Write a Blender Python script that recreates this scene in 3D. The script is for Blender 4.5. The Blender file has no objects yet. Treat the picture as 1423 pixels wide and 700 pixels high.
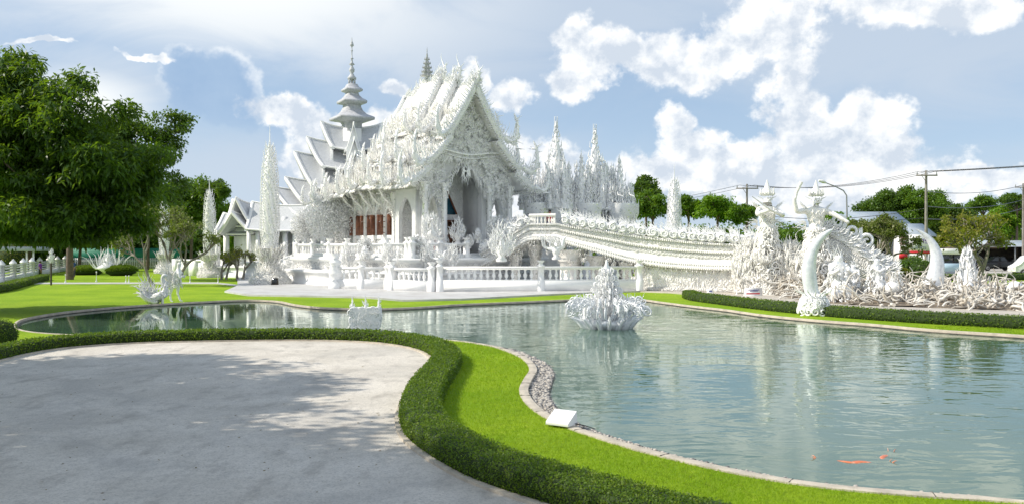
import bpy, math, random
import numpy as np
from mathutils import Vector, Matrix, geometry

R = math.radians
SC = bpy.context.scene
COL = SC.collection
rng = np.random.default_rng(7)
random.seed(7)

# ------------------------------------------------------------------ camera
CH, F, HX, HY = 2.8, 1200.0, 711.5, 345.0       # eye height, focal length in photo pixels, centre column, horizon row
cam_d = bpy.data.cameras.new('camera')
cam = bpy.data.objects.new('camera', cam_d)
COL.objects.link(cam)
cam.location = (0, 0, CH)
cam.rotation_euler = (R(90), 0, 0)
cam_d.sensor_width = 36
cam_d.lens = F / 1423 * 36
cam_d.shift_y = -(350 - HY) / 1423
cam_d.clip_start = 0.1
cam_d.clip_end = 9000
SC.camera = cam

# ------------------------------------------------------------------ sun, exposure
SUN_AZ = math.atan2(-1.0, -0.10)      # direction to the sun, measured from +Y towards +X
SUN_EL = R(40)
sd = bpy.data.lights.new('sun', 'SUN')
sd.energy = 4.4
sd.angle = R(0.55)
sd.color = (1.0, 0.925, 0.80)
sun = bpy.data.objects.new('sun', sd)
COL.objects.link(sun)
to_sun = Vector((math.sin(SUN_AZ) * math.cos(SUN_EL), math.cos(SUN_AZ) * math.cos(SUN_EL), math.sin(SUN_EL)))
sun.rotation_euler = to_sun.to_track_quat('Z', 'Y').to_euler()
SC.view_settings.view_transform = 'Standard'
SC.view_settings.look = 'None'
SC.view_settings.gamma = 1
SC.view_settings.use_curve_mapping = False
SC.view_settings.exposure = 0.27
SC.render.engine = 'CYCLES'
SC.cycles.max_bounces = 7
SC.cycles.diffuse_bounces = 5
SC.cycles.glossy_bounces = 3
SC.cycles.transparent_max_bounces = 6
SC.cycles.use_denoising = True
SC.cycles.sample_clamp_indirect = 6

# ------------------------------------------------------------------ node helper
class NT:
    def __init__(s, nt):
        s.nt = nt
    def n(s, t, **kw):
        nd = s.nt.nodes.new(t)
        for k, v in kw.items():
            setattr(nd, k, v)
        return nd
    def put(s, sock, v):
        if isinstance(v, bpy.types.NodeSocket):
            s.nt.links.new(v, sock)
        elif v is not None:
            sock.default_value = v
    def m(s, op, a, b=None, c=None, clamp=False):
        nd = s.n('ShaderNodeMath', operation=op)
        nd.use_clamp = clamp
        s.put(nd.inputs[0], a); s.put(nd.inputs[1], b)
        if c is not None: s.put(nd.inputs[2], c)
        return nd.outputs[0]
    def v(s, op, a, b=None):
        nd = s.n('ShaderNodeVectorMath', operation=op)
        s.put(nd.inputs[0], a)
        if b is not None: s.put(nd.inputs[1], b)
        return nd.outputs['Value'] if op in ('LENGTH', 'DOT_PRODUCT') else nd.outputs[0]
    def noise(s, vec, scale, detail=4, rough=0.55, dist=0.0, col=False):
        nd = s.n('ShaderNodeTexNoise')
        if vec is not None: s.put(nd.inputs['Vector'], vec)
        s.put(nd.inputs['Scale'], scale); s.put(nd.inputs['Detail'], detail)
        s.put(nd.inputs['Roughness'], rough); s.put(nd.inputs['Distortion'], dist)
        return nd.outputs['Color' if col else 'Fac']
    def ramp(s, x, lo, hi, a=0.0, b=1.0, smooth=True):
        nd = s.n('ShaderNodeMapRange')
        nd.interpolation_type = 'SMOOTHSTEP' if smooth else 'LINEAR'
        s.put(nd.inputs[0], x)
        for i, q in enumerate((lo, hi, a, b)): s.put(nd.inputs[i + 1], q)
        return nd.outputs[0]
    def mix(s, f, a, b, mode='MIX'):
        nd = s.n('ShaderNodeMix', data_type='RGBA', blend_type=mode)
        s.put(nd.inputs[0], f)
        s.put(nd.inputs[6], a if isinstance(a, bpy.types.NodeSocket) else (*a, 1))
        s.put(nd.inputs[7], b if isinstance(b, bpy.types.NodeSocket) else (*b, 1))
        return nd.outputs[2]
    def bump(s, h, strength=0.5, dist=0.05, normal=None):
        nd = s.n('ShaderNodeBump')
        s.put(nd.inputs['Height'], h); nd.inputs['Strength'].default_value = strength
        nd.inputs['Distance'].default_value = dist
        if normal is not None: s.put(nd.inputs['Normal'], normal)
        return nd.outputs[0]

# ------------------------------------------------------------------ sky with cumulus clouds
W = bpy.data.worlds.new('World')
SC.world = W
W.use_nodes = True
W.node_tree.nodes.clear()
t = NT(W.node_tree)
sky = t.n('ShaderNodeTexSky', sky_type='NISHITA')
sky.sun_disc = False
sky.sun_elevation = SUN_EL
sky.sun_rotation = SUN_AZ
sky.air_density = 1.0
sky.dust_density = 0.35
sky.ozone_density = 1.5
tc = t.n('ShaderNodeTexCoord').outputs['Generated']
sx = t.n('ShaderNodeSeparateXYZ'); t.put(sx.inputs[0], tc)
az = t.m('ARCTAN2', sx.outputs[0], sx.outputs[1])
el = t.m('ARCSINE', sx.outputs[2])
cb = t.n('ShaderNodeCombineXYZ'); t.put(cb.inputs[0], az); t.put(cb.inputs[1], el)
ae = cb.outputs[0]
warp = t.v('SUBTRACT', t.noise(ae, 9, 5, 0.6, col=True), (0.5, 0.5, 0.5))
warp = t.v('MULTIPLY', warp, (0.10, 0.075, 0))
aw = t.v('ADD', ae, warp)
def sky_at(px, py):
    x, z = (px - HX) / F, (HY - py) / F
    return math.atan(x), math.atan(z / math.hypot(1, x))
def blobs(lst, vec):
    out = None
    for px, py, rx, ry in lst:
        a, e = sky_at(px, py)
        d = t.v('SUBTRACT', vec, (a, e, 0))
        d = t.v('MULTIPLY', d, (F / rx, F / ry, 0))
        q = t.m('SUBTRACT', 1.0, t.v('LENGTH', d))
        out = q if out is None else t.m('MAXIMUM', out, q)
    return out
puff = t.noise(ae, 26, 7, 0.62)
puff2 = t.noise(t.v('ADD', ae, (-0.010, 0.016, 0)), 26, 5, 0.62)
bigp = t.noise(ae, 8, 4, 0.55)
bigp2 = t.noise(t.v('ADD', ae, (-0.02, 0.035, 0)), 8, 4, 0.55)
cum = blobs([(792, 45, 40, 38), (812, 78, 58, 46), (790, 110, 44, 34), (862, 65, 52, 42), (927, 78, 74, 50), (992, 84, 84, 48),
             (1062, 42, 96, 60), (1100, 20, 64, 60), (1092, 115, 42, 60), (1107, 165, 54, 60), (1127, 205, 78, 56),
             (937, 172, 40, 40), (962, 203, 62, 44), (1000, 228, 80, 40), (915, 246, 90, 36), (1062, 208, 30, 24),
             (1207, 168, 50, 40), (1195, 202, 76, 48), (1237, 222, 56, 44), (1112, 243, 240, 44), (1200, 272, 150, 36),
             (1377, 252, 84, 19), (543, 131, 26, 15), (655, 112, 40, 30), (708, 131, 50, 26), (400, 166, 70, 30),
             (462, 190, 90, 34), (545, 184, 80, 34), (430, 222, 60, 30), (1290, 4, 150, 36),
             (195, 74, 46, 6), (60, 58, 50, 6), (700, 250, 160, 70), (2200, 160, 300, 90), (-700, 130, 300, 80)], aw)
c_mask = t.ramp(t.m('ADD', cum, t.m('MULTIPLY', t.m('SUBTRACT', puff, 0.5), 1.15)), 0.07, 0.40)
# unseen clouds behind the viewer, coverage raised as white fill for shaded sides
back = t.ramp(sx.outputs[1], 0.1, -0.15)
c_back = t.m('MULTIPLY', t.ramp(t.noise(tc, 2.6, 7, 0.6), 0.45, 0.57), back)
c_mask = t.m('MAXIMUM', c_mask, c_back)
# high thin veil
aev = t.v('MULTIPLY', ae, (1.0, 2.4, 1))
vn = t.noise(aev, 4.5, 6, 0.6, 0.6)
veil_b = blobs([(330, -10, 520, 120), (120, 130, 150, 90), (620, 60, 330, 110), (820, 20, 500, 60), (520, 240, 420, 90), (1250, 60, 420, 110), (1000, 270, 700, 60)], ae)
veil = t.ramp(t.m('ADD', t.m('MULTIPLY', veil_b, 0.9), t.m('MULTIPLY', t.m('SUBTRACT', vn, 0.5), 1.5)), -0.15, 0.75)
# the blue thunderhead with a bright rim
storm = t.m('ADD', blobs([(300, 112, 72, 46), (262, 92, 46, 34), (330, 140, 44, 50), (392, 205, 40, 44)], aw), t.m('MULTIPLY', t.m('SUBTRACT', puff, 0.5), 0.8))
s_mask = t.ramp(storm, 0.04, 0.30)
s_rim = t.m('MULTIPLY', t.ramp(storm, -0.10, 0.12), t.m('SUBTRACT', 1, t.ramp(storm, 0.10, 0.50)))
s_rim = t.m('MULTIPLY', s_rim, t.ramp(t.noise(ae, 30, 5), .34, .62))
s_rim = t.m('MULTIPLY', s_rim, t.ramp(el, sky_at(300, 150)[1], sky_at(300, 105)[1]))
relief_ = t.m('ADD', t.m('MULTIPLY', t.m('SUBTRACT', puff2, puff), 2.6), t.m('MULTIPLY', t.m('SUBTRACT', bigp2, bigp), 2.2))
shade = t.ramp(t.m('ADD', relief_, t.m('MULTIPLY', cum, 0.55)), -0.12, 0.72, smooth=False)
K = 9.0
cloud_c = t.mix(shade, (K * .93, K * .93, K * .92), (K * 0.55, K * 0.61, K * 0.69))
glow = t.ramp(blobs([(320, -60, 520, 210), (110, 150, 130, 70)], ae), 0.0, 0.9)
veil_c = t.mix(glow, (K * 0.50, K * 0.57, K * 0.66), (K * .98, K * .97, K * .92))
tint = t.mix(0.66, sky.outputs[0], (2.5, 3.7, 5.4))
haze_f = t.m('MULTIPLY', t.ramp(el, 0.22, 0.0), 0.40)
base = t.mix(haze_f, tint, (K * 0.52, K * 0.65, K * 0.80))
storm_c = t.mix(puff, (K * .25, K * .38, K * .57), (K * .36, K * .48, K * .64))
c1 = t.mix(t.m('ADD', t.m('MULTIPLY', veil, 0.62), 0.15), base, veil_c)
s_low = t.ramp(el, sky_at(300, 215)[1], sky_at(300, 120)[1], .15, .95)
c1 = t.mix(t.m('MULTIPLY', s_mask, s_low), c1, storm_c)
c1 = t.mix(t.m('MULTIPLY', s_rim, 0.45), c1, (K * .95, K * .95, K * .93))
c1 = t.mix(t.m('MULTIPLY', c_mask, 0.93), c1, cloud_c)
bg = t.n('ShaderNodeBackground'); bg.inputs[1].default_value = 0.115
t.put(bg.inputs[0], c1)
wo = t.n('ShaderNodeOutputWorld'); t.put(wo.inputs[0], bg.outputs[0])

# ------------------------------------------------------------------ placing helpers
def G(px, py, z=0.0):
    Y = (CH - z) * F / (py - HY)
    return np.array(((px - HX) * Y / F, Y, z))
def P(px, py, Y):
    return np.array(((px - HX) * Y / F, Y, CH + (HY - py) * Y / F))
def unit(a):
    a = np.asarray(a, float)
    return a / np.maximum(np.linalg.norm(a, axis=-1, keepdims=True), 1e-9)
def smooth_path(pts, step=0.3, closed=False):
    p = np.asarray(pts, float); n = len(p); out = []
    for i in range(n if closed else n - 1):
        if closed: a, b, c, d = p[(i - 1) % n], p[i], p[(i + 1) % n], p[(i + 2) % n]
        else: a, b, c, d = p[max(i - 1, 0)], p[i], p[i + 1], p[min(i + 2, n - 1)]
        k = max(2, int(np.linalg.norm(c - b) / step))
        for u in np.arange(k) / k:
            out.append(.5 * (2 * b + (c - a) * u + (2 * a - 5 * b + 4 * c - d) * u * u + (-a + 3 * b - 3 * c + d) * u ** 3))
    if not closed: out.append(p[-1])
    return np.array(out)
def offset_path(p, d, closed=False):
    q = p[:, :2]
    if closed: tg = np.roll(q, -1, 0) - np.roll(q, 1, 0)
    else: tg = np.gradient(q, axis=0)
    tg = unit(tg)
    nn = np.stack([-tg[:, 1], tg[:, 0]], 1)
    r = p.copy(); r[:, :2] = q + nn * (np.asarray(d)[:, None] if np.ndim(d) else d)
    return r

# ------------------------------------------------------------------ mesh builder
class MB:
    def __init__(s): s.V = []; s.Q = []; s.T = []; s.n = 0
    def add(s, v, f, mi=0):
        v = np.asarray(v, float).reshape(-1, 3); f = np.asarray(f, int)
        if len(f) == 0: return
        (s.Q if f.shape[1] == 4 else s.T).append((f + s.n, mi))
        s.V.append(v); s.n += len(v)
    def build(s, name, mats, parent=None, loc=None, smooth=False):
        V = np.concatenate(s.V) if s.V else np.zeros((0, 3))
        if loc is not None: V = V - np.asarray(loc, float)
        me = bpy.data.meshes.new(name)
        nq = sum(len(f) for f, _ in s.Q); ntr = sum(len(f) for f, _ in s.T)
        loops = np.concatenate([f.ravel() for f, _ in s.Q] + [f.ravel() for f, _ in s.T]).astype(np.int32)
        tot = np.concatenate([np.full(nq, 4), np.full(ntr, 3)]).astype(np.int32)
        st = np.concatenate([[0], np.cumsum(tot)[:-1]]).astype(np.int32)
        me.vertices.add(len(V)); me.vertices.foreach_set('co', V.astype(np.float32).ravel())
        me.loops.add(len(loops)); me.loops.foreach_set('vertex_index', loops)
        me.polygons.add(len(tot)); me.polygons.foreach_set('loop_start', st); me.polygons.foreach_set('loop_total', tot)
        mi = np.concatenate([np.full(len(f), m) for f, m in s.Q] + [np.full(len(f), m) for f, m in s.T]).astype(np.int32)
        me.polygons.foreach_set('material_index', mi)
        if smooth: me.polygons.foreach_set('use_smooth', np.ones(len(tot), bool))
        for m in (mats if isinstance(mats, (list, tuple)) else [mats]): me.materials.append(m)
        me.update(calc_edges=True); me.validate()
        o = bpy.data.objects.new(name, me); COL.objects.link(o)
        if parent is not None: o.parent = parent
        if loc is not None: o.location = loc
        return o

def tag(o, label=None, cat=None, group=None, kind=None):
    if label: o['label'] = label
    if cat: o['category'] = cat
    if group: o['group'] = group
    if kind: o['kind'] = kind
    return o
def thing(name, loc, label, cat, rz=0.0, group=None):
    o = bpy.data.objects.new(name, None); COL.objects.link(o)
    o.location = loc; o.rotation_euler = (0, 0, rz); o.empty_display_size = 0.3
    return tag(o, label, cat, group)
def copy_tree(o, parent=None):
    c = o.copy(); COL.objects.link(c)
    if parent is not None: c.parent = parent
    for ch in list(o.children): copy_tree(ch, c)
    return c

BOXF = [(0, 3, 2, 1), (4, 5, 6, 7), (0, 1, 5, 4), (1, 2, 6, 5), (2, 3, 7, 6), (3, 0, 4, 7)]
def box(mb, c, s, rz=0.0, mi=0, taper=1.0):
    x, y, z = (q / 2 for q in s)
    v = np.array([(-x, -y, -z), (x, -y, -z), (x, y, -z), (-x, y, -z), (-x * taper, -y * taper, z), (x * taper, -y * taper, z), (x * taper, y * taper, z), (-x * taper, y * taper, z)])
    ca, sa = math.cos(rz), math.sin(rz)
    v = v @ np.array([(ca, sa, 0), (-sa, ca, 0), (0, 0, 1)])
    mb.add(v + np.asarray(c, float), BOXF, mi)
def b3(mb, x0, x1, y0, y1, z0, z1, mi=0):
    box(mb, ((x0 + x1) / 2, (y0 + y1) / 2, (z0 + z1) / 2), (x1 - x0, y1 - y0, z1 - z0), 0, mi)
def loft(mb, rings, mi=0, closed=True, caps=True):
    A = np.asarray(rings, float); k, n, _ = A.shape
    f = []
    for i in range(k - 1):
        for j in range(n if closed else n - 1):
            j2 = (j + 1) % n
            f.append((i * n + j, i * n + j2, (i + 1) * n + j2, (i + 1) * n + j))
    mb.add(A.reshape(-1, 3), f, mi)
    if caps and closed:
        for r in (A[0][::-1], A[-1]):
            tr = geometry.tessellate_polygon([[Vector(p) for p in r]])
            mb.add(r, [tuple(q) for q in tr], mi)
def tube(mb, pts, rad, n=6, mi=0):
    p = np.asarray(pts, float); k = len(p)
    rad = np.broadcast_to(np.asarray(rad, float), (k,))
    tg = unit(np.gradient(p, axis=0))
    ref = np.array((0.13, 0.21, 1.0)) if abs(tg[:, 2]).mean() < 0.85 else np.array((1.0, 0.2, 0.1))
    a = unit(np.cross(tg, ref)); b = np.cross(tg, a)
    th = np.arange(n) / n * 2 * math.pi
    rings = p[:, None] + rad[:, None, None] * (np.cos(th)[None, :, None] * a[:, None] + np.sin(th)[None, :, None] * b[:, None])
    loft(mb, rings, mi)
def lathe(mb, prof, c=(0, 0, 0), n=16, mi=0, sq=False):
    th = np.arange(n) / n * 2 * math.pi
    rings = [[(c[0] + r * math.cos(a), c[1] + r * math.sin(a), c[2] + z) for a in th] for r, z in prof]
    loft(mb, rings, mi)
def sqlathe(mb, prof, c=(0, 0, 0), rz=0.0, mi=0, ax=1.0, ay=1.0):
    ca, sa = math.cos(rz), math.sin(rz)
    rings = [[(c[0] + (x * r * ax) * ca - (y * r * ay) * sa, c[1] + (x * r * ax) * sa + (y * r * ay) * ca, c[2] + z)
              for x, y in ((-1, -1), (1, -1), (1, 1), (-1, 1))] for r, z in prof]
    loft(mb, rings, mi)
def plate(mb, outer, holes, th, o=(0, 0, 0), ex=(1, 0, 0), ez=(0, 0, 1), mi=0):
    """flat wall with openings: outlines in (a, b), thickness along ex x ez"""
    o, ex, ez = (np.asarray(q, float) for q in (o, ex, ez)); ey = np.cross(ez, ex)
    polys = [list(outer)] + [list(h) for h in holes]
    tr = geometry.tessellate_polygon([[Vector((a, b, 0)) for a, b in p] for p in polys])
    flat = [q for p in polys for q in p]
    fr = np.array([o + a * ex + b * ez for a, b in flat]); bk = fr + ey * th
    mb.add(fr, [tuple(q) for q in tr], mi); mb.add(bk, [tuple(q[::-1]) for q in tr], mi)
    for p in polys:
        k = len(p); a = np.array([o + u * ex + w * ez for u, w in p])
        mb.add(np.concatenate([a, a + ey * th]), [(i, (i + 1) % k, (i + 1) % k + k, i + k) for i in range(k)], mi)
def sheet(mb, outer, z, holes=(), mi=0):
    polys = [list(outer)] + [list(h) for h in holes]
    tr = geometry.tessellate_polygon([[Vector((p[0], p[1], 0)) for p in q] for q in polys])
    flat = [(p[0], p[1], z) for q in polys for p in q]
    f = []
    for a, b, c in tr:
        A, B, C = flat[a], flat[b], flat[c]
        f.append((a, b, c) if (B[0] - A[0]) * (C[1] - A[1]) - (B[1] - A[1]) * (C[0] - A[0]) > 0 else (a, c, b))
    mb.add(flat, f, mi)
def flames(mb, B, D, U, L, Wd, K=5, n=4, c1=0.35, c2=0.12, flat=1.0, mi=0, power=0.8):
    """many curved tapering tongues at once (the flame-shaped stucco work)"""
    B = np.atleast_2d(np.asarray(B, float)); N = len(B)
    D = unit(np.broadcast_to(np.asarray(D, float), (N, 3))); U = unit(np.broadcast_to(np.asarray(U, float), (N, 3)) + 1e-4)
    S = unit(np.cross(D, U)); U = np.cross(S, D)
    L = np.broadcast_to(np.asarray(L, float), (N,)); Wd = np.broadcast_to(np.asarray(Wd, float), (N,))
    c1 = np.broadcast_to(np.asarray(c1, float), (N,)); c2 = np.broadcast_to(np.asarray(c2, float), (N,))
    tt = np.linspace(0, 1, K + 1)
    ce = (B[:, None] + L[:, None, None] * (tt[None, :, None] * D[:, None]
          + (c1[:, None] * tt ** 2 - c2[:, None] * np.sin(tt * 2 * math.pi))[..., None] * U[:, None]))
    r = Wd[:, None] * (np.maximum(1 - tt, 0.02) ** power)[None] * (0.75 + 0.5 * np.sin(tt * math.pi))[None]
    th = np.arange(n) / n * 2 * math.pi + 0.4
    ring = ce[:, :, None] + r[:, :, None, None] * (np.cos(th)[None, None, :, None] * U[:, None, None] + flat * np.sin(th)[None, None, :, None] * S[:, None, None])
    v = ring.reshape(-1, 3)
    i = np.arange(K)[:, None]; j = np.arange(n)[None]
    q = np.stack([i * n + j, i * n + (j + 1) % n, (i + 1) * n + (j + 1) % n, (i + 1) * n + j], -1).reshape(-1, 4)
    f = (q[None] + (np.arange(N) * (K + 1) * n)[:, None, None]).reshape(-1, 4)
    mb.add(v, f, mi)
def scrolls(mb, C, E1, E2, Rr, Wd, turns=1.4, K=13, n=4, mi=0):
    """spiral curls lying in the plane (E1, E2)"""
    C = np.atleast_2d(C); N = len(C)
    E1 = unit(np.broadcast_to(np.asarray(E1, float), (N, 3))); E2 = unit(np.broadcast_to(np.asarray(E2, float), (N, 3)))
    NN = np.cross(E1, E2); tt = np.linspace(0, 1, K + 1)
    ph = rng.uniform(0, 6.28, N)[:, None] + tt[None] * turns * 2 * math.pi * np.where(rng.random(N) < .5, 1, -1)[:, None]
    rr = np.broadcast_to(Rr, (N,))[:, None] * (1 - tt * 0.82)[None]
    ca, sa = np.cos(ph), np.sin(ph)
    rad = ca[..., None] * E1[:, None] + sa[..., None] * E2[:, None]
    ce = C[:, None] + rr[..., None] * rad
    w = np.broadcast_to(Wd, (N,))[:, None] * (1.1 - 0.6 * tt)[None]
    th = np.arange(n) / n * 2 * math.pi
    ring = ce[:, :, None] + w[:, :, None, None] * (np.cos(th)[None, None, :, None] * rad[:, :, None] + np.sin(th)[None, None, :, None] * NN[:, None, None])
    i = np.arange(K)[:, None]; j = np.arange(n)[None]
    q = np.stack([i * n + j, i * n + (j + 1) % n, (i + 1) * n + (j + 1) % n, (i + 1) * n + j], -1).reshape(-1, 4)
    f = (q[None] + (np.arange(N) * (K + 1) * n)[:, None, None]).reshape(-1, 4)
    mb.add(ring.reshape(-1, 3), f, mi)
def rnd(n, s=1.0): return rng.normal(0, s, (n, 3))
def on_lathe(mb, prof, c, n, L, Wd, lift=0.9, out=0.55, c1=0.3, jit=0.25, mi=0, **kw):
    """tongues all round a turned envelope given as [(r, z)...]"""
    pr = np.asarray(prof, float)
    seg = np.hypot(*(pr[1:] - pr[:-1]).T) * (pr[1:, 0] + pr[:-1, 0] + 0.05); cs = np.cumsum(seg) / seg.sum()
    k = np.searchsorted(cs, rng.random(n)); u = rng.random(n)
    r = pr[k, 0] + (pr[k + 1, 0] - pr[k, 0]) * u; z = pr[k, 1] + (pr[k + 1, 1] - pr[k, 1]) * u
    a = rng.uniform(0, 2 * math.pi, n)
    o = np.stack([np.cos(a), np.sin(a), 0 * a], 1)
    B = np.asarray(c, float) + o * r[:, None] * 0.9 + np.stack([0 * a, 0 * a, z], 1)
    up = np.array((0, 0, 1.0))
    flames(mb, B, o * out + up * lift + rnd(n, jit), -o + up * 0.3 + rnd(n, .2), np.asarray(L) * rng.uniform(.6, 1.3, n), np.asarray(Wd) * rng.uniform(.7, 1.2, n), c1=c1 * rng.uniform(.3, 1.6, n), mi=mi, **kw)
def fan(mb, c, up, right, size, n=7, spread=1.2, w=0.09, mi=0, c1=0.35, levels=1):
    """a symmetrical spray of tongues, the middle one tallest"""
    c, up, right = (np.asarray(q, float) for q in (c, up, right))
    for lv in range(levels):
        a = np.linspace(-spread, spread, n); s = size * (1 - 0.28 * lv)
        D = np.cos(a)[:, None] * up + np.sin(a)[:, None] * right
        U = -np.sign(a + 1e-6)[:, None] * right * 1.0 + up * .4
        L = s * (0.45 + 0.55 * np.cos(a * 0.95) ** 2) * rng.uniform(.9, 1.1, n)
        off = np.cross(right, up) * 0.08 * size * (lv - (levels - 1) / 2)
        flames(mb, c + off + np.sin(a)[:, None] * right * size * .12, D, U, L, size * w, c1=c1, mi=mi, flat=.6)
# ------------------------------------------------------------------ materials
def mat(name, col, rough=0.6, col2=None, nscale=2.0, nlo=0.35, nhi=0.65, bump=None, bscale=20, bdist=0.03, metal=0.0, spec=None, detail=5, coord='Object'):
    m = bpy.data.materials.new(name); m.use_nodes = True
    k = NT(m.node_tree); bs = m.node_tree.nodes['Principled BSDF']
    bs.inputs['Roughness'].default_value = rough; bs.inputs['Metallic'].default_value = metal
    if spec is not None: bs.inputs['Specular IOR Level'].default_value = spec
    co = k.n('ShaderNodeTexCoord').outputs[coord]
    if col2 is not None:
        k.put(bs.inputs['Base Color'], k.mix(k.ramp(k.noise(co, nscale, detail, 0.62), nlo, nhi), col, col2))
    else: bs.inputs['Base Color'].default_value = (*col, 1)
    if bump: k.put(bs.inputs['Normal'], k.bump(k.noise(co, bscale, 4, 0.6), bump, bdist))
    m['k'] = 1
    return m
def relief_mat(name, col, col2, scale=3.0, strength=0.7, dist=0.12, rough=0.45):
    """white stucco worked into scrolls: distorted rings and cells as relief"""
    m = bpy.data.materials.new(name); m.use_nodes = True
    k = NT(m.node_tree); bs = m.node_tree.nodes['Principled BSDF']; bs.inputs['Roughness'].default_value = rough
    co = k.n('ShaderNodeTexCoord').outputs['Object']
    ds = k.v('ADD', co, k.v('MULTIPLY', k.v('SUBTRACT', k.noise(co, scale * .8, 3, .5, col=True), (.5, .5, .5)), (.5, .5, .5)))
    vo = k.n('ShaderNodeTexVoronoi', feature='DISTANCE_TO_EDGE'); k.put(vo.inputs['Vector'], ds); vo.inputs['Scale'].default_value = scale
    v2 = k.n('ShaderNodeTexVoronoi', feature='F1'); k.put(v2.inputs['Vector'], ds); v2.inputs['Scale'].default_value = scale
    rings = k.m('SINE', k.m('MULTIPLY', v2.outputs['Distance'], 26.0))
    h = k.m('ADD', k.m('MULTIPLY', rings, 0.5), k.ramp(vo.outputs['Distance'], 0, .18))
    h = k.m('ADD', h, k.noise(co, scale * 7, 3, .6))
    k.put(bs.inputs['Normal'], k.bump(h, strength, dist))
    dirt = k.ramp(k.noise(co, 0.9, 6, .65), .38, .72)
    k.put(bs.inputs['Base Color'], k.mix(dirt, col, col2))
    return m
WHITE = mat('white_stucco', (.87, .87, .865), .5, (.77, .78, .79), 1.1, .4, .75, bump=.25, bscale=14, bdist=.02)
WARMW = mat('cream_white_stucco', (.85, .84, .81), .5, (.74, .72, .68), 1.3, .4, .75, bump=.25, bscale=12, bdist=.02)
def lace_mat(name, a, b, rough):
    m = mat(name, a, rough, b, 2.1, .35, .75); k = NT(m.node_tree); bs = m.node_tree.nodes['Principled BSDF']
    co = k.n('ShaderNodeTexCoord').outputs['Object']; vo = k.n('ShaderNodeTexVoronoi', feature='F1'); k.put(vo.inputs['Vector'], co); vo.inputs['Scale'].default_value = 9
    sp_ = k.n('ShaderNodeSeparateColor'); k.put(sp_.inputs[0], vo.outputs['Color']); g = k.ramp(sp_.outputs[0], .90, .92)
    k.put(bs.inputs['Metallic'], k.m('MULTIPLY', g, .55)); k.put(bs.inputs['Roughness'], k.m('SUBTRACT', rough, k.m('MULTIPLY', g, rough - .12)))
    return m
LACE = lace_mat('white_lacework', (.88, .88, .875), (.79, .80, .81), .36)
WLACE = lace_mat('cream_lacework', (.88, .87, .845), (.77, .755, .72), .42)
RELIEF = relief_mat('relief_white', (.87, .87, .865), (.78, .79, .80), 2.6, .55, .10)
RELIEFF = relief_mat('relief_fine', (.87, .87, .865), (.79, .80, .81), 5.0, .5, .06)
WRELIEFF = relief_mat('relief_cream_fine', (.87, .86, .83), (.76, .745, .70), 4.0, .38, .035)
WRELIEF = relief_mat('relief_cream', (.86, .85, .82), (.75, .735, .69), 2.2, .7, .14)
MIRROR = mat('silvered_white', (.82, .84, .86), .18, (.66, .69, .73), 6, .35, .7, metal=.12)
GREYW = mat('weathered_silver_white', (.50, .51, .54), .6, (.36, .37, .40), 5, .35, .7)
SILVER = mat('silver_metal', (.62, .65, .69), .28, (.42, .45, .49), 5, .35, .7, metal=.55)
DARKV = mat('dark_void', (.05, .045, .04), .8, (.09, .07, .05), 3)
WOOD = mat('brown_shutter_wood', (.20, .075, .035), .45, (.11, .04, .02), 5, bump=.2, bscale=30)
BLUEG = mat('blue_glass', (.05, .16, .22), .08, (.03, .08, .12), 2)
TILEG = None
def tile_mat(name, a, b, sx_=3.2, rough=.5):
    m = bpy.data.materials.new(name); m.use_nodes = True
    k = NT(m.node_tree); bs = m.node_tree.nodes['Principled BSDF']; bs.inputs['Roughness'].default_value = rough
    co = k.n('ShaderNodeTexCoord').outputs['Object']
    br = k.n('ShaderNodeTexBrick'); k.put(br.inputs['Vector'], co)
    for i, q in (('Scale', sx_), ('Mortar Size', .025), ('Brick Width', .45), ('Row Height', .3)): br.inputs[i].default_value = q
    br.inputs['Color1'].default_value = (*a, 1); br.inputs['Color2'].default_value = (*b, 1); br.inputs['Mortar'].default_value = (a[0] * .7, a[1] * .7, a[2] * .7, 1)
    k.put(bs.inputs['Base Color'], k.mix(k.m('MULTIPLY', k.noise(co, 1.2, 5), .5), br.outputs[0], b))
    k.put(bs.inputs['Normal'], k.bump(br.outputs[1], .4, .03))
    return m
TILEG = tile_mat('pale_grey_roof_tiles', (.46, .48, .51), (.56, .58, .61))

def leaf_mat(name, c1, c2, c3, scale=.6, transl=.4, rough=.45, brown=False):
    m = bpy.data.materials.new(name); m.use_nodes = True
    nt = m.node_tree; nt.nodes.clear(); k = NT(nt)
    co = k.n('ShaderNodeTexCoord').outputs['Object']
    c = k.mix(k.ramp(k.noise(co, scale, 4, .6), .35, .65), c1, c2)
    if brown: c = k.mix(k.m('MULTIPLY', k.ramp(k.noise(co, 2.6, 5, .7), .60, .74), .6), c, (.16, .12, .04))
    c = k.mix(k.ramp(k.noise(co, scale * 9, 2, .5), .48, .72), c, c3)
    b = k.n('ShaderNodeBsdfPrincipled'); k.put(b.inputs['Base Color'], c); b.inputs['Roughness'].default_value = rough
    b.inputs['Specular IOR Level'].default_value = .35
    tr = k.n('ShaderNodeBsdfTranslucent')
    k.put(tr.inputs[0], k.mix(.5, c, (.35, .55, .02), 'MIX'))
    mx = k.n('ShaderNodeMixShader'); mx.inputs[0].default_value = transl
    k.put(mx.inputs[1], b.outputs[0]); k.put(mx.inputs[2], tr.outputs[0])
    o = k.n('ShaderNodeOutputMaterial'); k.put(o.inputs[0], mx.outputs[0])
    return m
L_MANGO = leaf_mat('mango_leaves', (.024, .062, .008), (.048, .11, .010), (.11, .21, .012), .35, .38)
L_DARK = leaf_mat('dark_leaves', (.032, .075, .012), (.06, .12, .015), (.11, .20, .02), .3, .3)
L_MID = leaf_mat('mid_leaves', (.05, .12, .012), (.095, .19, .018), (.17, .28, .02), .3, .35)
L_BRIGHT = leaf_mat('bright_leaves', (.08, .19, .012), (.14, .28, .015), (.24, .38, .02), .4, .4)
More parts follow.
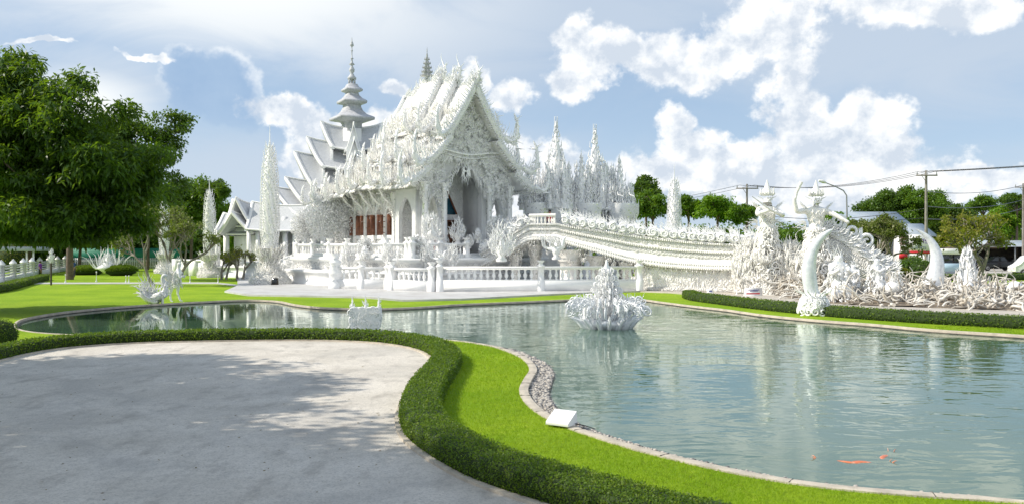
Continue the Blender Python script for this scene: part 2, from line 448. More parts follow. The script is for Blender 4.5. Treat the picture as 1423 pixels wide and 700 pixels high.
L_YELL = leaf_mat('yellow_green_leaves', (.16, .17, .03), (.22, .22, .03), (.30, .24, .04), .6, .35)
L_OLIVE = leaf_mat('olive_leaves', (.10, .13, .035), (.16, .18, .05), (.22, .22, .08), .8, .3)
L_HEDGE = leaf_mat('hedge_leaves', (.06, .12, .010), (.105, .18, .014), (.19, .26, .03), 1.3, .35, .55, True)
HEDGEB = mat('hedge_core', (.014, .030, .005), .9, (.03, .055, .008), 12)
BARK = mat('bark', (.10, .075, .055), .9, (.17, .13, .10), 4, bump=.6, bscale=14, bdist=.04)
PBARK = mat('grey_bark', (.16, .145, .12), .85, (.26, .235, .20), 4, bump=.5, bscale=14, bdist=.03)

def lawn_mat():
    m = bpy.data.materials.new('lawn_turf'); m.use_nodes = True
    k = NT(m.node_tree); bs = m.node_tree.nodes['Principled BSDF']; bs.inputs['Roughness'].default_value = .85
    bs.inputs['Specular IOR Level'].default_value = .15
    co = k.n('ShaderNodeTexCoord').outputs['Object']
    c = k.mix(k.ramp(k.noise(co, .35, 5, .6), .35, .65), (.20, .33, .012), (.29, .42, .02))
    c = k.mix(k.ramp(k.noise(co, 9, 5, .7), .45, .75), c, (.13, .24, .010))
    c = k.mix(k.ramp(k.noise(co, 1.6, 5, .7), .56, .80), c, (.36, .44, .03))
    k.put(bs.inputs['Base Color'], c)
    k.put(bs.inputs['Normal'], k.bump(k.noise(co, 45, 4, .7), .9, .03))
    return m
LAWN = lawn_mat()
BLADE = leaf_mat('grass_blades', (.25, .40, .008), (.36, .48, .02), (.22, .29, .02), .9, .5, .6, True)
def plaza_mat():
    m = bpy.data.materials.new('exposed_aggregate'); m.use_nodes = True
    k = NT(m.node_tree); bs = m.node_tree.nodes['Principled BSDF']; bs.inputs['Roughness'].default_value = .9
    bs.inputs['Specular IOR Level'].default_value = .2
    co = k.n('ShaderNodeTexCoord').outputs['Object']
    c = k.mix(k.ramp(k.noise(co, .55, 7, .62, .5), .32, .70), (.57, .53, .465), (.70, .655, .585))
    st = k.v('MULTIPLY', co, (1.0, .45, 1))
    c = k.mix(k.m('MULTIPLY', k.ramp(k.noise(st, 2.1, 6, .65), .48, .72), .7), c, (.35, .32, .28))
    c = k.mix(k.m('MULTIPLY', k.ramp(k.noise(co, .22, 5, .7, 1.0), .50, .66), .45), c, (.40, .385, .36))
    c = k.mix(k.m('MULTIPLY', k.ramp(k.noise(co, 7, 6, .75), .46, .70), .35), c, (.33, .31, .28))
    c = k.mix(k.m('MULTIPLY', k.ramp(k.noise(co, 38, 4, .75), .46, .66), .55), c, (.28, .265, .24))
    c = k.mix(k.m('MULTIPLY', k.ramp(k.noise(co, 55, 3, .7), .58, .72), .7), c, (.68, .66, .62))
    vo = k.n('ShaderNodeTexVoronoi', feature='F1'); k.put(vo.inputs['Vector'], co); vo.inputs['Scale'].default_value = 9
    sp = k.m('MULTIPLY', k.ramp(vo.outputs['Distance'], .13, .05), k.ramp(k.noise(co, 1.4, 4), .52, .62))
    c = k.mix(k.m('MULTIPLY', sp, .75), c, (.13, .12, .10))
    k.put(bs.inputs['Base Color'], c)
    h = k.m('ADD', k.noise(co, 60, 4, .7), k.m('MULTIPLY', k.noise(co, 9, 4, .6), .6))
    k.put(bs.inputs['Normal'], k.bump(h, .55, .02))
    return m
PLAZA = plaza_mat()
PAVE = mat('pale_pavement', (.54, .54, .54), .6, (.42, .41, .40), .8, .35, .7, bump=.2, bscale=20)
PAVEB = mat('beige_walk', (.50, .46, .40), .7, (.38, .35, .31), .8, .35, .7, bump=.3, bscale=25)
KERB = mat('kerb_concrete', (.56, .50, .41), .8, (.38, .34, .28), 2.5, .35, .7, bump=.4, bscale=40)
ASPH = mat('road_surface', (.22, .21, .20), .85, (.30, .29, .27), .6, bump=.3, bscale=40)
LINER = mat('pond_liner', (.035, .033, .028), .5, (.10, .085, .06), 4)

# ------------------------------------------------------------------ pond outline and water
pond_px = [(1560, 711), (1423, 699.5), (1300, 692), (1150, 679), (1050, 664), (960, 645), (880, 625), (820, 606), (780, 592), (745, 573), (727, 556),
           (722, 541), (729, 526), (736, 513), (727, 500), (708, 490), (680, 481), (640, 474.5), (600, 471), (540, 468), (450, 466.5), (350, 466),
           (230, 466), (130, 466), (60, 463), (26, 458), (19, 451), (32, 443), (75, 435), (130, 429), (200, 423.5), (270, 419.5), (340, 416.5),
           (385, 418), (412, 423), (450, 427), (510, 428.5), (570, 427), (640, 422.5), (710, 419.5), (780, 416.5), (835, 414), (885, 415),
           (925, 420), (965, 425), (1010, 430), (1060, 437), (1130, 444), (1210, 450), (1300, 458), (1423, 466), (1560, 478)]
pond = smooth_path([G(*p)[:2] for p in pond_px], .35, closed=True)
pond3 = np.c_[pond, np.zeros(len(pond))]
# signed area -> travel direction; offset inward
area = np.sum(pond[:, 0] * np.roll(pond[:, 1], -1) - np.roll(pond[:, 0], -1) * pond[:, 1])
INW = 1.0 if area > 0 else -1.0
def ring(off): return offset_path(pond3, INW * np.asarray(off), closed=True)
pyy = HY + CH * F / pond[:, 1]; pxx = HX + pond[:, 0] * F / pond[:, 1]
near = np.clip((pyy - 469) / 14, 0, 1) * (pxx > 600)
kw = 0.07 + 0.10 * near
gw = 0.06 + 0.19 * near + .16 * near * np.exp(-((pyy - 535) / 45.0) ** 2)

LAWN_Z = 0.0
mb = MB()
sheet(mb, [(-3000, -60), (3000, -60), (3000, 4000), (-3000, 4000)], 0.0, [pond])
tag(mb.build('ground', LAWN), 'bright green mown lawn around the pond', kind='structure')

def strip(mb, a, za, b, zb, closed=True, mi=0):
    n = len(a); A = np.c_[a[:, :2], np.broadcast_to(za, n)]; B = np.c_[b[:, :2], np.broadcast_to(zb, n)]
    i = np.arange(n if closed else n - 1); j = (i + 1) % n
    mb.add(np.concatenate([A, B]), np.stack([i, j, j + n, i + n], 1), mi)
KZ = .022
mb = MB()
r0, r1 = ring(np.zeros(len(pond)) - .01), ring(kw)
strip(mb, r0, -.05, r0, KZ); strip(mb, r0, KZ, ring(kw * .5), KZ + .008); strip(mb, ring(kw * .5), KZ + .008, r1, KZ); strip(mb, r1, KZ, r1, -.5)
kerb = mb.build('kerb', [KERB, LINER])
jt = MB()
for i in range(0, len(pond), 4):
    if near[i] > .1:
        a, b = r0[i].copy(), r1[i].copy(); a[2] = b[2] = KZ + .006
        tube(jt, [a, b], .006, 4)
kj = jt.build('kerb_joint', LINER, kerb)
tag(kerb, 'pale concrete kerb curving along the pond edge', kind='structure')
mb = MB()
r2 = ring(kw + gw)
strip(mb, r1, -.06, r2, -.085)
tag(mb.build('gravel_bed', mat('gravel_base', (.16, .15, .14), .9, (.3, .28, .25), 30)), 'bed of dark and pale pebbles between kerb and water', kind='structure')
mb = MB()
r3 = ring(kw + gw + .03)
strip(mb, r2, -.12, r2, -.06); strip(mb, r2, -.06, r3, -.06); strip(mb, r3, -.06, r3, -.8)
tag(mb.build('pond_edge', LINER), 'thin dark edging strip of the pond', kind='structure')
# pebbles
def pebbles():
    ico = []
    ph = (1 + 5 ** .5) / 2
    v = unit(np.array([(-1, ph, 0), (1, ph, 0), (-1, -ph, 0), (1, -ph, 0), (0, -1, ph), (0, 1, ph), (0, -1, -ph), (0, 1, -ph), (ph, 0, -1), (ph, 0, 1), (-ph, 0, -1), (-ph, 0, 1)]))
    f = np.array([(0, 11, 5), (0, 5, 1), (0, 1, 7), (0, 7, 10), (0, 10, 11), (1, 5, 9), (5, 11, 4), (11, 10, 2), (10, 7, 6), (7, 1, 8), (3, 9, 4), (3, 4, 2), (3, 2, 6), (3, 6, 8), (3, 8, 9), (4, 9, 5), (2, 4, 11), (6, 2, 10), (8, 6, 7), (9, 8, 1)])
    mb = MB()
    seg = np.linalg.norm(np.roll(pond, -1, 0) - pond, axis=1)
    dens = seg * (gw) * np.where(near > .02, 620, 0) * np.clip(16 / pond[:, 1], .15, 1) ** 1.2
    cnt = rng.poisson(dens)
    idx = np.repeat(np.arange(len(pond)), cnt); N = len(idx)
    u = rng.random(N); w = rng.random(N)
    a = r1[idx, :2] * (1 - w[:, None]) + r2[idx, :2] * w[:, None]
    nx = (idx + 1) % len(pond)
    b = r1[nx, :2] * (1 - w[:, None]) + r2[nx, :2] * w[:, None]
    p = a * (1 - u[:, None]) + b * u[:, None]
    s = rng.uniform(.014, .040, N) * np.clip(pond[idx, 1] / 14, 1, 2.2)
    sc = np.stack([s, s * rng.uniform(.6, 1, N), s * rng.uniform(.45, .8, N)], 1)
    an = rng.uniform(0, 6.28, N); ca, sa = np.cos(an), np.sin(an)
    vv = v[None] * sc[:, None]
    x = vv[..., 0] * ca[:, None] - vv[..., 1] * sa[:, None]; y = vv[..., 0] * sa[:, None] + vv[..., 1] * ca[:, None]
    V = np.stack([x + p[:, None, 0], y + p[:, None, 1], vv[..., 2] - .06 + rng.uniform(0, .015, N)[:, None]], -1)
    sel = rng.integers(0, 3, N)
    for k in range(3):
        q = np.where(sel == k)[0]
        mb.add(V[q].reshape(-1, 3), (f[None] + (np.arange(len(q)) * 12)[:, None, None]).reshape(-1, 3), k)
    o = mb.build('gravel', [mat('pebble_dark', (.10, .10, .105), .6, (.2, .19, .18), 9), mat('pebble_mid', (.30, .28, .26), .7, (.42, .39, .35), 9), mat('pebble_pale', (.55, .52, .47), .7, (.42, .38, .33), 9)], smooth=True)
    tag(o, 'loose grey and cream pebbles in the strip along the water', kind='stuff')
pebbles()

def water_mat():
    m = bpy.data.materials.new('pond_water'); m.use_nodes = True
    nt = m.node_tree; nt.nodes.clear(); k = NT(nt)
    co = k.n('ShaderNodeTexCoord').outputs['Object']
    xyz = k.n('ShaderNodeSeparateXYZ'); k.put(xyz.inputs[0], co)
    # ripples spread from the fountain, calm in the left arm of the pond
    calm = k.ramp(xyz.outputs[0], -14.0, 2.0, .05, 1.0)
    st = k.v('MULTIPLY', co, (.55, 1.0, 1.0))
    w1 = k.noise(st, .55, 1, .4, .6)
    w2 = k.noise(st, 1.7, 1.5, .45, 1.2)
    w3 = k.noise(co, 6.0, 1, .5, .5)
    h = k.m('ADD', k.m('ADD', k.m('MULTIPLY', w1, .9), k.m('MULTIPLY', w2, .55)), k.m('MULTIPLY', w3, .06))
    h = k.m('MULTIPLY', h, calm)
    h = k.m('MULTIPLY', h, k.ramp(k.noise(co, .16, 3, .5), .30, .62, .40, 1.25))
    nb = k.bump(h, .6, .042)
    murk = k.mix(k.ramp(k.noise(co, .25, 4), .35, .65), (.095, .185, .125), (.135, .225, .155))
    df = k.n('ShaderNodeBsdfDiffuse'); k.put(df.inputs[0], murk)
    tr = k.n('ShaderNodeBsdfTransparent'); tr.inputs[0].default_value = (.72, .90, .86, 1)
    a = k.n('ShaderNodeMixShader'); a.inputs[0].default_value = .42; k.put(a.inputs[1], df.outputs[0]); k.put(a.inputs[2], tr.outputs[0])
    gl = k.n('ShaderNodeBsdfGlossy'); gl.inputs['Roughness'].default_value = .03; gl.inputs[0].default_value = (.94, .99, .96, 1); k.put(gl.inputs['Normal'], nb)
    fr = k.n('ShaderNodeFresnel'); fr.inputs[0].default_value = 1.55; k.put(fr.inputs['Normal'], nb)
    b = k.n('ShaderNodeMixShader'); k.put(b.inputs[0], fr.outputs[0]); k.put(b.inputs[1], a.outputs[0]); k.put(b.inputs[2], gl.outputs[0])
    o = k.n('ShaderNodeOutputMaterial'); k.put(o.inputs[0], b.outputs[0])
    return m
mb = MB(); sheet(mb, ring(np.full(len(pond), .02)), -.09)
tag(mb.build('water', water_mat()), 'green pond water with soft ripples', kind='structure')
mb = MB(); sheet(mb, ring(np.full(len(pond), -.3)), -.85)
tag(mb.build('pond_bed', mat('pond_bed_mud', (.12, .17, .12), .9, (.22, .25, .17), .5)), 'murky green bed of the pond', kind='structure')

# ------------------------------------------------------------------ plaza, pavements, paths, road
edge_px = [(-330, 560), (-150, 528), (-60, 513), (0, 502), (40, 492.5), (100, 483.5), (200, 477), (350, 474), (450, 474), (520, 477), (568, 484), (592, 493), (600, 504),
           (590, 520), (570, 543), (557, 566), (553, 588), (562, 611), (592, 636), (640, 664), (690, 684), (742, 701), (860, 738), (1010, 782), (1200, 835), (1400, 880)]
hedge_in = smooth_path([G(*p) for p in edge_px], .2)
pl = [tuple(p[:2]) for p in hedge_in] + [(4.6, 1.0), (4, -20), (-60, -20), (-60, 12)]
mb = MB(); sheet(mb, pl, .012)
tag(mb.build('plaza', PLAZA), 'wide pale grey exposed aggregate plaza', kind='structure')
mb = MB()
e = offset_path(hedge_in, .04); e2 = offset_path(hedge_in, -.05)
strip(mb, e2, .012, e2, .05, False); strip(mb, e2, .05, e, .05, False)
tag(mb.build('plaza_kerb', KERB), 'low concrete edging round the plaza', kind='structure')

def slab(name, px, z, th, m, label, kind='structure', sp=None):
    pts = [G(*p)[:2] for p in px]
    mb = MB(); sheet(mb, pts, z)
    a = np.c_[np.array(pts), np.full(len(pts), z)]
    n = len(a); b = a.copy(); b[:, 2] = z - th
    mb.add(np.concatenate([a, b]), [(i, (i + 1) % n, (i + 1) % n + n, i + n) for i in range(n)])
    return tag(mb.build(name, m), label, kind=kind)
slab('pavement', [(312, 406), (345, 411), (430, 412.5), (505, 414), (560, 418.5), (640, 417), (720, 412.5), (790, 409), (850, 406.5), (889, 405.5),
                  (889, 385), (600, 378), (330, 378), (330, 398)], .10, .16, PAVE, 'white paved terrace in front of the temple')
slab('footpath', [(889, 405.5), (930, 407), (1000, 413), (1060, 418), (1160, 428), (1300, 435), (1500, 448), (1800, 470), (1800, 430), (1423, 424), (1150, 412), (1090, 402), (900, 386)], .06, .10, PAVEB, 'beige walkway passing the foot of the bridge')
slab('side_path', [(-30, 394), (45, 392.6), (300, 392.2), (345, 397), (345, 399), (300, 394.0), (45, 394.4), (-30, 396)], .03, .06, PAVE, 'narrow pale path crossing the left lawn')
slab('road', [(1100, 383), (3200, 383), (2300, 370.5), (1100, 370.5)], .02, .05, mat('road_concrete', (.46, .44, .40), .8, (.36, .34, .31), .5), 'pale concrete road behind the garden')
slab('car_park', [(1100, 370.4), (2300, 370.4), (1900, 362), (1100, 362)], .024, .05, ASPH, 'grey car park beside the road')

# ------------------------------------------------------------------ leaves
def leaf_cloud(mb, C, N, Lf, Wf, mi=0, droop=0.3):
    """one bent leaf (two quads) at every point of C, facing N-ish"""
    n = len(C); D = unit(rnd(n) + N * .6 - np.array((0, 0, droop))); S = unit(np.cross(D, unit(rnd(n) * .6 + np.array((0, 0, 1.0)))))
    Lf = np.broadcast_to(Lf, (n,)) * rng.uniform(.7, 1.25, n); Wf = np.broadcast_to(Wf, (n,)) * rng.uniform(.7, 1.2, n)
    a = C; b = C + D * Lf[:, None] * .5; c = C + D * Lf[:, None] - np.array((0, 0, 1.0)) * Lf[:, None] * .15
    w = S * Wf[:, None]
    V = np.stack([a, b - w, c, b + w], 1).reshape(-1, 3)
    f = np.arange(n * 4).reshape(-1, 4)
    mb.add(V, f, mi)

def hedge(name, path, w, h, label, dens, leaf, group=None, cat='hedge', z0=0.0, near_y=None, parts=True):
    """clipped hedge along a path: rough core and a skin of small leaves"""
    base = path.copy(); n = len(path)
    prof = [(-.5, 0), (-.51, .45), (-.47, .9), (-.40, 1.0), (0, 1.02), (.40, 1.0), (.47, .9), (.51, .45), (.5, 0)]
    tg = unit(np.gradient(path[:, :2], axis=0)); nn = np.stack([-tg[:, 1], tg[:, 0]], 1)
    rings = []
    sh = .97
    wob = np.interp(np.arange(n), np.linspace(0, n, max(4, n // 4)), rng.normal(0, .035, max(4, n // 4)))
    for i in range(n):
        rg = []
        for a, b in prof:
            b = b * (1 + wob[i])
            a2 = a * sh + rng.normal(0, .012); b2 = b * sh + rng.normal(0, .012) * (b > 0)
            rg.append((path[i, 0] + nn[i, 0] * a2 * w, path[i, 1] + nn[i, 1] * a2 * w, z0 + b2 * h))
        rings.append(rg)
    mb = MB(); loft(mb, rings)
    c0 = path.mean(0); c0[2] = z0
    # leaves on the surface
    seglen = np.linalg.norm(np.diff(path[:, :2], axis=0), axis=1)
    pr = np.array(prof) * (w, h); pl_ = np.hypot(*np.diff(pr, axis=0).T); per = pl_.sum()
    dd = dens * per * seglen
    if near_y: dd = dd * np.clip((near_y / np.maximum(path[:-1, 1], 3)) ** 1.6, .06, 1.6)
    cnt = rng.poisson(dd); idx = np.repeat(np.arange(n - 1), cnt); N = len(idx)
    u = rng.random(N); q = rng.random(N) * per; cs = np.r_[0, np.cumsum(pl_)]
    k = np.clip(np.searchsorted(cs, q) - 1, 0, len(pl_) - 1); fr = (q - cs[k]) / pl_[k]
    ab = pr[k] * (1 - fr[:, None]) + pr[k + 1] * fr[:, None]
    dl = pr[k + 1] - pr[k]; nr = unit(np.stack([-dl[:, 1], dl[:, 0]], 1))
    ab = ab + nr * rng.normal(.006, .014, N)[:, None]
    c = path[idx] * (1 - u[:, None]) + path[idx + 1] * u[:, None]
    C = np.stack([c[:, 0] + nn[idx, 0] * ab[:, 0], c[:, 1] + nn[idx, 1] * ab[:, 0], z0 + np.maximum(ab[:, 1], .01)], 1)
    Nn = np.stack([nn[idx, 0] * nr[:, 0], nn[idx, 1] * nr[:, 0], nr[:, 1]], 1)
    sc = np.clip(path[idx, 1] / (near_y or 1e9), 1, 3.0) if near_y else 1.0
    lm = MB(); leaf_cloud(lm, C, Nn * .35, leaf * sc, leaf * .38 * sc, droop=0.0)
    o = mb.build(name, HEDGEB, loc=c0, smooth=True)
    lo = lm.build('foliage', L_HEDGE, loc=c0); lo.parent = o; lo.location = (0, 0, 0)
    tag(o, label, cat, group)
    return o
hc = offset_path(hedge_in, .04 + .335)
hedge('clipped_hedge', hc[hc[:, 1] > 6.6] if False else hc[(hc[:, 1] > 5.0)], .64, .31, 'long low clipped hedge winding along the edge of the grey plaza', 2600, .030, near_y=12)
# ------------------------------------------------------------------ the ornate temple
UP = np.array((0, 0, 1.0)); EX = np.array((1.0, 0, 0)); EY = np.array((0, 1.0, 0))
def arch_pts(cx, hw, z0, zs, zt, n=8, cusp=0.0):
    """pointed (ogee) arch opening outline"""
    L = [(cx - hw, z0), (cx - hw, zs)]
    for i in range(1, n):
        a = i / n
        L.append((cx - hw * (1 - a ** 1.35) ** .62 - cusp * abs(math.sin(a * 9.4)), zs + (zt - zs) * a))
    Rr = [(2 * cx - x, z) for x, z in reversed(L)]
    return L + [(cx, zt)] + Rr
def conc(w0, z0, w1, z1, n=9, p=1.45):
    tt = np.linspace(0, 1, n)
    return [(w0 + (w1 - w0) * a, z1 + (z0 - z1) * (1 - a) ** p) for a in tt]
def roof_strip(mb, pts, th, y0, y1, mi=0):
    for s in (1, -1):
        p = np.array(pts) * (s, 1); q = p.copy(); q[:, 1] -= th
        poly = np.concatenate([p, q[::-1]]); k = len(poly)
        for_y = lambda y: np.c_[poly[:, 0], np.full(k, y), poly[:, 1]]
        A = np.concatenate([for_y(y0), for_y(y1)])
        mb.add(A, [(i, (i + 1) % k, (i + 1) % k + k, i + k) for i in range(k)], mi)
        n = len(p)
        for off in (0, k):
            mb.add(A[off:off + k], [(i, i + 1, k - 2 - i, k - 1 - i) for i in range(n - 1)], mi)
def barge(mb, pts, y, depth, w, mi=0):
    for s in (1, -1):
        p = np.array(pts) * (s, 1)
        tg = unit(np.gradient(p, axis=0)); nn = np.stack([-tg[:, 1], tg[:, 0]], 1) * s
        rings = []
        for a, b in zip(p, nn):
            o, i_ = a + b * w * .45, a - b * w * .55
            rings.append([(o[0], y - depth, o[1]), (o[0], y + depth * .3, o[1]), (i_[0], y + depth * .3, i_[1]), (i_[0], y - depth, i_[1])])
        loft(mb, rings, mi)
def naga(mb, base, out, size, mi=0, up=UP):
    """serpent-head finial: an S-shaped neck with an upturned trunk and a crest of tongues"""
    base, out = np.asarray(base, float), unit(out)
    u = np.linspace(0, 1, 12)
    x = size * (0.15 + .55 * u + .30 * np.sin(u * 3.6)); z = size * (.05 + .42 * u - .30 * np.sin(u * 6.0) * (1 - u * .2) + .5 * u ** 4)
    pts = base + x[:, None] * out + z[:, None] * up
    tube(mb, pts, size * (.085 * (1 - u) ** .6 + .014), 7, mi)
    k = rng.integers(0, 9, 16); flames(mb, pts[k], rnd(16, .6) + up * .5, out, size * rng.uniform(.15, .4, 16), size * .03, c1=.5, mi=mi)
    scrolls(mb, pts[[1, 3, 5]], out, up, size * .17, size * .035, 1.3, 10, mi=mi)
    hd = pts[5]
    side = np.cross(out, up)
    n = 9
    k = np.linspace(0, 6, n).astype(int)
    flames(mb, pts[k], up * 1.0 - out * .35 + rnd(n, .12), out, size * rng.uniform(.35, .75, n), size * .034, c1=.35, mi=mi)
    flames(mb, pts[k[:6]] + side * .05, -up * .5 + out * .4 + rnd(6, .2), up, size * .3, size * .035, mi=mi)
def spike(mb, base, h, w, lean=(0, 0, 0), mi=0):
    """tall ridge finial with a bulb and side tongues"""
    base = np.asarray(base, float); ln = np.asarray(lean, float)
    u = np.linspace(0, 1, 9)
    pts = base + (UP * h) * u[:, None] + ln * (np.sin(u * 5) * .12 * h + u * .12 * h)[:, None]
    tube(mb, pts, w * np.array([.8, 1.1, .8, 1.0, .6, .5, .32, .2, .05]), 6, mi)
    flames(mb, pts[[1, 1, 2, 2, 3, 3]], rnd(6, .5) + UP * .9, -UP * .2 + rnd(6, .3), h * .3, w * .5, mi=mi)

TH = R(40)
T0 = np.array((-3.25, 63.0, 0.0))
FLZ = 2.45
temple = thing('ornate_temple', T0, 'dazzling white temple hall with steep tiered roofs, arched porch and brown shuttered windows', 'temple', TH)

# walls of the nave
mb = MB()
HWID, NB = 4.05, 12.6
wins = [4.1, 5.5, 6.95, 8.6]
for s in (-1, 1):
    # side wall: outline in (y, z); thickness inwards
    outer = [(3.4, FLZ), (NB, FLZ), (NB, 7.4), (3.4, 7.4)]
    holes = [[(w - .42, 3.75), (w + .42, 3.75), (w + .42, 5.15), (w + .25, 5.6), (w, 5.8), (w - .25, 5.6), (w - .42, 5.15)] for w in wins]
    if s < 0: plate(mb, outer, holes, -.30, (-HWID, 0, 0), (0, 1, 0), (0, 0, 1))
    else: plate(mb, outer, holes, .30, (HWID, 0, 0), (0, 1, 0), (0, 0, 1))
b3(mb, -HWID + .31, HWID - .31, NB - .3, NB, FLZ, 7.4)
b3(mb, -HWID + .31, HWID - .31, 3.2, NB, 7.5, 7.7)
b3(mb, -HWID + .31, HWID - .31, 3.2, NB - .31, FLZ - .05, FLZ + .02)
# back wall of the porch with the great door
plate(mb, [(-HWID + .31, FLZ), (HWID - .31, FLZ), (HWID - .31, 9.2), (-HWID + .31, 9.2)], [[(-1.35, FLZ + .02), (1.35, FLZ + .02), (1.35, 4.95), (-1.35, 4.95)], [(-1.35, 5.35), (1.35, 5.35), (0.0, 8.0)]],
      .3, (0, 3.1, 0), (1, 0, 0), (0, 0, 1))
wall = mb.build('wall', RELIEF, temple)
mb = MB(); b3(mb, -1.3, 1.3, 3.22, 3.27, 5.3, 8.0)
mb.build('fanlight', BLUEG, temple)
mb = MB()
for s in (-1, 1):
    b3(mb, s * 1.30 - .09, s * 1.30 + .09, 3.0, 3.5, FLZ + .02, 4.94)
    box(mb, (s * 1.12, 3.95, 3.65), (.07, .9, 2.4), s * .25)
b3(mb, -1.2, 1.2, 3.02, 3.3, 4.78, 4.93)
tube(mb, [(-1.35, 3.15, 5.4), (0, 3.15, 7.95)], .09, 4); tube(mb, [(1.35, 3.15, 5.4), (0, 3.15, 7.95)], .09, 4)
mb.build('door', WOOD, temple)
# shuttered windows, one by one
for s in (-1, 1):
    for w in wins:
        m2 = MB()
        X = s * (HWID + .02)
        plate(m2, [(w - .62, 3.5), (w + .62, 3.5), (w + .62, 5.3), (w + .3, 6.1), (w, 6.7), (w - .3, 6.1), (w - .62, 5.3)],
              [[(w - .42, 3.75), (w + .42, 3.75), (w + .42, 5.15), (w + .25, 5.6), (w, 5.8), (w - .25, 5.6), (w - .42, 5.15)]], -.10 if s > 0 else .10, (X, 0, 0), (0, 1, 0), (0, 0, 1))
        a = np.linspace(-1, 1, 11)
        bp = np.stack([0 * a + X, w + a * .62, 5.1 + (1 - np.abs(a)) * 1.5], 1)
        flames(m2, bp, np.stack([0 * a + s * .3, a * .8, 1.0 - .3 * np.abs(a)], 1), (s, 0, 0.3), .55, .06)
        wf = m2.build('window', LACE, temple)
        for q in (-1, 1):
            sh = MB()
            yc = w + q * .44
            box(sh, (X + s * .26, yc + q * .06, 4.52), (.52, .045, 1.5), 0)
            for zz in (3.95, 4.35, 4.75, 5.1): box(sh, (X + s * .26, yc + q * .06, zz), (.44, .065, .05), 0)
            sh.build('shutter', WOOD, wf)
# porch front: gable wall with its arches
FW = 3.95
prof_g = conc(0, 14.6, 4.5, 8.6, 9, 1.25)
outer = [(-FW, FLZ), (-FW, 8.4)] + [(-x, z) for x, z in reversed(prof_g[:-1]) if x < FW - .1] + [(x, z) for x, z in prof_g[1:-1] if x < FW - .1] + [(FW, 8.4), (FW, FLZ)]
mainarch = arch_pts(-.15, 1.80, FLZ + .01, 6.6, 9.0, 12, .10)
sl = arch_pts(-2.95, .62, FLZ + .01, 5.0, 6.6, 8, .07); sr = arch_pts(2.78, .55, FLZ + 1.0, 5.3, 6.7, 8, .07)
mb = MB(); plate(mb, outer, [mainarch, sl, sr], .42, (0, .42, 0), (1, 0, 0), (0, 0, 1))
for s in (-1, 1):
    b3(mb, s * FW - .19, s * FW + .19, .43, 3.08, 6.9, 7.5)
    plate(mb, [(.45, FLZ), (3.09, FLZ), (3.09, 7.0), (.45, 7.0)], [arch_pts(1.75, .85, FLZ + .3, 5.2, 6.4, 8, .05)], -.3 * s, (s * (FW - .02), 0, 0), (0, 1, 0), (0, 0, 1))
    b3(mb, s * 2.05 - .14, s * 2.05 + .14, .43, 3.08, FLZ, 8.9)
b3(mb, -FW + .2, FW - .2, .43, 3.08, 9.0, 9.15)
b3(mb, -FW, FW, -.02, 3.1, FLZ - .08, FLZ + .005)
mb.build('gable', RELIEFF, temple)
# columns of the porch
for x in (-3.85, -2.18, 1.90, 3.85):
    m2 = MB(); sqlathe(m2, [(.28, 0), (.28, .25), (.2, .35), (.2, .5), (.16, .6), (.15, 4.4), (.2, 4.5), (.16, 4.6), (.24, 4.9), (.28, 5.0)], (x, -.14, FLZ))
    on_lathe(m2, [(.28, .2), (.24, 1.4)], (x, -.14, FLZ), 30, .3, .035); on_lathe(m2, [(.22, 3.6), (.34, 4.9)], (x, -.14, FLZ), 40, .35, .04)
    m2.build('column', LACE, temple)
# lacework on the front: arch fringe, band, tympanum scrolls
mb = MB()
for pts, L, cx in ((mainarch, .42, -.15), (sl, .3, -2.95), (sr, .3, 2.78)):
    p = np.array(pts)[1:-1]; q = []
    for a, b in zip(p[:-1], p[1:]):
        for u in np.linspace(0, 1, 4)[:-1]: q.append(a + (b - a) * u)
    q = np.array(q); n = len(q); top = np.clip((q[:, 1] - 5.0) / 3, .2, 1)
    B = np.c_[q[:, 0], rng.uniform(-.06, .2, n), q[:, 1]]
    flames(mb, B, np.c_[(cx - q[:, 0]) * .5, rng.normal(0, .2, n), -np.ones(n)], np.c_[(q[:, 0] - cx), np.zeros(n), np.ones(n) * .2], L * top * rng.uniform(.7, 1.5, n), .045, c1=.6)
    n2 = 2 * n; q2 = q[rng.integers(0, n, n2)]
    flames(mb, np.c_[q2[:, 0] + (q2[:, 0] - cx) * .08, np.full(n2, -.04), q2[:, 1]], np.c_[(q2[:, 0] - cx) * .6 + rng.normal(0, .4, n2), rng.uniform(-.5, 0, n2), np.ones(n2)], (0, -1, 0.2), .4, .04, c1=.4)
fan(mb, (-.15, -.05, 8.45), -UP, EX, 1.15, 9, 1.0, .05); fan(mb, (-.15, -.08, 8.35), UP, EX, .9, 9, 1.3, .06)
n = 2600
x = rng.uniform(-4.1, 4.1, n); z = rng.uniform(6.6, 14.2, n)
lim = np.interp(np.abs(x), [p[0] for p in prof_g], [p[1] for p in prof_g]) - .25
ok = (z < lim) & ~((np.abs(x + .15) < 1.75) & (z < 9.0))
x, z = x[ok], z[ok]; n = len(x)
scrolls(mb, np.c_[x, np.full(n, -.02), z], EX, UP, rng.uniform(.10, .20, n), .022, 1.3, 9)
flames(mb, np.c_[x, np.full(n, -.02), z], np.c_[x * .1 + rng.normal(0, .5, n), -.25 * np.ones(n), np.ones(n)], (0, -1, .1), .30, .025, K=4)
xx = np.linspace(-4, 4, 60); zz = 9.75 - .15 * np.cos(xx * 1.1)
tube(mb, np.c_[xx, np.full(60, -.1), zz], .075, 5); tube(mb, np.c_[xx, np.full(60, -.08), zz - .28], .04, 5)
flames(mb, np.c_[xx, np.full(60, -.1), zz], (0, -.1, 1), EX * rng.choice([-1, 1], 60)[:, None], .28, .04)
n = 700
x = rng.uniform(-4.1, 4.1, n); z = rng.uniform(FLZ + .2, 7, n)
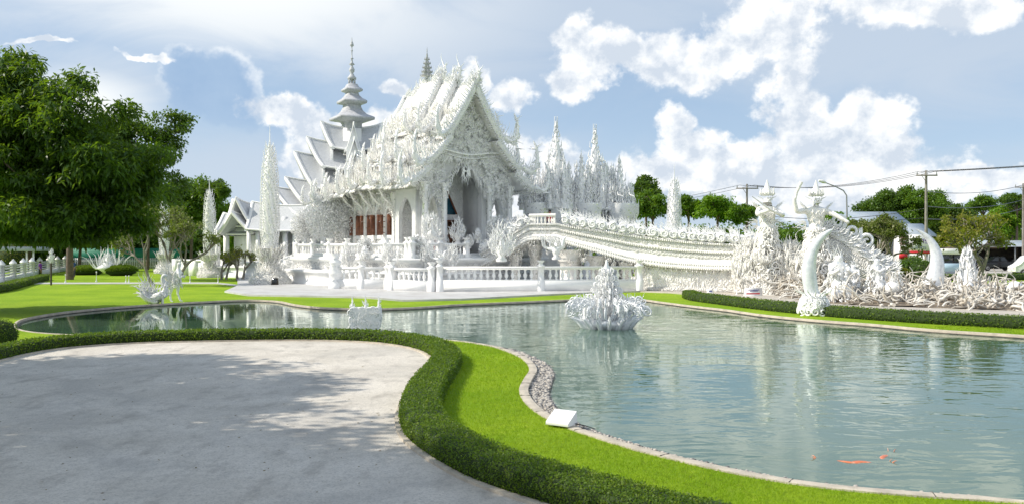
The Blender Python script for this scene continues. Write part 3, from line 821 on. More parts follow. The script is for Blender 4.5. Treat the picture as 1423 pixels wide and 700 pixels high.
ok = ((np.abs(x + .15) > 1.95) & (np.abs(x + 2.95) > .62) & (np.abs(x - 2.78) > .55)) | (z > 6.7) & (np.abs(x + .15) > 1.95)
x, z = x[ok], z[ok]
flames(mb, np.c_[x, np.full(len(x), -.02), z], np.c_[rng.normal(0, .5, len(x)), -.3 * np.ones(len(x)), np.ones(len(x))], (0, -1, .1), .28, .028, K=4)
mb.build('arch_lacework', LACE, temple)

# roof tiers: (y0, y1, ridge z, shift) each with three overlapping slopes
tiers = [(-.9, 2.0, 14.75), (1.4, 4.0, 15.35), (3.4, 6.2, 15.7), (6.2, 8.2, 14.9), (8.0, 10.0, 13.6), (9.8, 11.8, 12.1), (11.6, 13.4, 10.6)]
for i, (y0, y1, zr) in enumerate(tiers):
    dz = zr - 14.75
    sc = 1.0 if i < 4 else (1 - .05 * (i - 3))
    A = conc(0, zr, 2.55 * sc, 10.9 + dz * .75, 9, 1.2)
    Bp = conc(2.15 * sc, 10.75 + dz * .7, 4.3, 8.75 + dz * .5, 7, 1.25)
    Cp = conc(3.9, 8.5 + dz * .4, 5.55, 7.35 + dz * .2, 6, 1.3)
    m2 = MB()
    roof_strip(m2, A, .14, y0, y1); roof_strip(m2, Bp, .13, y0 + .12, y1 + .1); roof_strip(m2, Cp, .12, y0 + .25, y1 + .15)
    rf = m2.build('roof', WARMW, temple)
    m3 = MB()
    for sec, w in ((A, .5), (Bp, .42), (Cp, .36)):
        barge(m3, sec, y0 - .03, .14, w)
        if i >= 3: barge(m3, sec, y1 + .03, .14, w)
    # flames along the bargeboards
    for sec in (A, Bp, Cp):
        p = np.array(sec); m = 26 if sec is A else 16
        u = np.linspace(0, len(p) - 1.001, m); k = u.astype(int); f = (u - k)[:, None]
        q = p[k] * (1 - f) + p[k + 1] * f; tg = unit(p[np.minimum(k + 1, len(p) - 1)] - p[k])
        for s in (1, -1):
            nn = np.c_[tg[:, 1] * -1 * s, np.zeros(m), tg[:, 0]]
            tt_ = np.c_[-tg[:, 0] * s, np.zeros(m), -tg[:, 1]]
            B = np.c_[q[:, 0] * s, np.full(m, y0 - .08), q[:, 1]] + nn * .12
            flames(m3, B, nn * .8 + tt_ * .7 + rnd(m, .1), nn, rng.uniform(.45, .8, m), .075, c1=.35)
            flames(m3, B - nn * .3, -nn * .9 - tt_ * .3 + rnd(m, .15), tt_, rng.uniform(.25, .4, m), .05, c1=.4)
            scrolls(m3, B + np.array((0, -.1, 0)) - nn * .1, EX, UP, .16, .04, 1.3, 9)
    m3.build('bargeboard', LACE, rf)
    for s in (1, -1):
        big = 1.0 if i in (0, 1) else .85
        for (x, z), sz in ((A[-1], 1.5), (Bp[-1], 1.7), (Cp[-1], 1.6)):
            m4 = MB(); naga(m4, (s * (x - .1), y0 + .05, z + .05), (s * .92, -.38, 0), sz * big * 1.2); m4.build('finial', LACE, rf)
            if i >= 5:
                m4 = MB(); naga(m4, (s * (x - .1), y1 - .05, z + .05), (s * .92, .38, 0), sz * .8); m4.build('finial', LACE, rf)
    m4 = MB(); spike(m4, (0, y0 - .1, zr - .1), 2.0 if i < 3 else 1.5, .12, (.25, -1.0, 0)); on_lathe(m4, [(.5, -.3), (.12, .7)], (0, y0, zr), 60, .5, .04)
    m4.build('ridge_spike', LACE, rf)
    m4 = MB(); m = 26
    yy = np.linspace(y0 + .2, y1, m)
    flames(m4, np.c_[np.zeros(m), yy, np.full(m, zr - .05)], np.c_[rng.normal(0, .15, m), rng.uniform(-.6, .2, m), np.ones(m)], (0, -1, .2), rng.uniform(.35, 1.1, m), .05, c1=.35)
    m4.build('ridge_crest', LACE, rf)
    # tongues hanging and standing along the eaves, scrolls on the slopes
    m5 = MB()
    for s in (1, -1):
        for sec, cnt in ((Bp, 190), (Cp, 210), (A, 130)):
            p = np.array(sec); n = cnt
            yy = rng.uniform(y0, y1 + .1, n)
            flames(m5, np.c_[np.full(n, s * p[-1, 0]), yy, np.full(n, p[-1, 1] - .06)], np.c_[np.full(n, s * .35), rng.normal(0, .15, n), -np.ones(n)], (s, 0, 0), rng.uniform(.25, .55, n), .045, c1=.25, K=4)
            n2 = int(cnt * .5); yy = rng.uniform(y0, y1 + .1, n2); k = rng.integers(len(p) // 2, len(p), n2)
            flames(m5, np.c_[s * p[k, 0], yy, p[k, 1] + .02], np.c_[np.full(n2, s * .7), rng.uniform(-.8, .2, n2), rng.uniform(.6, 1.2, n2)], (0, 0, 1), rng.uniform(.3, 1.05, n2), .05, c1=.5)
            scrolls(m5, np.c_[s * (p[k, 0] + .02), yy, p[k, 1] + .12], (0, 1, 0), (s * -.4, 0, 1), rng.uniform(.14, .26, n2), .04, 1.3, 10)
    m5.build('eave_ornament', WLACE, rf)
# brackets and lace on the flanks
mb = MB()
for s in (-1, 1):
    for yb in np.arange(3.3, 12.6, 1.42):
        a = np.linspace(0, 1, 6)
        tube(mb, np.c_[s * (HWID + .1 + 1.35 * a ** 1.6), np.full(6, yb), 4.9 + 2.3 * a + .25 * np.sin(a * 6)], .09, 5)
        n = 34
        u = rng.random(n)
        flames(mb, np.c_[s * (HWID + .1 + 1.35 * u ** 1.6), np.full(n, yb), 4.9 + 2.3 * u], np.c_[np.full(n, s * .5), rng.normal(0, .4, n), rng.normal(.2, .6, n)], (s, 0, .3), rng.uniform(.25, .55, n), .05, c1=.4)
        sqlathe(mb, [(.20, 0), (.20, .5), (.15, .6), (.14, 3.6), (.22, 4.1), (.22, 4.4)], (s * (HWID + .12), yb + .0, FLZ))
    n = 900
    yy = rng.uniform(3.2, 12.5, n); zz = rng.uniform(FLZ + .1, 7.3, n)
    ok = ~((np.min(np.abs(yy[:, None] - np.array(wins)[None]), 1) < .6) & (zz < 5.9)); yy, zz = yy[ok], zz[ok]; n = len(yy)
    flames(mb, np.c_[np.full(n, s * (HWID + .02)), yy, zz], np.c_[np.full(n, s * .35), rng.normal(0, .5, n), np.ones(n)], (s, 0, 0), .32, .035, K=4)
mb.build('bracket', WLACE, temple)
# umbrella spire on the highest ridge
mb = MB(); cz = 15.3
pr = [(.10, 0), (.10, .9), (.05, 1.0), (.62, 1.15), (.30, 1.5), (.50, 1.55), (.24, 1.95), (.40, 2.0), (.18, 2.4), (.30, 2.45), (.12, 2.85), (.20, 2.9), (.07, 3.3), (.10, 3.35), (.03, 3.7), (.05, 3.8), (.01, 4.3)]
pr = [(r * .8, z * .72) for r, z in pr]
lathe(mb, pr, (0, 5.2, cz), 12)
for r_, z_ in ((.62, 1.15), (.5, 1.55), (.4, 2.0), (.3, 2.45), (.2, 2.9)):
    a = np.arange(12) / 12 * 6.283
    flames(mb, np.c_[.8 * r_ * np.cos(a), 5.2 + .8 * r_ * np.sin(a), np.full(12, cz + z_ * .72)], np.c_[np.cos(a) * .4, np.sin(a) * .4, np.full(12, .7)], UP, .2, .03, c1=.3)
mb.build('spire', GREYW, temple)

# ------------------------------------------------------------------ terraces under the temple
terr = thing('temple_terrace', T0, 'tiered white plinth with mouldings carrying the temple hall', 'plinth', TH)
mb = MB()
def terrace(mb, x0, x1, y0, y1, prof):
    cx, cy = (x0 + x1) / 2, (y0 + y1) / 2; ax, ay = (x1 - x0) / 2, (y1 - y0) / 2
    rings = [[(cx - ax - o, cy - ay - o, z), (cx + ax + o, cy - ay - o, z), (cx + ax + o, cy + ay + o, z), (cx - ax - o, cy + ay + o, z)] for o, z in prof]
    loft(mb, rings)
molding = [(.25, 0), (.25, .25), (.10, .32), (.10, .42), (.18, .5), (.02, .62), (.02, .95), (.14, 1.02), (.14, 1.12), (.0, 1.2), (.0, 1.75), (.10, 1.82), (.22, 1.98), (.22, 2.12), (.0, 2.15)]
terrace(mb, -6.6, 6.6, -2.6, 14.5, molding)
terrace(mb, -5.0, 5.0, -1.2, 13.6, [(.15, 2.13), (.15, 2.25), (.05, 2.3), (.05, 2.36), (.1, 2.40), (0, 2.44)])
terrace(mb, -7.6, -6.9, 4, 14.0, [(.2, 0), (.2, .2), (.1, .3), (.1, .9), (.2, 1.0), (.2, 1.15), (0, 1.2)])
mb.build('plinth', WHITE, terr)
mb = MB()
n = 900
yy = rng.uniform(-2.6, 14.5, n); zz = rng.uniform(1.2, 1.75, n)
flames(mb, np.c_[np.full(n, -6.62), yy, zz], np.c_[np.full(n, -.2), rng.normal(0, .6, n), np.ones(n)], (-1, 0, 0), .22, .03, K=3)
n = 500
xx = rng.uniform(-6.6, 6.6, n); zz = rng.uniform(.6, 1.75, n)
flames(mb, np.c_[xx, np.full(n, -2.62), zz], np.c_[rng.normal(0, .6, n), np.full(n, -.2), np.ones(n)], (0, -1, 0), .24, .03, K=3)
mb.build('frieze', LACE, terr)
# upper balustrade on the terrace edge
def bal_profile(h): return [(.05, 0), (.05, .08 * h), (.03, .14 * h), (.07, .36 * h), (.075, .45 * h), (.04, .66 * h), (.03, .84 * h), (.055, .92 * h), (.055, h)]
def balustrade(parent, a, b, z0, h, step=.34, posts=2.6, rail_w=.2, base_h=.22, mt=None, baluster_r=1.0, ornament=None, orn_h=.6, post_w=.17, bal=True):
    mt = mt or WHITE
    a, b = np.asarray(a, float)[:2], np.asarray(b, float)[:2]; L = np.linalg.norm(b - a); d = (b - a) / L; ang = math.atan2(d[1], d[0])
    mid = (a + b) / 2
    m1 = MB()
    box(m1, (*mid, z0 + base_h / 2), (L, rail_w * 1.5, base_h), ang); box(m1, (*mid, z0 + base_h + .03), (L - .01, rail_w * 1.15, .06), ang)
    m1.build('base_rail', mt, parent)
    m1 = MB(); box(m1, (*mid, z0 + h - .07), (L, rail_w * 1.2, .14), ang); box(m1, (*mid, z0 + h - .17), (L - .01, rail_w * .85, .06), ang)
    m1.build('top_rail', mt, parent)
    npost = max(1, round(L / posts)); mesh0 = None
    for i in range(npost + 1):
        p = a + d * L * i / npost; m1 = MB()
        sqlathe(m1, [(post_w * 1.25, 0), (post_w * 1.25, base_h), (post_w, base_h + .05), (post_w, h - .1), (post_w * 1.25, h - .02), (post_w * 1.3, h + .06), (post_w * .8, h + .1), (post_w * .6, h + .22), (post_w * 1.1, h + .32), (post_w * 1.1, h + .38)], (0, 0, 0), ang)
        if mesh0 is None: mesh0 = m1.build('post', mt, parent); o = mesh0
        else: o = mesh0.copy(); COL.objects.link(o)
        o.location = (*p, z0)
    if bal:
        n = int(L / step); bo = None
        for i in range(n):
            s = (i + .5) / n * L
            q = (s / L * npost) % 1
            if min(q, 1 - q) * L / npost < post_w * 1.3: continue
            p = a + d * s
            if bo is None:
                m1 = MB(); hh = h - base_h - .2
                lathe(m1, [(r * baluster_r, z) for r, z in bal_profile(hh)], (0, 0, 0), 8); o = bo = m1.build('baluster', mt, parent, smooth=True)
            else: o = bo.copy(); COL.objects.link(o)
            o.location = (*p, z0 + base_h + .03)
ub = thing('upper_balustrade', T0, 'white balustrade edging the high terrace in front of the porch', 'balustrade', TH)
balustrade(ub, (-6.4, -2.4), (-1.9, -2.4), 2.14, 1.0); balustrade(ub, (1.4, -2.4), (6.4, -2.4), 2.14, 1.0)
ub2 = thing('side_balustrade', T0 , 'long white balustrade along the left flank of the terrace', 'balustrade', TH)
balustrade(ub2, (-6.4, -1.9), (-6.4, 14.3), 2.14, 1.0, step=.42)
# ------------------------------------------------------------------ front balustrades on the pavement
cor = G(611, 404.5, .1)[:2]
lb = thing('front_balustrade', (*cor, .10), 'long white balustrade of turned balusters on the pavement, facing the pond', 'balustrade')
e2_ = G(888, 402.8, .1)[:2] - cor
balustrade(lb, (0, 0), e2_, 0, 1.56, step=.40, posts=5.6, rail_w=.26, base_h=.66, post_w=.19, baluster_r=1.7)
lb2 = thing('corner_balustrade', (*G(545, 402.5, .1)[:2], .10), 'short stepped white balustrade left of the long one on the pavement', 'balustrade')
o_ = G(545, 402.5, .1)[:2]
balustrade(lb2, (0, 0), cor - o_ - np.array((.5, -.1)), 0, 1.45, step=.40, posts=2.6, rail_w=.26, base_h=.6, post_w=.18, baluster_r=1.5)
lb3 = thing('stepped_balustrade', (*G(466, 400, .1)[:2], .10), 'leftmost white balustrade with bulging end pier on the pavement', 'balustrade')
o3 = G(466, 400, .1)[:2]
balustrade(lb3, (0, 0), G(540, 401, .1)[:2] - o3, 0, 1.45, step=.42, posts=2.4, rail_w=.28, base_h=.6, post_w=.19, baluster_r=1.5)
m1 = MB(); sqlathe(m1, [(.42, 0), (.42, .3), (.28, .5), (.4, .9), (.42, 1.1), (.26, 1.5), (.36, 1.7), (.36, 1.8), (.2, 1.95), (.3, 2.3), (.3, 2.36)], (0, 0, 0), .3)
m1.build('pier', WHITE, lb3)

# ornamental stucco bouquets standing on posts and terraces
def bouquet(name, loc, h, label, cat='ornament', group=None, m=None, kind=0, seed=0, w=.36):
    root = thing(name, loc, label, cat, 0, group)
    mb = MB()
    lathe(mb, [(.20 * h * w, 0), (.24 * h * w, .05 * h), (.12 * h * w, .12 * h), (.2 * h * w, .2 * h), (.26 * h * w, .3 * h), (.12 * h * w, .42 * h), (.05 * h * w, .6 * h)], n=10)
    mb.build('pedestal', WHITE, root)
    mb = MB()
    if kind == 0:      # leaf-shaped flame bush
        on_lathe(mb, [(.26 * h * w, .12 * h), (.5 * h * w, .35 * h), (.36 * h * w, .6 * h), (.04, .85 * h)], (0, 0, 0), 110, .24 * h, .014 * h + .01, lift=1.1, out=.9, jit=.3)
        fan(mb, (0, 0, .3 * h), UP, EX, .72 * h, 9, 1.3, .04); fan(mb, (0, 0, .3 * h), UP, EY, .66 * h, 7, 1.3, .04)
    elif kind == 1:    # bird with raised wings
        tube(mb, [(-.28 * h, 0, .35 * h), (0, 0, .3 * h), (.2 * h, 0, .42 * h), (.24 * h, 0, .65 * h), (.34 * h, 0, .74 * h)], [.03 * h, .13 * h, .1 * h, .045 * h, .012 * h], 8)
        fan(mb, (-.2 * h, 0, .35 * h), unit(UP - EX * .5), EX, .7 * h, 9, .8, .04)
        for s in (-1, 1): fan(mb, (0, s * .08 * h, .4 * h), unit(UP * .8 + EY * s * .6 - EX * .3), unit(EX + EY * .1), .5 * h, 8, .9, .045)
    else:              # layered lotus
        for q in range(4):
            a = np.arange(12) / 12 * 6.283 + q * .26
            flames(mb, np.c_[.08 * h * np.cos(a), .08 * h * np.sin(a), np.full(12, (.25 + .12 * q) * h)], np.c_[np.cos(a), np.sin(a), np.full(12, .5 + .6 * q)], UP, (.42 - .05 * q) * h, .05 * h, c1=.5)
        fan(mb, (0, 0, .5 * h), UP, EX, .5 * h, 7, .8, .05)
    mb.build('flames', m or LACE, root)
    return root
posts = [(484, 352, 61, 1.9, 0), (507, 360, 60, 1.5, 2), (540, 352, 58.5, 1.8, 0), (559, 362, 57.8, 1.7, 0), (592, 350, 57.2, 2.1, 0), (629, 352, 56.8, 1.8, 0), (526, 366, 60.5, 1.2, 2), (575, 368, 57.6, 1.2, 2), (611, 366, 56.6, 1.4, 1)]
d_words = ['spiky flame bouquet on the pier at the left end of the balustrade', 'small lotus bouquet beside the leftmost spiky bouquet', 'leafy flame bouquet halfway along the stepped balustrade', 'spiky bouquet left of the balustrade corner',
           'tall flame bouquet above the balustrade corner', 'flame bouquet just right of the balustrade corner', 'squat lotus ornament between two tall bouquets on the left', 'squat lotus ornament close to the corner pier', 'small winged bird ornament on the corner post']
for (px, py, Y, h, kd), lab in zip(posts, d_words):
    p = P(px, 380, Y); bouquet('flame_bouquet', (p[0], p[1], .1 + (1.55 if kd else 1.25)), h, 'white ' + lab, 'ornament', 'stucco bouquets in front of the temple', kind=kd)
for (px, Y, z0, h, kd, lab) in ((697, 55.3, 1.95, 2.6, 0, 'broad spiky white bouquet on the balustrade post under the bridge stair'), (773, 57.2, 2.05, 2.1, 1, 'white bird with raised wings on the balustrade post under the bridge landing'),
                                (664, 61.2, 3.15, 1.2, 2, 'lotus bud ornament on the upper balustrade in front of the right door jamb'), (636, 60.7, 3.1, 1.8, 0, 'leaf-shaped openwork ornament standing before the dark door'),
                                (600, 58.8, 3.1, 2.2, 0, 'openwork ornament before the left niche of the porch'), (652, 60.4, 2.8, 1.0, 0, 'low spiky ornament between the door and the right pier')):
    p = P(px, 380, Y); bouquet('flame_bouquet', (p[0], p[1], z0), h, lab, 'ornament', 'stucco bouquets in front of the temple', kind=kd, w=.6)

# ------------------------------------------------------------------ the bridge
# stations of the near face: (column, distance, top of parapet row, bottom of beam row)
st = [(668, 61.0, 352, 372), (700, 60.2, 333, 357), (718, 59.7, 322, 347), (731, 59.4, 313.5, 338), (737, 59.3, 311, 335.5), (745, 59.1, 311, 334), (765, 58.8, 311, 334), (773, 58.6, 311, 334), (779, 58.5, 312, 336), (802, 58.1, 316, 343), (830, 57.7, 320, 351), (860, 57.3, 324, 360), (885, 57.0, 328, 366),
      (920, 56.4, 332, 371), (960, 55.7, 336, 374), (1000, 55.0, 338.5, 375.5), (1040, 54.3, 340, 376), (1074, 53.7, 340.5, 376.5)]
S = []
for px, Y, pt, pb in st:
    p = P(px, pt, Y); S.append((p[0], p[1], p[2], P(px, pb, Y)[2]))
S = np.array(S)
Sm = smooth_path(S, .6)
# smooth_path works on rows of any width
xy = Sm[:, :2]; top = Sm[:, 2]; bot = Sm[:, 3]
tg = unit(np.gradient(xy, axis=0)); nrm = np.stack([tg[:, 1], -tg[:, 0]], 1)     # towards the viewer
b0 = np.array((S[4][0], S[4][1], 0.0))
bridge = thing('arched_bridge', b0, 'broad white bridge rising from the right to the temple, its side carved with scrolls', 'bridge')
WDT = 3.6
def sect(i, lst):
    H = top[i] - bot[i]
    return [(xy[i, 0] + nrm[i, 0] * o - b0[0], xy[i, 1] + nrm[i, 1] * o - b0[1], bot[i] + H * f) for o, f in lst]
prof_b = [(.10, 0), (.52, .03), (.55, .10), (.42, .16), (.40, .22), (.16, .27), (.14, .34), (.02, .38), (.0, .62), (.10, .65), (.10, .70), (.02, .73), (.02, .92), (.14, .95), (.14, 1.0), (-.22, 1.0), (-.22, .60),
          (-WDT + .22, .60), (-WDT + .22, 1.0), (-WDT - .14, 1.0), (-WDT, .6), (-WDT - .4, .16), (-WDT - .1, 0)]
mb = MB(); loft(mb, [sect(i, prof_b) for i in range(len(xy))])
mb.build('deck', WRELIEFF, bridge)
# solid lower wall below the ledge at the right-hand end
js = np.argmin(np.abs(HX + xy[:, 0] / xy[:, 1] * F - 884))
def low(i, zt_off=0.0):
    out = []
    for o, z in ((.42, 0), (.40, .28), (.16, .36), (.10, .9), (.05, bot[i] + .04), (-WDT, bot[i] + .04), (-WDT - .1, 0)):
        out.append((xy[i, 0] + nrm[i, 0] * o - b0[0], xy[i, 1] + nrm[i, 1] * o - b0[1], z))
    return out
mb = MB(); loft(mb, [low(i) for i in range(js, len(xy))])
# flared foot of the wall
mb.build('abutment', WRELIEF, bridge)
# piers and arches in the open part
def pier(px, Y, w, dpt, z1, name='pier', orn=True, m=None, zb=0.1):
    p = P(px, 345, Y) - b0; m2 = MB(); an = math.atan2(tg[5][1], tg[5][0])
    sqlathe(m2, [(w * .75, 0), (w * .75, .3), (w * .55, .45), (w * .5, .6), (w * .5, z1 - .8), (w * .6, z1 - .7), (w * .55, z1 - .55), (w * .9, z1)], (p[0], p[1], zb), an)
    if orn:
        on_lathe(m2, [(w * .5, z1 - 1.5), (w * 1.1, z1 - .1)], (p[0], p[1], zb), 34, .38, .05, lift=.9, out=.6)
    return m2.build(name, m or WLACE, bridge)
for px, Y, w, z1 in ((793, 58.9, 1.1, 2.6), (831, 58.6, .75, 2.2), (744, 60.2, .5, 2.9), (716, 60.6, .45, 2.3), (842, 61.5, .7, 2.2), (800, 62, .8, 2.5), (868, 61.2, .7, 1.9), (871, 57.6, .5, 1.8)):
    pier(px, Y, w, w, z1)
q0_, q1_ = P(668, 345, 64.0), P(796, 345, 64.5); mb = MB(); dd_ = q1_ - q0_
plate(mb, [(0, 0), (np.linalg.norm(dd_[:2]), 0), (np.linalg.norm(dd_[:2]), 2.6), (0, 2.6)], [[(a_, 1.35), (a_ + .35, 1.35), (a_ + .35, 1.6), (a_, 1.6)] for a_ in (1.9, 4.3)], .3, (q0_[0] - b0[0], q0_[1] - b0[1], 0), unit(dd_ * (1, 1, 0)), (0, 0, 1))
mb.build('inner_wall', WHITE, bridge)
# ornament on the bridge side
mb = MB()
def side(i, f, o): 
    return np.c_[xy[i, 0] + nrm[i, 0] * o - b0[0], xy[i, 1] + nrm[i, 1] * o - b0[1], bot[i] + (top[i] - bot[i]) * f]
N_ = len(xy)
T3 = np.c_[tg, np.zeros(N_)]; N3 = np.c_[nrm, np.zeros(N_)]
fi = np.linspace(0, N_ - 1.01, 150); ii = fi.astype(int)
L_i = np.arange(N_)
def at(arr, x):
    k = np.clip(x.astype(int), 0, N_ - 2); f = (x - k)[:, None]; return arr[k] * (1 - f) + arr[k + 1] * f
Pf = lambda x, f, o: np.c_[at(np.c_[xy + 0], x) + at(nrm, x) * np.reshape(o, (-1, 1)) - b0[:2], (at(np.c_[bot], x)[:, 0] + (at(np.c_[top], x) - at(np.c_[bot], x))[:, 0] * f)]
# diamond band
x = np.linspace(0, N_ - 1.01, 110)
for sgn in (1, -1):
    flames(mb, Pf(x, .50, .03), at(T3, x) * sgn + UP * .45, UP, .30, .05, K=3, c1=.2); flames(mb, Pf(x, .50, .03), at(T3, x) * sgn - UP * .45, UP, .30, .05, K=3, c1=.2)
scrolls(mb, Pf(x + .2, .5, .04), at(T3, x), UP, .13, .04, 1.0, 8)
# bead rows
for f, o, r_ in ((.66, .13, .06), (.19, .44, .07), (.965, .16, .06), (.06, .57, .06)):
    x = np.linspace(0, N_ - 1.01, 170)
    p = Pf(x, f, o); flames(mb, p - UP * r_, (0, 0, 1), at(N3, x), r_ * 2.6, r_, K=3, c1=.1)
# upper frieze of small scrolls
x = rng.uniform(0, N_ - 1.01, 520); scrolls(mb, Pf(x, rng.uniform(.76, .90, 520), .04), at(T3, x), UP, rng.uniform(.09, .17, 520), .032, 1.2, 8)
# hanging fringe under the ledge
x = rng.uniform(0, N_ - 1.01, 360); n = 360
flames(mb, Pf(x, .02, rng.uniform(.2, .5, n)), -UP * 1.0 + at(N3, x) * .2 + rnd(n, .15), at(N3, x), rng.uniform(.12, .28, n), .045, K=4)
mb.build('frieze', WLACE, bridge)
# big scrolls on the lower wall
mb = MB()
n = 620
x = rng.uniform(js, N_ - 1.01, n); bt = at(np.c_[bot], x)[:, 0]; z = rng.uniform(.25, 1, n) * (bt - .3) + .1
p = Pf(x, 0, .18 + .28 * (z < .36)); p[:, 2] = z
scrolls(mb, p, at(T3, x), UP, rng.uniform(.18, .40, n), rng.uniform(.05, .08, n), 1.5, 14, n=5)
n = 180
x = rng.uniform(js, N_ - 1.01, n); bt = at(np.c_[bot], x)[:, 0]; z = rng.uniform(.1, .9, n) * (bt - .3) + .1; p = Pf(x, 0, .2); p[:, 2] = z
flames(mb, p, at(T3, x) * rng.choice([-1, 1], n)[:, None] * .8 + UP * rng.uniform(.1, 1, n)[:, None] + at(N3, x) * .25, UP, rng.uniform(.3, .6, n), .06, c1=.5, K=6)
mb.build('scrollwork', WLACE, bridge)
# bracket corbels hanging under the landing
mb = MB()
cb = MB()
for px in (722, 742, 762, 780, 812, 850):
    mb = MB()
    x_ = np.interp(px, HX + xy[:, 0] / xy[:, 1] * F, L_i); q = Pf(np.array([x_]), 0, .1)[0]
    on_lathe(mb, [(.45, 0), (.25, -.35), (.05, -.8)], q, 40, .24, .045, lift=-.7, out=.6)
    mb.build('corbel', WLACE, bridge)
# balusters in the landing opening
xa, xb = (np.interp(q, HX + xy[:, 0] / xy[:, 1] * F, L_i) for q in (736, 771))
for k in range(12):
    q = Pf(np.array([xa + (xb - xa) * k / 11]), 1.0, -.02)[0]
    m2 = MB(); lathe(m2, bal_profile(.55), (q[0], q[1], q[2] - .02), 8); m2.build('baluster', WARMW, bridge, smooth=True)
q0, q1 = Pf(np.array([xa - .3]), 1, -.02)[0], Pf(np.array([xb + .3]), 1, -.02)[0]
m2 = MB(); tube(m2, [q0 + UP * .58, q1 + UP * .58], .12, 4); m2.build('handrail', WARMW, bridge)

# serpent bodies lying along both parapets
def parapet_naga(name, o, x0, x1, label, hz=.0, seg=13):
    root_p = Pf(np.array([(x0 + x1) / 2]), 1, o)[0] + b0
    rt = thing(name, root_p, label, 'serpent statue', 0, 'serpents along the bridge parapets')
    off = b0 - root_p
    m2 = MB(); x = np.linspace(x0, x1, 90); ph = np.linspace(0, seg * 2 * math.pi, 90)
    body = Pf(x, 1, o) + off; body[:, 2] += .26 + .10 * np.sin(ph) + hz
    tube(m2, body, .21 + .09 * np.sin(ph + 1), 8)
    m2.build('body', LACE, rt, smooth=True)
    m2 = MB(); n = 110; xx = np.sort(rng.uniform(x0, x1, n)); bb = Pf(xx, 1, o) + off; bb[:, 2] += .42 + hz
    flames(m2, bb, UP + at(T3, xx) * rng.uniform(-1.1, .1, n)[:, None] + rnd(n, .15), -at(T3, xx), rng.uniform(.25, .5, n), .04, c1=.3)
    for xi in np.linspace(x0, x1, seg + 1)[:-1]:
        cc = Pf(np.array([xi]), 1, o)[0] + off + UP * (.36 + hz); lathe(m2, [(.04, -.26), (.24, -.16), (.30, 0), (.22, .18), (.04, .26)], cc, 10); scrolls(m2, [cc + N3[int(xi)] * .28, cc + N3[int(xi)] * .2 + UP * .1], T3[int(xi)], UP, .26, .06, 1.6, 14, 5)
        c = Pf(np.array([xi]), 1, o)[0] + off + UP * (.55 + hz)
        fan(m2, c, unit(UP - T3[int(xi)] * .5), T3[int(xi)], rng.uniform(.6, .85), 7, .9, .055)
    for xi in np.linspace(x0, x1, 2 * seg):
        c = Pf(np.array([xi]), 1, o)[0] + off + UP * (.3 + hz) + N3[int(xi)] * .22
        scrolls(m2, [c], T3[int(xi)], UP, .24, .06, 1.4)
    m2.build('crest', LACE, rt)
    return rt
pxs = lambda q: float(np.interp(q, HX + xy[:, 0] / xy[:, 1] * F, L_i))
parapet_naga('serpent', -.04, pxs(786), pxs(1060), 'scaly white serpent with spiky crest along the near parapet', 0, 19)
parapet_naga('serpent', -WDT, pxs(786), pxs(1060), 'white crested serpent along the far parapet, behind the near one', .05, 14)
r_ = parapet_naga('serpent', -.04, pxs(671), pxs(733), 'short white crested serpent on the stair parapet between porch and landing', .0, 4)

# ------------------------------------------------------------------ guardian statues
def skin(name, nodes, edges, mt, parent=None, sub=2, root=0):
    me = bpy.data.meshes.new(name); me.from_pydata([n[:3] for n in nodes], edges, []); me.update()
    o = bpy.data.objects.new(name, me); COL.objects.link(o)
    if parent is not None: o.parent = parent
    md = o.modifiers.new('skin', 'SKIN'); md.use_smooth_shade = True
    sv = me.skin_vertices[0].data if me.skin_vertices else None
    if sv is None:
        me.skin_vertices.new() if hasattr(me.skin_vertices, 'new') else None
        bm = __import__('bmesh').new(); bm.from_mesh(me); bm.verts.layers.skin.verify(); bm.to_mesh(me); bm.free(); sv = me.skin_vertices[0].data
    for i, n in enumerate(nodes):
        r = n[3]; sv[i].radius = (r, r) if not isinstance(r, tuple) else r; sv[i].use_root = i == root
    sb = o.modifiers.new('sub', 'SUBSURF'); sb.levels = sub; sb.render_levels = sub
    me.materials.append(mt)
    return o
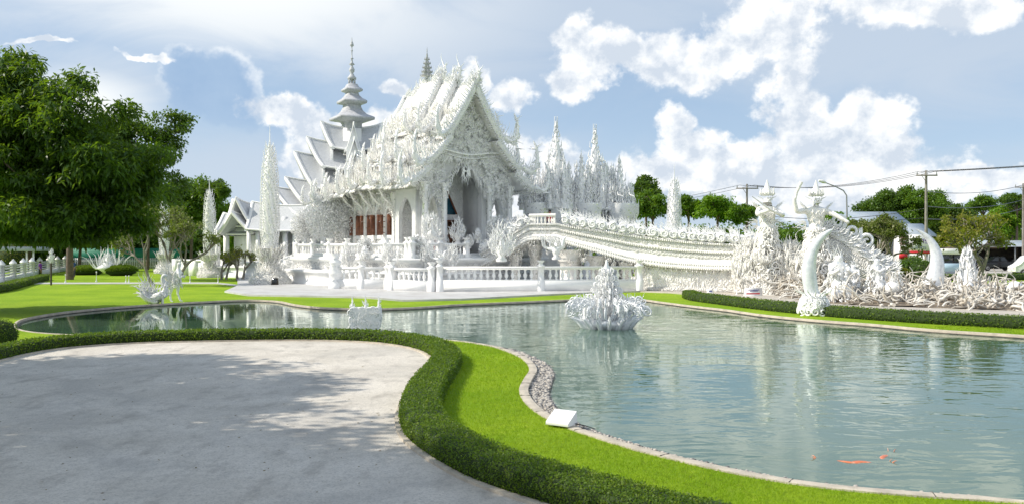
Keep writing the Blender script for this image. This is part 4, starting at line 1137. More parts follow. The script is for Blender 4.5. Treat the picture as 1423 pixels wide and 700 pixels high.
def guardian(loc, rz, s, label, pose):
    rt = thing('guardian_statue', loc, label, 'guardian statue', rz, 'demon guardians at the foot of the bridge')
    # nodes: pelvis0 waist1 chest2 neck3 chin4 skull5  Lsh6 Lel7 Lwr8 Lhand9  Rsh10.. legs
    base = [(0, 0, .95, .20), (0, 0, 1.15, .17), (0, 0, 1.45, .24), (0, 0, 1.66, .09), (0, -.03, 1.78, .13), (0, 0, 1.93, .15)]
    if pose == 'sword':
        L = [(.27, 0, 1.55, .11), (.42, -.28, 1.35, .085), (.12, -.48, 1.42, .06), (.0, -.5, 1.47, .07)]
        Rr = [(-.27, 0, 1.55, .11), (-.45, -.25, 1.38, .085), (-.2, -.46, 1.5, .06), (-.1, -.5, 1.52, .07)]
    else:
        L = [(.27, 0, 1.55, .11), (.52, -.15, 1.42, .085), (.80, -.30, 1.22, .055), (.90, -.34, 1.16, .07)]
        Rr = [(-.27, 0, 1.57, .11), (-.62, -.06, 1.50, .085), (-.72, -.14, 1.88, .06), (-.70, -.16, 1.98, .075)]
    legs = [(.17, -.1, .75, .15), (.26, -.12, .42, .12), (.24, 0, .08, .09), (.26, -.2, .04, .07), (-.17, -.1, .75, .15), (-.26, -.12, .42, .12), (-.24, 0, .08, .09), (-.26, -.2, .04, .07)]
    nodes = [(x * s, y * s, z * s, r * s) for x, y, z, r in base + L + Rr + legs]
    ed = [(0, 1), (1, 2), (2, 3), (3, 4), (4, 5), (2, 6), (6, 7), (7, 8), (8, 9), (2, 10), (10, 11), (11, 12), (12, 13), (0, 14), (14, 15), (15, 16), (16, 17), (0, 18), (18, 19), (19, 20), (20, 21)]
    skin('body', nodes, ed, WLACE, rt)
    # crown
    mb = MB(); lathe(mb, [(.17 * s, 0), (.20 * s, .05 * s), (.15 * s, .1 * s), (.16 * s, .15 * s), (.10 * s, .22 * s), (.05 * s, .36 * s), (.01, .5 * s)], (0, 0, 2.0 * s), 12)
    a = np.arange(14) / 14 * 6.283
    flames(mb, np.c_[.17 * s * np.cos(a), .17 * s * np.sin(a), np.full(14, 2.0 * s)], np.c_[np.cos(a) * .5, np.sin(a) * .5, np.ones(14)], UP, .25 * s, .03 * s, c1=.2)
    mb.build('crown', WLACE, rt)
    # face: brow, nose, eyes, ears, fangs
    mb = MB()
    tube(mb, [(0, -.13 * s, 1.92 * s), (0, -.19 * s, 1.85 * s), (0, -.16 * s, 1.83 * s)], [.02 * s, .035 * s, .02 * s], 6)
    for q in (-1, 1):
        lathe(mb, [(.005, -.03 * s), (.03 * s, 0), (.005, .03 * s)], (q * .055 * s, -.135 * s, 1.92 * s), 8)
        flames(mb, [(q * .12 * s, -.08 * s, 1.97 * s)], (q, -.2, .5), UP, .12 * s, .02 * s)
        flames(mb, [(q * .16 * s, 0, 1.85 * s)], (q * .5, .1, 1), EX * q, .22 * s, .035 * s)
        flames(mb, [(q * .05 * s, -.15 * s, 1.78 * s)], (q * .2, -.3, 1), UP, .06 * s, .012 * s)
    mb.build('face', LACE, rt)
    # coat: tongues from shoulders, belt and skirt
    mb = MB()
    on_lathe(mb, [(.20, 1.0), (.32, .55), (.36, .30)], (0, 0, 0), 1, .1, .01)
    m2 = MB()
    pr = np.array([(.26, 1.05), (.34, .6), (.42, .2)]) * s
    on_lathe(m2, pr, (0, 0, 0), 420, .20 * s, .028 * s, lift=-.8, out=.55)
    on_lathe(m2, np.array([(.20, 1.05), (.26, 1.5)]) * s, (0, 0, 0), 120, .13 * s, .022 * s, lift=.8, out=.5)
    for q in (-1, 1):
        fan(m2, (q * .3 * s, 0, 1.6 * s), unit(UP + EX * q * 1.0), EY, .38 * s, 7, 1.0, .06)
        fan(m2, (q * .28 * s, .1 * s, 1.1 * s), unit(UP * .2 + EX * q), UP, .4 * s, 7, 1.0, .06)
    m2.build('armour', WLACE, rt)
    mb = MB()
    if pose == 'sword':
        pp = np.array([(.25, -.5, 1.38), (-.1, -.52, 1.5), (-.75, -.55, 1.93)]) * s
        tube(mb, pp, [.03 * s, .035 * s, .012 * s], 6)
        rad = [.035, .055, .03]
    else:
        pp = np.array([(-.70, -.16, 1.85), (-.66, -.17, 2.1), (-.52, -.2, 2.42)]) * s
        tube(mb, pp, [.035 * s, .05 * s, .06 * s], 8)
    mb.build('club' if pose != 'sword' else 'sword', WLACE, rt)
    return rt
def pedestal(loc, w, h, label, name='statue_pedestal', rz=.3):
    rt = thing(name, loc, label, 'pedestal', rz)
    mb = MB(); sqlathe(mb, [(w * 1.2, 0), (w * 1.2, .3), (w, .45), (w * .95, .7), (w * .85, 1.0), (w * .85, h - .5), (w, h - .35), (w * 1.1, h - .15), (w * .95, h)])
    mb.build('plinth', WRELIEF, rt)
    m2 = MB(); on_lathe(m2, [(w * 1.25, .2), (w * .98, 1.0), (w * .98, h - .5), (w * 1.15, h)], (0, 0, 0), 420, .5, .065, lift=.8, out=.7)
    a = rng.uniform(0, 6.283, 70); z = rng.uniform(.2, h, 70); o = np.c_[np.cos(a), np.sin(a), 0 * a]
    scrolls(m2, o * w * 1.15 + UP * z[:, None], np.cross(UP, o), UP, rng.uniform(.18, .34, 70), .06, 1.4)
    m2.build('ornament', WLACE, rt)
    return rt
p1 = P(1066, 345, 52.6); p2 = P(1134, 345, 50.6)
pedestal((p1[0], p1[1], 0.05), .85, 2.2, 'scroll-covered white pedestal under the sword-bearing guardian')
guardian((p1[0], p1[1], 2.15), .15, 1.93, 'white demon guardian with crossed arms holding a sword before its chest', 'sword')
pedestal((p2[0], p2[1], 0.05), .95, 2.1, 'scroll-covered white pedestal under the club-raising guardian')
guardian((p2[0], p2[1], 2.05), .0, 1.9, 'white demon guardian raising a club and stretching its other arm right', 'club')
for px, Y, h, lab in ((1097, 52.5, 2.4, 'tall spiky white crest between the two guardians'), (1040, 53.5, 1.9, 'spiky white serpent crest left of the sword-bearing guardian')):
    q = P(px, 345, Y); rt = thing('spiky_crest', (q[0], q[1], 2.3), lab, 'ornament')
    m2 = MB(); lathe(m2, [(.9, -2.2), (1.0, -1), (.8, 0), (.3, .6), (.05, 1)], n=12); m2.build('mound', WRELIEF, rt)
    m2 = MB(); on_lathe(m2, [(.9, -2.0), (1.0, -1), (.8, 0), (.2, .7)], (0, 0, 0), 420, .55, .06, lift=.9, out=.7)
    for k in range(5):
        flames(m2, [(-.6 + .3 * k, 0, .3)], (-.9 + .3 * k, 0, 1), (-1, 0, .3), rng.uniform(1.0, 1.6), .06, c1=-.35, K=8)
    m2.build('tongues', WLACE, rt)
# ------------------------------------------------------------------ plain tiled hall with the tall spire, behind the temple
def sail_roof(parent, c, ang, L, hw, zr, ze, lift=.5, rake=.86, th=.22):
    """concave gabled roof with swept-up ridge ends; tiles (part roof) and pale edging (sub-part verge)"""
    ca, sa = math.cos(ang), math.sin(ang)
    def tr(x, y, z): return (c[0] + x * ca - y * sa, c[1] + x * sa + y * ca, z)
    prof = conc(0, 0, hw, -(zr - ze), 8, 1.35)
    mb = MB(); us = np.linspace(-1, 1, 11)
    for s in (1, -1):
        for tt_, flip in ((0, 0), (-th, 1)):
            rings = []
            for u in us:
                zl = lift * abs(u) ** 2.2
                rg = []
                for w, z in prof:
                    f = 1 - (1 - rake) * (w / hw)
                    rg.append(tr(u * L * f, s * w, zr + z + zl * (1 - .6 * w / hw) + tt_))
                rings.append(rg)
            loft(mb, rings, 0, closed=False, caps=False)
    rf = mb.build('roof', TILEG, parent)
    mb = MB()
    for e in (-1, 1):
        for s in (1, -1):
            rings = []
            for w, z in prof:
                f = 1 - (1 - rake) * (w / hw); x = e * L * f; zz = zr + z + lift * (1 - .6 * w / hw)
                q = .22
                rings.append([tr(x + e * .06, s * w, zz + .07), tr(x - e * .26, s * w, zz + .04), tr(x - e * .26, s * w, zz - th - .05), tr(x + e * .06, s * w, zz - th - .06)])
            loft(mb, rings)
    for s in (1, -1):
        tube(mb, [tr(u * L * rake, s * hw, ze + lift * .4 * abs(u) ** 2.2 - .05) for u in us], .10, 4)
    tube(mb, [tr(u * L, 0, zr + lift * abs(u) ** 2.2 + .05) for u in us], .08, 4)
    mb.build('verge', WHITE, rf)
    return rf
hall_p = P(489, 345, 88.0); hall_p[2] = 0
hall = thing('spired_hall', hall_p, 'white hall with nested grey gables and a tall tiered spire, left of the temple', 'hall', R(14))
lv = [(3.1, 1.7, 15.5, 12.7), (4.5, 2.4, 13.9, 10.7), (5.7, 3.1, 12.4, 8.5), (6.6, 3.7, 9.8, 6.6), (7.8, 4.3, 8.8, 5.6)]
for L, hw, zr, ze in lv:
    sail_roof(hall, (0, 0), 0, L, hw, zr - .5, ze, .6, .66)
    if zr > 12: sail_roof(hall, (0, 0), R(90), L * .95, hw * .46, zr - .9, ze - .4, .6, .85)
mb = MB()
for (L, hw, zr, ze) in lv:
    for a in (0, R(90)):
        ca, sa = math.cos(a), math.sin(a); LL = L * (.62 if a == 0 else .80)
        if a and zr < 12: continue
        h0 = hw; hw = hw * (1 if a == 0 else .46)
        for e in (-1, 1):
            pts = [(-hw * .9, ze - 1.8), (-hw * .9, ze + .05)] + [(-w, zr - .4 + z - .2) for w, z in reversed(conc(0, 0, hw, -(zr - .4 - ze), 6, 1.35)[:-1])] + [(w, zr - .4 + z - .2) for w, z in conc(0, 0, hw, -(zr - .4 - ze), 6, 1.35)[1:-1]] + [(hw * .9, ze + .05), (hw * .9, ze - 1.8)]
            plate(mb, pts, [], .2, (e * LL * ca, e * LL * sa, 0), (-sa, ca, 0), (0, 0, 1))
        hw = h0
b3(mb, -3.2, 3.2, -3.2, 3.2, 1.5, 9)
b3(mb, -.9, .9, -.9, .9, 9, 14.9)
for x in np.linspace(-6.6, 6.6, 8):
    for y in (-3.4, 3.4):
        if abs(x) > 3.3: b3(mb, x - .22, x + .22, y - .22, y + .22, 1.5, 5.8)
for x in (-8.0, 8.0):
    for y in (-3.3, 3.3): b3(mb, x - .25, x + .25, y - .25, y + .25, 1.5, 5.7)
terrace(mb, -10, 10, -6, 6, [(.3, 0), (.3, .4), (0, .6), (0, 1.3), (.2, 1.4), (.2, 1.55), (0, 1.58)])
mb.build('wall', WHITE, hall)
mb = MB()
sp = [(.78, 14.6), (.78, 15.4), (.9, 15.6), (1.75, 15.8), (1.78, 16.0), (1.72, 16.1), (1.15, 16.4), (.85, 16.8), (.72, 17.15), (.70, 17.4), (1.15, 17.5), (1.2, 17.7), (1.15, 17.8), (.8, 18.05), (.58, 18.35), (.5, 18.6), (.82, 18.75), (.85, 18.9), (.8, 19.0), (.55, 19.2), (.42, 19.5)]
sqlathe(mb, sp, (0, 0, 0), R(18))
for q in (-.28, .28):
    for q2 in (-.28, .28): b3(mb, q - .07, q + .07, q2 - .07, q2 + .07, 19.5, 19.95)
lathe(mb, [(.15, 19.5), (.15, 19.95), (.42, 19.95), (.45, 20.15), (.28, 20.35), (.14, 20.6), (.26, 20.8), (.28, 21.0), (.16, 21.25), (.08, 21.4), (.30, 21.5), (.12, 21.7), (.07, 22.0), (.18, 22.1), (.06, 22.2), (.05, 22.8), (.12, 22.9), (.05, 23.0), (.05, 23.3), (.2, 23.4), (.17, 23.6), (.05, 23.9), (.01, 24.3)], (0, 0, 0), 12)
mb.build('spire', GREYW, hall)

low_p = P(352, 345, 86.0); low_p[2] = 0
lowh = thing('side_pavilion', low_p, 'low white pavilion with small crossed grey gables, behind the tall lacework pillar', 'pavilion', R(-22))
sail_roof(lowh, (0, 0), 0, 2.6, 1.6, 7.2, 5.0, .5); sail_roof(lowh, (0, 0), R(90), 2.6, 1.6, 7.2, 5.0, .5)
sail_roof(lowh, (-.4, .3), 0, 3.6, 2.1, 5.9, 4.2, .45); sail_roof(lowh, (0, 0), R(90), 3.2, 2.1, 5.9, 4.2, .45)
mb = MB()
b3(mb, -1.3, 1.3, -1.3, 1.3, 1, 6)
for x in (-3.0, -1.9, 1.9, 3.0):
    for y in (-1.7, 1.7): b3(mb, x - .2, x + .2, y - .2, y + .2, 1.0, 4.6)
terrace(mb, -4, 4, -3, 3, [(.2, 0), (.2, .3), (0, .5), (0, .9), (.15, 1.0), (0, 1.1)])
mb.build('wall', WHITE, lowh)
l2 = P(402, 345, 84.0); l2[2] = 0
lng = thing('long_gallery', l2, 'long white gallery with one wide grey tiled roof, between the pavilion and the temple', 'gallery', R(-12))
sail_roof(lng, (.6, 0), 0, 4.6, 2.4, 6.9, 4.5, .45)
mb = MB(); b3(mb, -3, 4, 1, 1.3, 0, 4.5); b3(mb, -3.6, 4.6, -2.3, 2.3, 0, 1.3)
for x in np.linspace(-3.2, 4.4, 9): b3(mb, x - .17, x + .17, -2.1, -1.8, 1.3, 4.6)
mb.build('wall', WHITE, lng)
# swooping ramp wall at the left of the terrace
w0 = P(404, 345, 73.0); w0[2] = 0
sw = thing('swooping_wall', w0, 'smooth curved white wall sweeping up to the temple terrace', 'wall')
mb = MB(); rings = []
for u in np.linspace(0, 1, 12):
    x = -2.9 + 6.0 * u; top_ = .6 + 2.2 * math.sin(u * 1.57) ** .8; yb = -.8 * u
    rings.append([(x, yb - .9, 0), (x, yb - .75, .3), (x, yb - .45, top_ * .6), (x, yb - .2, top_ - .1), (x, yb + .1, top_), (x, yb + .6, top_ - .1), (x, yb + .8, 0)])
loft(mb, rings); mb.build('wall_face', RELIEFF, sw, smooth=False)
mb = MB(); x = rng.uniform(-2.9, 3.1, 260); u = (x + 2.9) / 6; tz = .6 + 2.2 * np.sin(u * 1.57) ** .8; f = rng.random(260)
flames(mb, np.c_[x, -.8 * u - .2 - .6 * (1 - f), tz * (.15 + .85 * f)], np.c_[np.full(260, .5), np.full(260, -.3), np.ones(260) * .5], UP, .35, .045, c1=.4); mb.build('feathers', LACE, sw)
# low white garden wall behind the left lawn
ga, gb = P(245, 345, 90), P(430, 345, 84)
mb = MB(); d = gb - ga; box(mb, ((ga + gb) / 2 * (1, 1, 0) + UP * .75), (np.linalg.norm(d[:2]), .4, 1.5), math.atan2(d[1], d[0])); box(mb, ((ga + gb) / 2 * (1, 1, 0) + UP * 1.58), (np.linalg.norm(d[:2]), .6, .16), math.atan2(d[1], d[0]))
for u in np.linspace(0, 1, 14): q = ga + d * u; box(mb, (q[0], q[1], .85), (.6, .62, 1.7), math.atan2(d[1], d[0]))
mw = mb.build('garden_wall', WHITE, loc=(ga[0], ga[1], 0)); tag(mw, 'low plain white wall behind the lawn, left of the terrace', 'wall')

# ------------------------------------------------------------------ lacework pillars
def lace_pillar(px, Y, h, w, label, base=True, n=520, z0=0.0):
    p = P(px, 345, Y); rt = thing('lacework_pillar', (p[0], p[1], z0), label, 'pillar', 0.4, 'tall lacework pillars of the garden')
    mb = MB()
    bh = .24 * h
    if base:
        sqlathe(mb, [(w * 1.55, 0), (w * 1.55, .07 * h * .6), (w * 1.35, .075 * h * .7), (w * 1.3, .04 * h + .3), (w * .8, .10 * h), (w * .5, .15 * h), (w * .9, bh)])
        mb.build('pedestal', WRELIEF, rt)
        mb = MB(); on_lathe(mb, [(w * 1.6, .05), (w * .9, .09 * h), (w * .6, .15 * h), (w * 1.2, bh)], (0, 0, 0), 300, .05 * h, .05, lift=.8, out=.9)
        for q in range(8):
            a = q * .785; flames(mb, [(w * .7 * math.cos(a), w * .7 * math.sin(a), bh * .8)], (math.cos(a), math.sin(a), .35), UP, w * 1.3, .09, c1=.5)
        mb.build('pedestal_leaves', WLACE, rt)
    pr = [(w * .55, bh * .9), (w * .75, .35 * h), (w * .72, .55 * h), (w * .62, .72 * h), (w * .42, .85 * h), (w * .12, .93 * h)]
    mb = MB(); lathe(mb, [(r * .85, z) for r, z in pr] + [(.04, h * .96), (.012, h * 1.06)], n=10); mb.build('shaft', LACE, rt)
    mb = MB()
    # rows of upright tongues, tip outward
    rows = int(h * 3.2)
    for k in range(rows):
        z = bh * .9 + (h * .93 - bh * .9) * k / rows; r = np.interp(z, [q[1] for q in pr], [q[0] for q in pr]); m = max(6, int(r * 17)); a = np.arange(m) / m * 6.283 + k * .5
        flames(mb, np.c_[r * .85 * np.cos(a), r * .85 * np.sin(a), np.full(m, z)], np.c_[np.cos(a) * 1.1, np.sin(a) * 1.1, np.ones(m) * .8], np.c_[-np.cos(a) * .4, -np.sin(a) * .4, np.ones(m)], rng.uniform(.32, .52, m), .06, c1=.5)
    mb.build('tongues', LACE, rt)
    return rt
lace_pillar(375, 66.5, 11.6, .92, 'tallest white lacework pillar with needle tip, standing by the paved terrace on the left')
lace_pillar(291, 84, 9.0, .72, 'white lacework pillar with square pedestal against the trees, left of the pavilion')
lace_pillar(229, 98, 9.0, .75, 'white lacework pillar half hidden behind the bare frangipani')
lace_pillar(937, 76, 9.6, .80, 'smooth-looking white lacework pillar rising behind the bridge parapet')
lace_pillar(883, 74, 5.2, .55, 'short white lacework pillar right of the twin-spired gateway', base=False)

# ------------------------------------------------------------------ twin-spired gateway behind the bridge landing
gp = P(800, 345, 70.0); gp[2] = 0
gate = thing('spired_gateway', gp, 'white openwork gateway bristling with flame spires, two of them tallest, behind the bridge', 'gateway', R(6))
kx = 70.0 / F
def gx(px): return (px - 800) * kx
towers = [(770, 165, 1.5), (827, 172, 1.5), (741, 228, .8), (805, 210, .8), (862, 214, .9), (756, 232, .7), (788, 225, .8), (845, 225, .8), (878, 262, .6), (815, 225, .6), (748, 246, .5), (764, 205, .6), (777, 208, .55), (796, 246, .6), (822, 212, .5), (834, 214, .55), (852, 232, .5), (869, 240, .5), (734, 258, .5)]
mb = MB()
for k, x in enumerate((742, 756, 775, 795, 815, 838, 860, 874)):
    sqlathe(mb, [(.45, 0), (.45, 1), (.30, 1.4), (.26, 3.9), (.6, 4.8), (.9, 5.6), (.9, 6.4)], (gx(x), (k % 2) * 1.6 - .8, 0))
for x0, x1 in ((742, 775), (775, 815), (815, 860)):
    a = np.linspace(0, math.pi, 12); tube(mb, np.c_[gx((x0 + x1) / 2) + (gx(x1) - gx(x0)) / 2 * np.cos(a), np.full(12, -1.2), 4.4 + 1.6 * np.sin(a)], .14, 5)
mb.build('arcade', LACE, gate)
mb = MB()
for x in (742, 756, 775, 795, 815, 838, 860, 874):
    on_lathe(mb, [(.45, 0.2), (.32, 1.4), (.26, 4.2), (.7, 5.6), (.8, 6.3)], (gx(x), 0, 0), 190, .5, .05, lift=.9, out=.6)
    fan(mb, (gx(x), -.5, 2.9), UP, EX, 1.3, 9, 1.2, .05)
n = 1500; xx = rng.uniform(gx(736), gx(878), n)
flames(mb, np.c_[xx, rng.uniform(-1.5, 1.5, n), rng.uniform(4.9, 7.6, n)], np.c_[rng.normal(0, .4, n), rng.normal(0, .4, n), rng.choice([-1, 1], n, p=[.25, .75])], UP, rng.uniform(.4, .9, n), .065, c1=.3)
mb.build('arch_lacework', LACE, gate)
for k, (px, py, w) in enumerate(towers):
    zt = CH + (HY - py) * kx; hh = zt - 6.0; x = gx(px); y = (k % 3) * .9 - .9
    mb = MB()
    pr = [(w * .9, 0), (w * .75, .25 * hh), (w * .45, .5 * hh), (w * .2, .72 * hh), (.07, .86 * hh), (.02, hh)]
    lathe(mb, [(r * .75, z) for r, z in pr], (x, y, 6.0), 8)
    rows = int(hh * 2.6)
    for q in range(rows):
        z = hh * .93 * q / rows; r = np.interp(z, [a[1] for a in pr], [a[0] for a in pr]); m = max(4, int(r * 11)); a = np.arange(m) / m * 6.283 + q * .7 + rng.uniform(0, .3)
        flames(mb, np.c_[x + r * .8 * np.cos(a), y + r * .8 * np.sin(a), np.full(m, 6 + z)], np.c_[np.cos(a) * rng.uniform(.4, 1.1, m), np.sin(a) * rng.uniform(.4, 1.1, m), np.ones(m)], np.c_[-np.cos(a), -np.sin(a), np.ones(m) * .6], rng.uniform(.3, .95, m) * (.6 + r * .45), .045 + .02 * w, c1=.5)
    for q in range(5):
        a = rng.uniform(0, 6.28); rr = w * 1.15; bx, by = x + rr * math.cos(a), y + rr * .5 * math.sin(a)
        h2 = hh * rng.uniform(.35, .55); lathe(mb, [(.28, -.3), (.2, h2 * .5), (.02, h2)], (bx, by, 6.2), 6); on_lathe(mb, [(.3, 0), (.2, h2 * .5), (.03, h2 * .9)], (bx, by, 6.2), 60, .4, .05, lift=1.2, out=.5)
    for q in (-.12, .12):
        if w > 1: tube(mb, [(x + q, y, 6 + hh * .8), (x + q, y, 6 + hh * 1.0)], .028, 4)
    for q in range(4):
        if w > 1: lathe(mb, [(.02, -.05), (.20 - .03 * q, 0), (.02, .06)], (x, y, 6 + hh * (.82 + .04 * q)), 8)
    mb.build('spire', LACE, gate)

# ------------------------------------------------------------------ filigree bodhi trees
def lace_tree(px, Y, py_top, wpx, label, z0=0.1, py_c=None, dens=1.0):
    p = P(px, 345, Y); k = Y / F; h = CH + (HY - py_top) * k - z0; r = wpx * k / 2
    rt = thing('filigree_tree', (p[0], p[1], z0), label, 'metal tree', 0, 'white filigree trees before the temple')
    mb = MB(); tube(mb, [(0, 0, 0), (.05, 0, h * .25), (0, 0, h * .5), (.02, 0, h * .9)], [.16, .1, .07, .03], 7)
    cz = h - r if h > 2 * r else h * .6
    for q in range(26):
        a = rng.uniform(0, 6.283); e = rng.uniform(-.3, 1.4); L = r * rng.uniform(.7, 1.0)
        d = np.array((math.cos(a) * math.cos(e), .5 * math.sin(a) * math.cos(e), math.sin(e)))
        s0 = np.array((0, 0, cz - r * .5 * rng.uniform(.2, 1)))
        tube(mb, [s0, s0 + d * L * .5 + UP * .1 * L, s0 + d * L + rnd(1, .06)[0]], [.045, .03, .012], 4)
    mb.build('trunk', LACE, rt)
    mb = MB(); n = int(4600 * dens * max(r, .6) ** 1.5)
    d = unit(rnd(n)); rad = r * rng.random(n) ** .4
    C = np.c_[d[:, 0] * rad, d[:, 1] * rad * .55, cz + d[:, 2] * rad * (1 if h > 2 * r else .9)]
    C = C[C[:, 2] > .5]; n = len(C)
    leaf_cloud(mb, C, unit(C - (0, 0, cz)) * .4, .13, .030)
    mb.build('leaves', LACE, rt)
    return rt
lace_tree(462, 67.5, 262, 78, 'round white filigree tree with a pale hub, the largest left of the shuttered windows', z0=2.2)
lace_tree(428, 70.0, 288, 50, 'smaller white filigree tree at the left end of the terrace', z0=2.2)
lace_tree(508, 61.0, 330, 26, 'tiny white filigree tree under the first shutters', z0=.9, dens=.7)
lace_tree(579, 57.5, 326, 28, 'small white filigree tree at the left corner of the porch', z0=1.2)
lace_tree(692, 60.6, 300, 34, 'white filigree tree right of the porch arch, beside the bridge stair', z0=2.2)
lace_tree(722, 62.6, 300, 34, 'white filigree tree standing just left of the bridge landing', z0=2.2)

# ------------------------------------------------------------------ the two great fangs
def fang(name, loc, h, w, lean, ball, label, rz=0):
    rt = thing(name, loc, label, 'fang sculpture', rz, 'giant curved fangs')
    u = np.linspace(0, 1, 26); z0 = ball * 1.0 if ball else 0
    cx = lean * (u ** 2.4) * h - .10 * h * np.sin(u * math.pi) * np.sign(lean); cz = z0 + h * np.sin(u * 1.15) / math.sin(1.15)
    rad = (w * (1 - u) ** .6 * (.55 + .55 * np.sin(np.minimum(u * 2.4 + .35, 1.57))) if ball else w * (1 - u) ** .85) + .012
    pts = np.c_[cx, 0 * u, cz]; tg_ = unit(np.gradient(pts, axis=0)); nn = np.cross(tg_, EY)
    th = np.arange(20) / 20 * 2 * math.pi; rings = []
    for i in range(26):
        rg = []
        for j, a in enumerate(th):
            rr = rad[i] * (1 + .05 * math.cos(a * 10))
            rg.append(pts[i] + rr * (math.cos(a) * nn[i] + .75 * math.sin(a) * EY))
        rings.append(rg)
    mb = MB(); loft(mb, rings); mb.build('fang', MIRROR, rt, smooth=True)
    mb = MB()
    if ball:
        lathe(mb, [(ball * .8, 0), (ball * 1.0, ball * .3), (ball * 1.02, ball * .7), (ball * .8, ball * 1.2), (ball * .4, ball * 1.5), (.1, ball * 1.6)], n=16)
        mb.build('pedestal', RELIEF, rt, smooth=True)
        mb = MB(); n = 130; a = rng.uniform(0, 6.283, n); e = rng.uniform(-.2, 1.2, n); o = np.c_[np.cos(a) * np.cos(e), np.sin(a) * np.cos(e), np.sin(e)]
        scrolls(mb, o * ball * 1.03 + UP * ball * .55, np.cross(o, UP) + 1e-3, np.cross(o, np.cross(UP, o)) + 1e-3, rng.uniform(.10, .2, n), .03, 1.5)
        for q in range(14):
            a = q / 14 * 6.283; scrolls(mb, [(ball * 1.08 * math.cos(a), ball * 1.08 * math.sin(a), ball * .28)], (-math.sin(a), math.cos(a), 0), UP, ball * .3, .05, 1.3)
            flames(mb, [(ball * .7 * math.cos(a), ball * .7 * math.sin(a), ball * 1.2)], (math.cos(a) * .3, math.sin(a) * .3, 1), (math.cos(a), math.sin(a), 0), .5, .05, c1=.5)
        mb.build('scrollwork', LACE, rt)
    return rt
q = G(1131, 437.5); fang('giant_fang', (q[0], q[1], 0), 3.0, .34, .27, .60, 'tall silvery white curved fang rising from a scroll-carved ball by the pond')
q = P(1297, 345, 45.0); fang('giant_fang', (q[0], q[1], .85), 2.95, .48, -.31, 0, 'white curved fang leaning left, rising out of the tangle of roots')

# ------------------------------------------------------------------ tangle of reaching arms and roots
rp0 = G(1290, 412); rp0[2] = 0
tang = thing('root_tangle', rp0, 'sprawling bed of bleached intertwined roots and reaching arms beside the walkway', 'sculpture')
ROOTM = mat('bleached_roots', (.66, .64, .60), .7, (.40, .35, .28), 1.3, .38, .68, bump=.5, bscale=16, bdist=.03)
ROOTD = mat('dark_root_soil', (.16, .13, .10), .9, (.28, .23, .17), 3)  # dark brown soil of the bed under the roots
fr = smooth_path([G(*a)[:2] for a in ((1072, 409), (1110, 418), (1170, 424.5), (1300, 429.5), (1423, 434), (1560, 441), (1800, 452))], .5)
bk = smooth_path([P(a, 345, b)[:2] for a, b in ((1100, 51), (1150, 50), (1200, 48.5), (1300, 48), (1423, 47), (1600, 45), (1900, 42))], .5)
def onbed(n):
    u = rng.random(n) ** .9; v = rng.random(n) ** .8
    a = np.stack([np.interp(u * (len(fr) - 1), np.arange(len(fr)), fr[:, i]) for i in (0, 1)], 1)
    b = np.stack([np.interp(u * (len(bk) - 1), np.arange(len(bk)), bk[:, i]) for i in (0, 1)], 1)
    return a * (1 - v[:, None]) + b * v[:, None], v
mb = MB()
K_ = 40; rings = []
for i in range(K_):
    f = i / (K_ - 1); a = np.array([np.interp(f * (len(fr) - 1), np.arange(len(fr)), fr[:, j]) for j in (0, 1)]); b = np.array([np.interp(f * (len(bk) - 1), np.arange(len(bk)), bk[:, j]) for j in (0, 1)])
    rings.append([(*(a * (1 - v) + b * v - rp0[:2]), .02 + .16 * math.sin(min(v * 2.2, 1.57)) + rng.uniform(0, .1) * (0 < v < 1)) for v in np.linspace(.02, 1, 14)])
loft(mb, rings, closed=False, caps=False); mb.build('soil_bed', ROOTD, tang)
mb = MB(); n = 2300
B0, v0 = onbed(n)
for i in range(n):
    L = rng.uniform(.6, 2.2); a = rng.uniform(0, 6.283); k = 8; p = np.array((B0[i, 0] - rp0[0], B0[i, 1] - rp0[1], rng.uniform(.08, .5) + .45 * min(v0[i] * 2.2, 1) * rng.random() ** .5))
    pts = [p.copy()]; el_ = rng.uniform(-.1, .8)
    for q in range(k):
        a += rng.normal(0, .45); el_ += rng.normal(-.12, .35)
        p = p + np.array((math.cos(a) * math.cos(el_), math.sin(a) * math.cos(el_) * .6, math.sin(el_) * .8)) * L / k; p[2] = max(p[2], .05); pts.append(p.copy())
    r_ = rng.uniform(.03, .10); tube(mb, pts, np.linspace(r_, r_ * .35, k + 1), 5)
mb.build('roots', ROOTM, tang)
mb = MB(); n = 170; B0, v0 = onbed(n)
for i in range(n):       # arms with hands held up
    p = np.array((B0[i, 0] - rp0[0], B0[i, 1] - rp0[1], .3 + .4 * v0[i])); ln = rnd(1, .35)[0]; ln[2] = 0; h = rng.uniform(.35, .75)
    e = p + UP * h * .55 + ln * h; w_ = e + UP * h * .5 - ln * h * .3
    tube(mb, [p, (p + e) / 2, e, w_], [.07, .065, .045, .035], 6)
    d = unit(w_ - e); tube(mb, [w_, w_ + d * .09], [.04, .05], 6)
    sd = unit(np.cross(d, UP + .01)); 
    for f in range(5):
        o = (f - 2) * .022; bdir = d + sd * (f - 2) * .28; q0 = w_ + d * .08 + sd * o
        tube(mb, [q0, q0 + bdir * .06, q0 + bdir * .10 + np.cross(sd, d) * .03], [.013, .011, .006], 4)
mb.build('reaching_arm', ROOTM, tang)['kind'] = 'stuff'
for px, Y in ((1411, 43.5), (1343, 43.0), (1240, 43)):
    p = P(px, 345, Y) - rp0; mb = MB(); lathe(mb, [(.1, 0), (.32, .12), (.36, .35), (.25, .55), (.05, .62)], (p[0], p[1], .55), 12); mb.build('boulder', LACE, tang, smooth=True)
